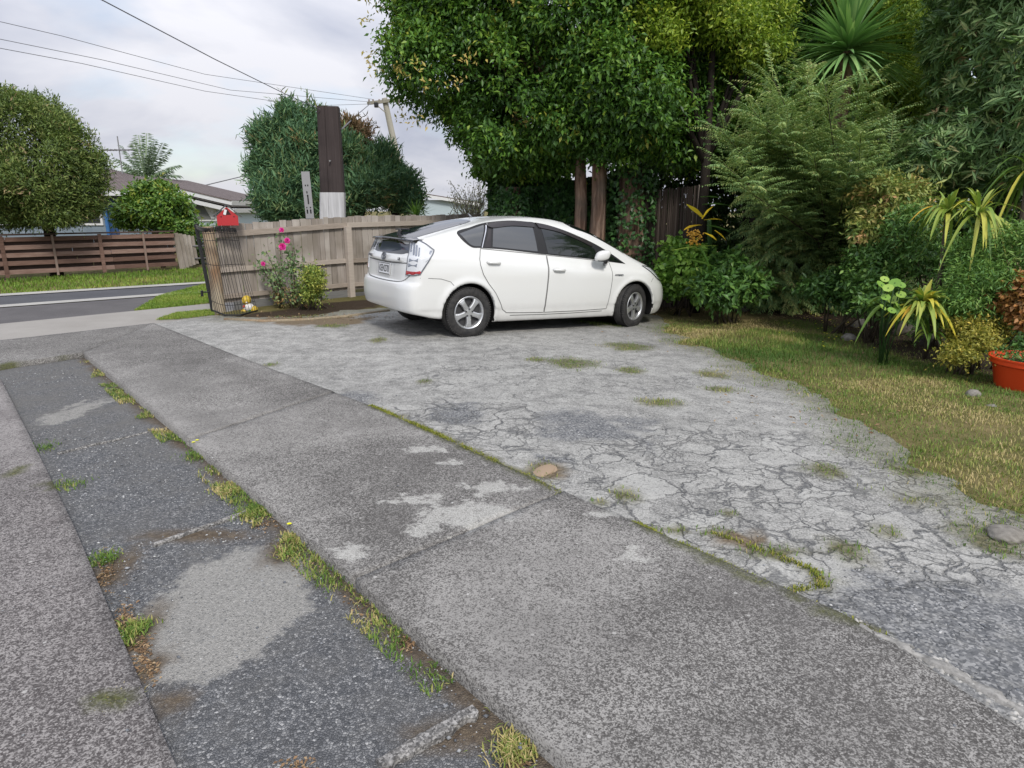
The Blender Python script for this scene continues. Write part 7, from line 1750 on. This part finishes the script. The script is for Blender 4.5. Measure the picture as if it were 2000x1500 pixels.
# verges along the street
def verge_pts(poly, n, g):
    p = np.array(poly); x = g.uniform(p[:, 0].min(), p[:, 0].max(), n); y = g.uniform(p[:, 1].min(), p[:, 1].max(), n); k = inside(poly, x, y); return x[k], y[k]
vp = [street(FPW + .02, fpfr), street(FPW + .02, 3.0), street(o_k2, t2 + 1.5), street(o_k2, t2), street(o_k1, t1)]
x, y = verge_pts(vp, 60000, rg); fo = Fol(); blades(fo, np.stack([x, y, zg(x, y) + .005], -1), rg.uniform(.02, .05, len(x)), rg.uniform(.006, .012, len(x)), np.clip(.5 + 1.2 * (fbm(x, y, 101, 3) - .5) + rg.normal(0, .2, len(x)), 0, 1), lean=.8)
fv = [lf(.16, kl + 8), lf(.16, kr - 2), tuple(F1[:2] + fd * 3), tuple(F0[:2])]
x, y = verge_pts(fv, 90000, rg); blades(fo, np.stack([x, y, np.full(len(x), -.06)], -1), rg.uniform(.05, .10, len(x)), rg.uniform(.010, .020, len(x)), np.clip(.38 + 1.3 * (fbm(x * .7, y * .7, 102, 3) - .5) + rg.normal(0, .18, len(x)), 0, 1), lean=.8)
x, y = verge_pts(W((305, 628), (345, 614), (415, 608), (420, 618), (350, 626)), 9000, rg); blades(fo, np.stack([x, y, zg(x, y) + .02], -1), rg.uniform(.015, .045, len(x)), .006, np.clip(rg.normal(.6, .25, len(x)), 0, 1), lean=.8)
tag(fo.build('verge_grass', GG), kind='stuff')
# loose stones
SM = leaf_mat('loose_stone', [(0.050, 0.054, 0.060), (0.095, 0.100, 0.108), (0.15, 0.155, 0.16), (0.27, 0.27, 0.265)], 0.85, 0.0, 0.3)
def grav_p(x, y): return np.clip(1 - .82 * g_bare(x, y) - .4 * smooth(3.5, 5, y), 0.04, 1) * smooth(.30, .62, fbm(x * 2.2, y * 2.2, 103, 4)) * inside(gravel_poly, x, y)
x, y = scatter(60000, -5.0, 1.0, .6, 6.8, grav_p, rg); x, y = x[:15000], y[:15000]
sz = np.clip(rg.lognormal(-5.55, .42, len(x)), .0018, .013)
P1 = np.stack([x, y, np.full(len(x), -.030)], -1)
def gp_(x, y): return np.clip(grav(x, y) * .9 + .05, 0, 1) * (turf_sd(x, y) < 0)
x, y = scatter(30000, -2.5, 4.6, 1.2, 7.0, gp_, rg); x, y = x[:9000], y[:9000]; ok = ~inside(main_poly, x, y); x, y = x[ok], y[ok]
P2 = np.stack([x, y, zg(x, y) + .020], -1); sz2 = np.clip(rg.lognormal(-5.5, .42, len(x)), .0018, .013)
x = rg.uniform(-3, 2.0, 900); y = rg.uniform(1.0, 6, 900); ok = inside(main_poly, x, y) | inside(left_poly, x, y); x, y = x[ok], y[ok]; P3 = np.stack([x, y, np.where(inside(main_poly, x, y), .031, .001)], -1); sz3 = np.clip(rg.lognormal(-5.9, .4, len(x)), .0015, .009)
tag(pebbles('loose_stones', np.vstack([P1, P2, P3]), np.concatenate([sz, sz2, sz3]), SM, 5), kind='stuff')
# rubble along the chipped corner of the slab
RM = leaf_mat('rubble', [(0.08, 0.078, 0.072), (0.13, 0.128, 0.12), (0.19, 0.185, 0.175), (0.25, 0.245, 0.23)], 0.9, 0.0, 0.2)
l = np.array(W((1640, 1215), (1760, 1275), (1860, 1325), (1940, 1380), (2010, 1440))); k = rg.integers(0, 4, 520); q = l[k] + (l[k + 1] - l[k]) * rg.random((520, 1)) + rg.normal(0, .022, (520, 2))
tag(pebbles('slab_rubble', np.column_stack([q, zg(q[:, 0], q[:, 1]) + .016]), rg.uniform(.004, .017, 520), RM, 6), kind='stuff')
l = W((1650, 1218), (1760, 1268), (1870, 1322), (1960, 1372), (2040, 1420), (2040, 1440), (1950, 1386), (1860, 1333), (1750, 1279), (1648, 1226)); bm = bmesh.new()
n_ = 22; A_ = np.array(l[:5]); B_ = np.array(l[5:][::-1])
def pl(Pn, t_): 
    t_ = t_ * (len(Pn) - 1); i = min(int(t_), len(Pn) - 2); return Pn[i] + (Pn[i + 1] - Pn[i]) * (t_ - i)
rows = []
for i in range(n_ + 1):
    a, b = pl(A_, i / n_), pl(B_, i / n_); w_ = rg.normal(0, .006, 2); z = .034 + rg.normal(0, .003)
    rows.append([bm.verts.new((a[0] + w_[0], a[1] + w_[0], z - .03)), bm.verts.new((a[0] * .8 + b[0] * .2 + w_[0], a[1] * .8 + b[1] * .2, z)), bm.verts.new((a[0] * .2 + b[0] * .8 + w_[1], a[1] * .2 + b[1] * .8, z)), bm.verts.new((b[0] + w_[1], b[1] + w_[1], z - .03))])
for i in range(n_):
    for k in range(3): bm.faces.new((rows[i][k], rows[i][k + 1], rows[i + 1][k + 1], rows[i + 1][k]))
M_edge, t = nmat('pale_broken_concrete', .9, .2); t.color(t.ramp(t.noise(t.geo(), 40, 5, .7), [(.3, (.16, .155, .145)), (.6, (.33, .32, .30)), (.8, (.42, .41, .385))])); t.bump(t.noise(t.geo(), 60, 4), .6, .006)
tag(bm_obj('broken_slab_edge', bm, M_edge, None, True), kind='structure')
# concrete cross beams in the gravel strip
def beam(pa, pb, wd, hz, label):
    a, b = Vector(G(*pa, -.02)), Vector(G(*pb, -.02)); d = b - a; c = (a + b) / 2
    bm = bmesh.new(); g = np.random.default_rng(int(pa[0])); n_ = 16; R_ = Matrix.Rotation(math.atan2(d.y, d.x), 3, 'Z'); rows = []
    for i in range(n_ + 1):
        x_ = (i / n_ - .5) * d.length; j = g.normal(0, .004, 4)
        rows.append([bm.verts.new(R_ @ Vector(p)) for p in ((x_, -wd / 2 + j[0], -.08), (x_, -wd / 2 + j[0], hz - .006 + j[2] * .5), (x_, -wd / 2 + .008 + j[1], hz + j[2] * .5), (x_, wd / 2 - .008, hz + j[3] * .5), (x_, wd / 2 + j[1], hz - .008), (x_, wd / 2, -.08))])
    for i in range(n_):
        for k in range(5): bm.faces.new((rows[i][k], rows[i][k + 1], rows[i + 1][k + 1], rows[i + 1][k]))
    bm.faces.new(rows[0]); bm.faces.new(rows[-1][::-1])
    o = bm_obj('concrete_beam', bm, M_beam); o.location = (c.x, c.y, -.02); return tag(o, label, 'concrete edging', 'cross beams in the gravel strip')
M_beam = concrete('beam_concrete', (0.070, 0.068, 0.066), (0.34, 0.33, 0.315), (0.13, 0.125, 0.12), 150, 0.55)
beam((742, 1496), (928, 1388), .046, .014, 'speckled concrete beam across the gravel nearest the bottom edge of the picture')
beam((300, 1064), (482, 1000), .026, .010, 'concrete beam bordering the pale bare patch in the gravel strip')
beam((112, 884), (312, 838), .018, .002, 'faint narrow concrete beam in the far part of the gravel strip')
# fallen leaves and soil crumbs
def litter(name, pts, s0, s1):
    pts = pts[rg.random(len(pts)) < .62]
    n = len(pts); fo = Fol(); D = rg.normal(0, 1, (n, 3)) * np.array([1, 1, .22]); N = np.array([0, 0, 1.0]) + rg.normal(0, .35, (n, 3)); fo.leaves(pts, D, N, rg.uniform(s0, s1, n), rg.uniform(s0, s1, n) * .45, rg.random(n)); return tag(fo.build(name, LIT), kind='stuff')
pts = []
for a, b, sx_, sy_, n in ((205, 1110, 20, 34, 260), (240, 1200, 20, 40, 260), (275, 1262, 22, 34, 300), (290, 1300, 18, 22, 120), (560, 1068, 26, 20, 160), (795, 1245, 24, 20, 120), (510, 1015, 30, 14, 120), (1010, 1478, 22, 14, 150), (600, 1100, 30, 30, 60), (700, 1170, 40, 40, 60), (580, 1480, 40, 14, 60)):
    c = rg.normal(0, 1, (n, 2)) * .5 * [sx_, sy_] + [a, b]; pts += [G(u, v) + np.array([0, 0, -.022]) for u, v in c]
litter('gravel_litter', np.array(pts), .008, .024)
pts = []
for a, b, sx_, sy_, n in ((1400, 607, 110, 9, 1000), (1530, 622, 90, 9, 500), (1330, 612, 50, 10, 300), (620, 622, 120, 6, 500), (520, 618, 60, 5, 260), (1690, 640, 60, 14, 260), (1400, 660, 180, 24, 260), (1700, 780, 250, 60, 380), (560, 604, 50, 6, 200)):
    c = rg.normal(0, 1, (n, 2)) * .6 * [sx_, sy_] + [a, b]; pts += [G(u, v) + np.array([0, 0, .045 if u > 1000 else .03]) for u, v in c]
litter('bed_litter', np.array(pts), .018, .050)
# undergrowth that closes the foot of the bed
fo = Fol(); n_ = 9000; u = rg.uniform(0, 1, n_); l = np.array([G(a, b) for a, b in ((1330, 596), (1450, 602), (1560, 610), (1660, 622), (1740, 650), (1850, 690), (1960, 700), (2080, 720))]); k = np.minimum((u * 7).astype(int), 6); q = l[k] + (l[k + 1] - l[k]) * (u * 7 - k)[:, None]
nb = unit(q * np.array([1, 1, 0])); q = q + nb * (rg.random(n_) ** 1.2 * 1.5)[:, None]; q[:, 2] = zg(q[:, 0], q[:, 1]) + .02 + rg.random(n_) ** 1.8 * .42 * smooth(0, .5, np.hypot(q[:, 0], q[:, 1]) - np.hypot(l[k][:, 0], l[k][:, 1]) + .15)
fo.leaves(q, unit(rg.normal(0, .7, q.shape) + np.array([0, -.3, .15])), unit(rg.normal(0, .45, q.shape) + np.array([0, -.4, .8])), rg.uniform(.04, .10, n_), rg.uniform(.022, .05, n_), np.clip(rg.normal(.4, .22, n_), 0, 1)); tag(fo.build('bed_undergrowth', LM_low), kind='stuff')
# tiny yellow flowers
fo = Fol(); YF = leaf_mat('yellow_petal', [(0.55, 0.40, 0.01), (0.65, 0.48, 0.02)], .5, .2); pts = []
for i in range(46): pts.append(G(rg.normal(1610, 50), rg.normal(648, 20)) + np.array([0, 0, rg.uniform(.05, .11)]))
for a, b in ((566, 1034), (386, 868), (379, 872), (1560, 690), (1585, 672), (1500, 660)): pts.append(G(a, b) + np.array([0, 0, .03]))
for p in pts:
    az = np.linspace(0, 6.283, 8)[:-1]; D = np.stack([np.cos(az), np.sin(az), 0 * az + .25], -1); fo.leaves(np.repeat(p[None], 7, 0), D, np.repeat(np.array([[0, -.3, 1.0]]), 7, 0), .014, .011, rg.random(7))
tag(fo.build('yellow_flowers', YF), kind='stuff')

# rocks along the bed
M_rock, t = nmat('mossy_rock', .9, .2); t.color(t.mix(t.ramp(t.noise(t.geo(), 6, 5, .65), [(.45, 0.0), (.65, .8)]), t.ramp(t.noise(t.geo(), 22, 5, .7), [(.3, (.050, .044, .038)), (.6, (.115, .102, .088)), (.85, (.22, .20, .18))]), (.085, .085, .045))); t.bump(t.noise(t.geo(), 30, 5), .6, .012)
M_rock2, t = nmat('pale_rock', .9, .2); t.color(t.ramp(t.noise(t.geo(), 20, 5, .7), [(.3, (.13, .12, .105)), (.6, (.23, .215, .19)), (.85, (.34, .33, .30))])); t.bump(t.noise(t.geo(), 30, 5), .5, .01)
def rk(px, py, wpx, hpx, m, label, seed):
    c = G(px, py + hpx * .8); k = np.hypot(c[0], c[1]) / FPX; rock('rock', (c[0], c[1], c[2] + hpx * k * .75), (wpx * k, wpx * k * .8, hpx * k), m, label, seed, 'rocks edging the garden bed')
rk(1819, 662, 29, 22, M_rock, 'largest dark brown rock under the lime strap-leaved tuft', 301)
rk(1676, 634, 14, 11, M_rock2, 'pale grey rock beside the tiny yellow flowers', 302)
rk(1657, 662, 16, 9, M_rock2, 'flat grey rock half buried in the grass below the yellow flowers', 303)
rk(1897, 772, 13, 10, M_rock2, 'brownish pebble-like rock left of the orange pot', 304)
rk(1934, 797, 10, 6, M_rock2, 'small pale rock in the grass below the orange pot', 305)
rk(1308, 575, 24, 22, M_rock, 'rounded brown rock just in front of the car', 306)
rk(1352, 588, 22, 14, M_rock, 'low dark rock at the foot of the bright green bush', 307)
rk(1446, 605, 16, 8, M_rock, 'small dark rock half hidden in dead leaves', 308)
rk(1750, 645, 30, 14, M_rock, 'dark low rock between the pale rock and the largest rock', 309)
rk(1965, 1045, 34, 12, M_rock2, 'flat pale concrete lump in the grass at the right edge', 310)
c = G(1066, 926); o = rock('concrete_lump', (c[0], c[1], c[2] + .020), (.105, .060, .018), mat('tan_stone', (.30, .22, .15), .9), 'flat tan stone lying on the moss line between the slabs', 311, cat='stone')

# orange flower pot, its soil and plant
pc = G(2004, 766); pot = empty('flower_pot', pc, 'bright orange plastic flower pot with a wide rim at the right edge', 'pot')
M_or = mat('orange_plastic', (0.72, 0.065, 0.014), 0.42); kp = np.hypot(pc[0], pc[1]) / FPX
rT, rB, hP = 57 * kp, 41 * kp, 0.345
bm = bmesh.new(); add_lathe(bm, [(0, .0), (rB, 0), (rB + .004, .006), (rT - .035, hP - .075), (rT - .030, hP - .068), (rT - .008, hP - .060), (rT - .004, hP - .020), (rT + .004, hP - .016), (rT + .006, hP), (rT - .010, hP), (rT - .024, hP - .05), (rT - .05, hP - .12)], 48)
o = bm_obj('pot_shell', bm, M_or, pot, True); o.data.set_sharp_from_angle(angle=rad(35))
bm = bmesh.new(); add_lathe(bm, [(rT - .03, hP - .075), (.10, hP - .055), (0, hP - .05)], 32); bm_obj('soil', bm, mat('potting_soil', (.035, .022, .015), .95), pot)
fo = Fol(); n_ = 700; a = rg.uniform(0, 6.28, n_); r_ = np.sqrt(rg.random(n_)) * (rT - .04); q = np.stack([np.cos(a) * r_, np.sin(a) * r_, hP - .06 + rg.random(n_) ** 1.5 * .11], -1) + pc
fo.leaves(q, unit(rg.normal(0, .7, q.shape) + np.array([0, 0, .4])), unit(rg.normal(0, .4, q.shape) + np.array([0, 0, 1.0])), rg.uniform(.02, .05, n_), rg.uniform(.012, .024, n_), np.clip(rg.normal(.5, .2, n_), 0, 1))
o = fo.build('potted_foliage', LM_low); o.parent = pot; o.matrix_parent_inverse = Matrix.Translation(pot.location).inverted()

# garden ornament and bed edging by the fence
gc = G(487, 612); orn = empty('garden_ornament', gc, 'small yellow and white garden ornament sitting at the foot of the black gate', 'ornament')
kq = np.hypot(gc[0], gc[1]) / FPX
def lump(name, dx, z, rx, ry, rz, m, seed):
    bm = bmesh.new(); bmesh.ops.create_icosphere(bm, subdivisions=3, radius=1); co = np.array([v.co for v in bm.verts]); k = 1 + .25 * (fbm(co[:, 0] * 2 + seed, co[:, 1] * 2 + co[:, 2], seed, 3) - .5)
    for v, s_ in zip(bm.verts, k): v.co = Vector((v.co.x * rx * s_ + dx, v.co.y * ry * s_, v.co.z * rz * s_ + z))
    bm_obj(name, bm, m, orn, True)
M_y = mat('yellow_glaze', (.60, .42, .05), .35); M_w = mat('white_glaze', (.70, .68, .66), .35); M_g = mat('green_glaze', (.05, .12, .03), .4); M_rd = mat('red_glaze', (.40, .06, .04), .4)
lump('hood', -3 * kq, 24 * kq, 8 * kq, 8 * kq, 9 * kq, M_y, 1); lump('face', -1 * kq, 21 * kq, 4 * kq, 8.5 * kq, 4 * kq, M_w, 2); lump('torso', 0, 11 * kq, 10 * kq, 8 * kq, 8 * kq, M_w, 3); lump('ball', 9 * kq, 7 * kq, 7 * kq, 7 * kq, 7 * kq, M_y, 4); lump('base_left', -8 * kq, 4 * kq, 6 * kq, 7 * kq, 5 * kq, M_y, 5); lump('sash', -6 * kq, 13 * kq, 4 * kq, 8.6 * kq, 3 * kq, M_rd, 6); lump('leaf_patch', 3 * kq, 5 * kq, 4 * kq, 8.4 * kq, 4 * kq, M_g, 7)
ed = [G(a, b) for a, b in ((440, 627), (520, 631), (600, 628), (680, 621), (760, 610))]
bm = bmesh.new(); add_tube(bm, [Vector(p) + Vector((0, 0, .015)) for p in ed], .035, 8); tag(bm_obj('log_edging', bm, M_log, None, True), 'low weathered timber edging in front of the rose bed', 'edging')
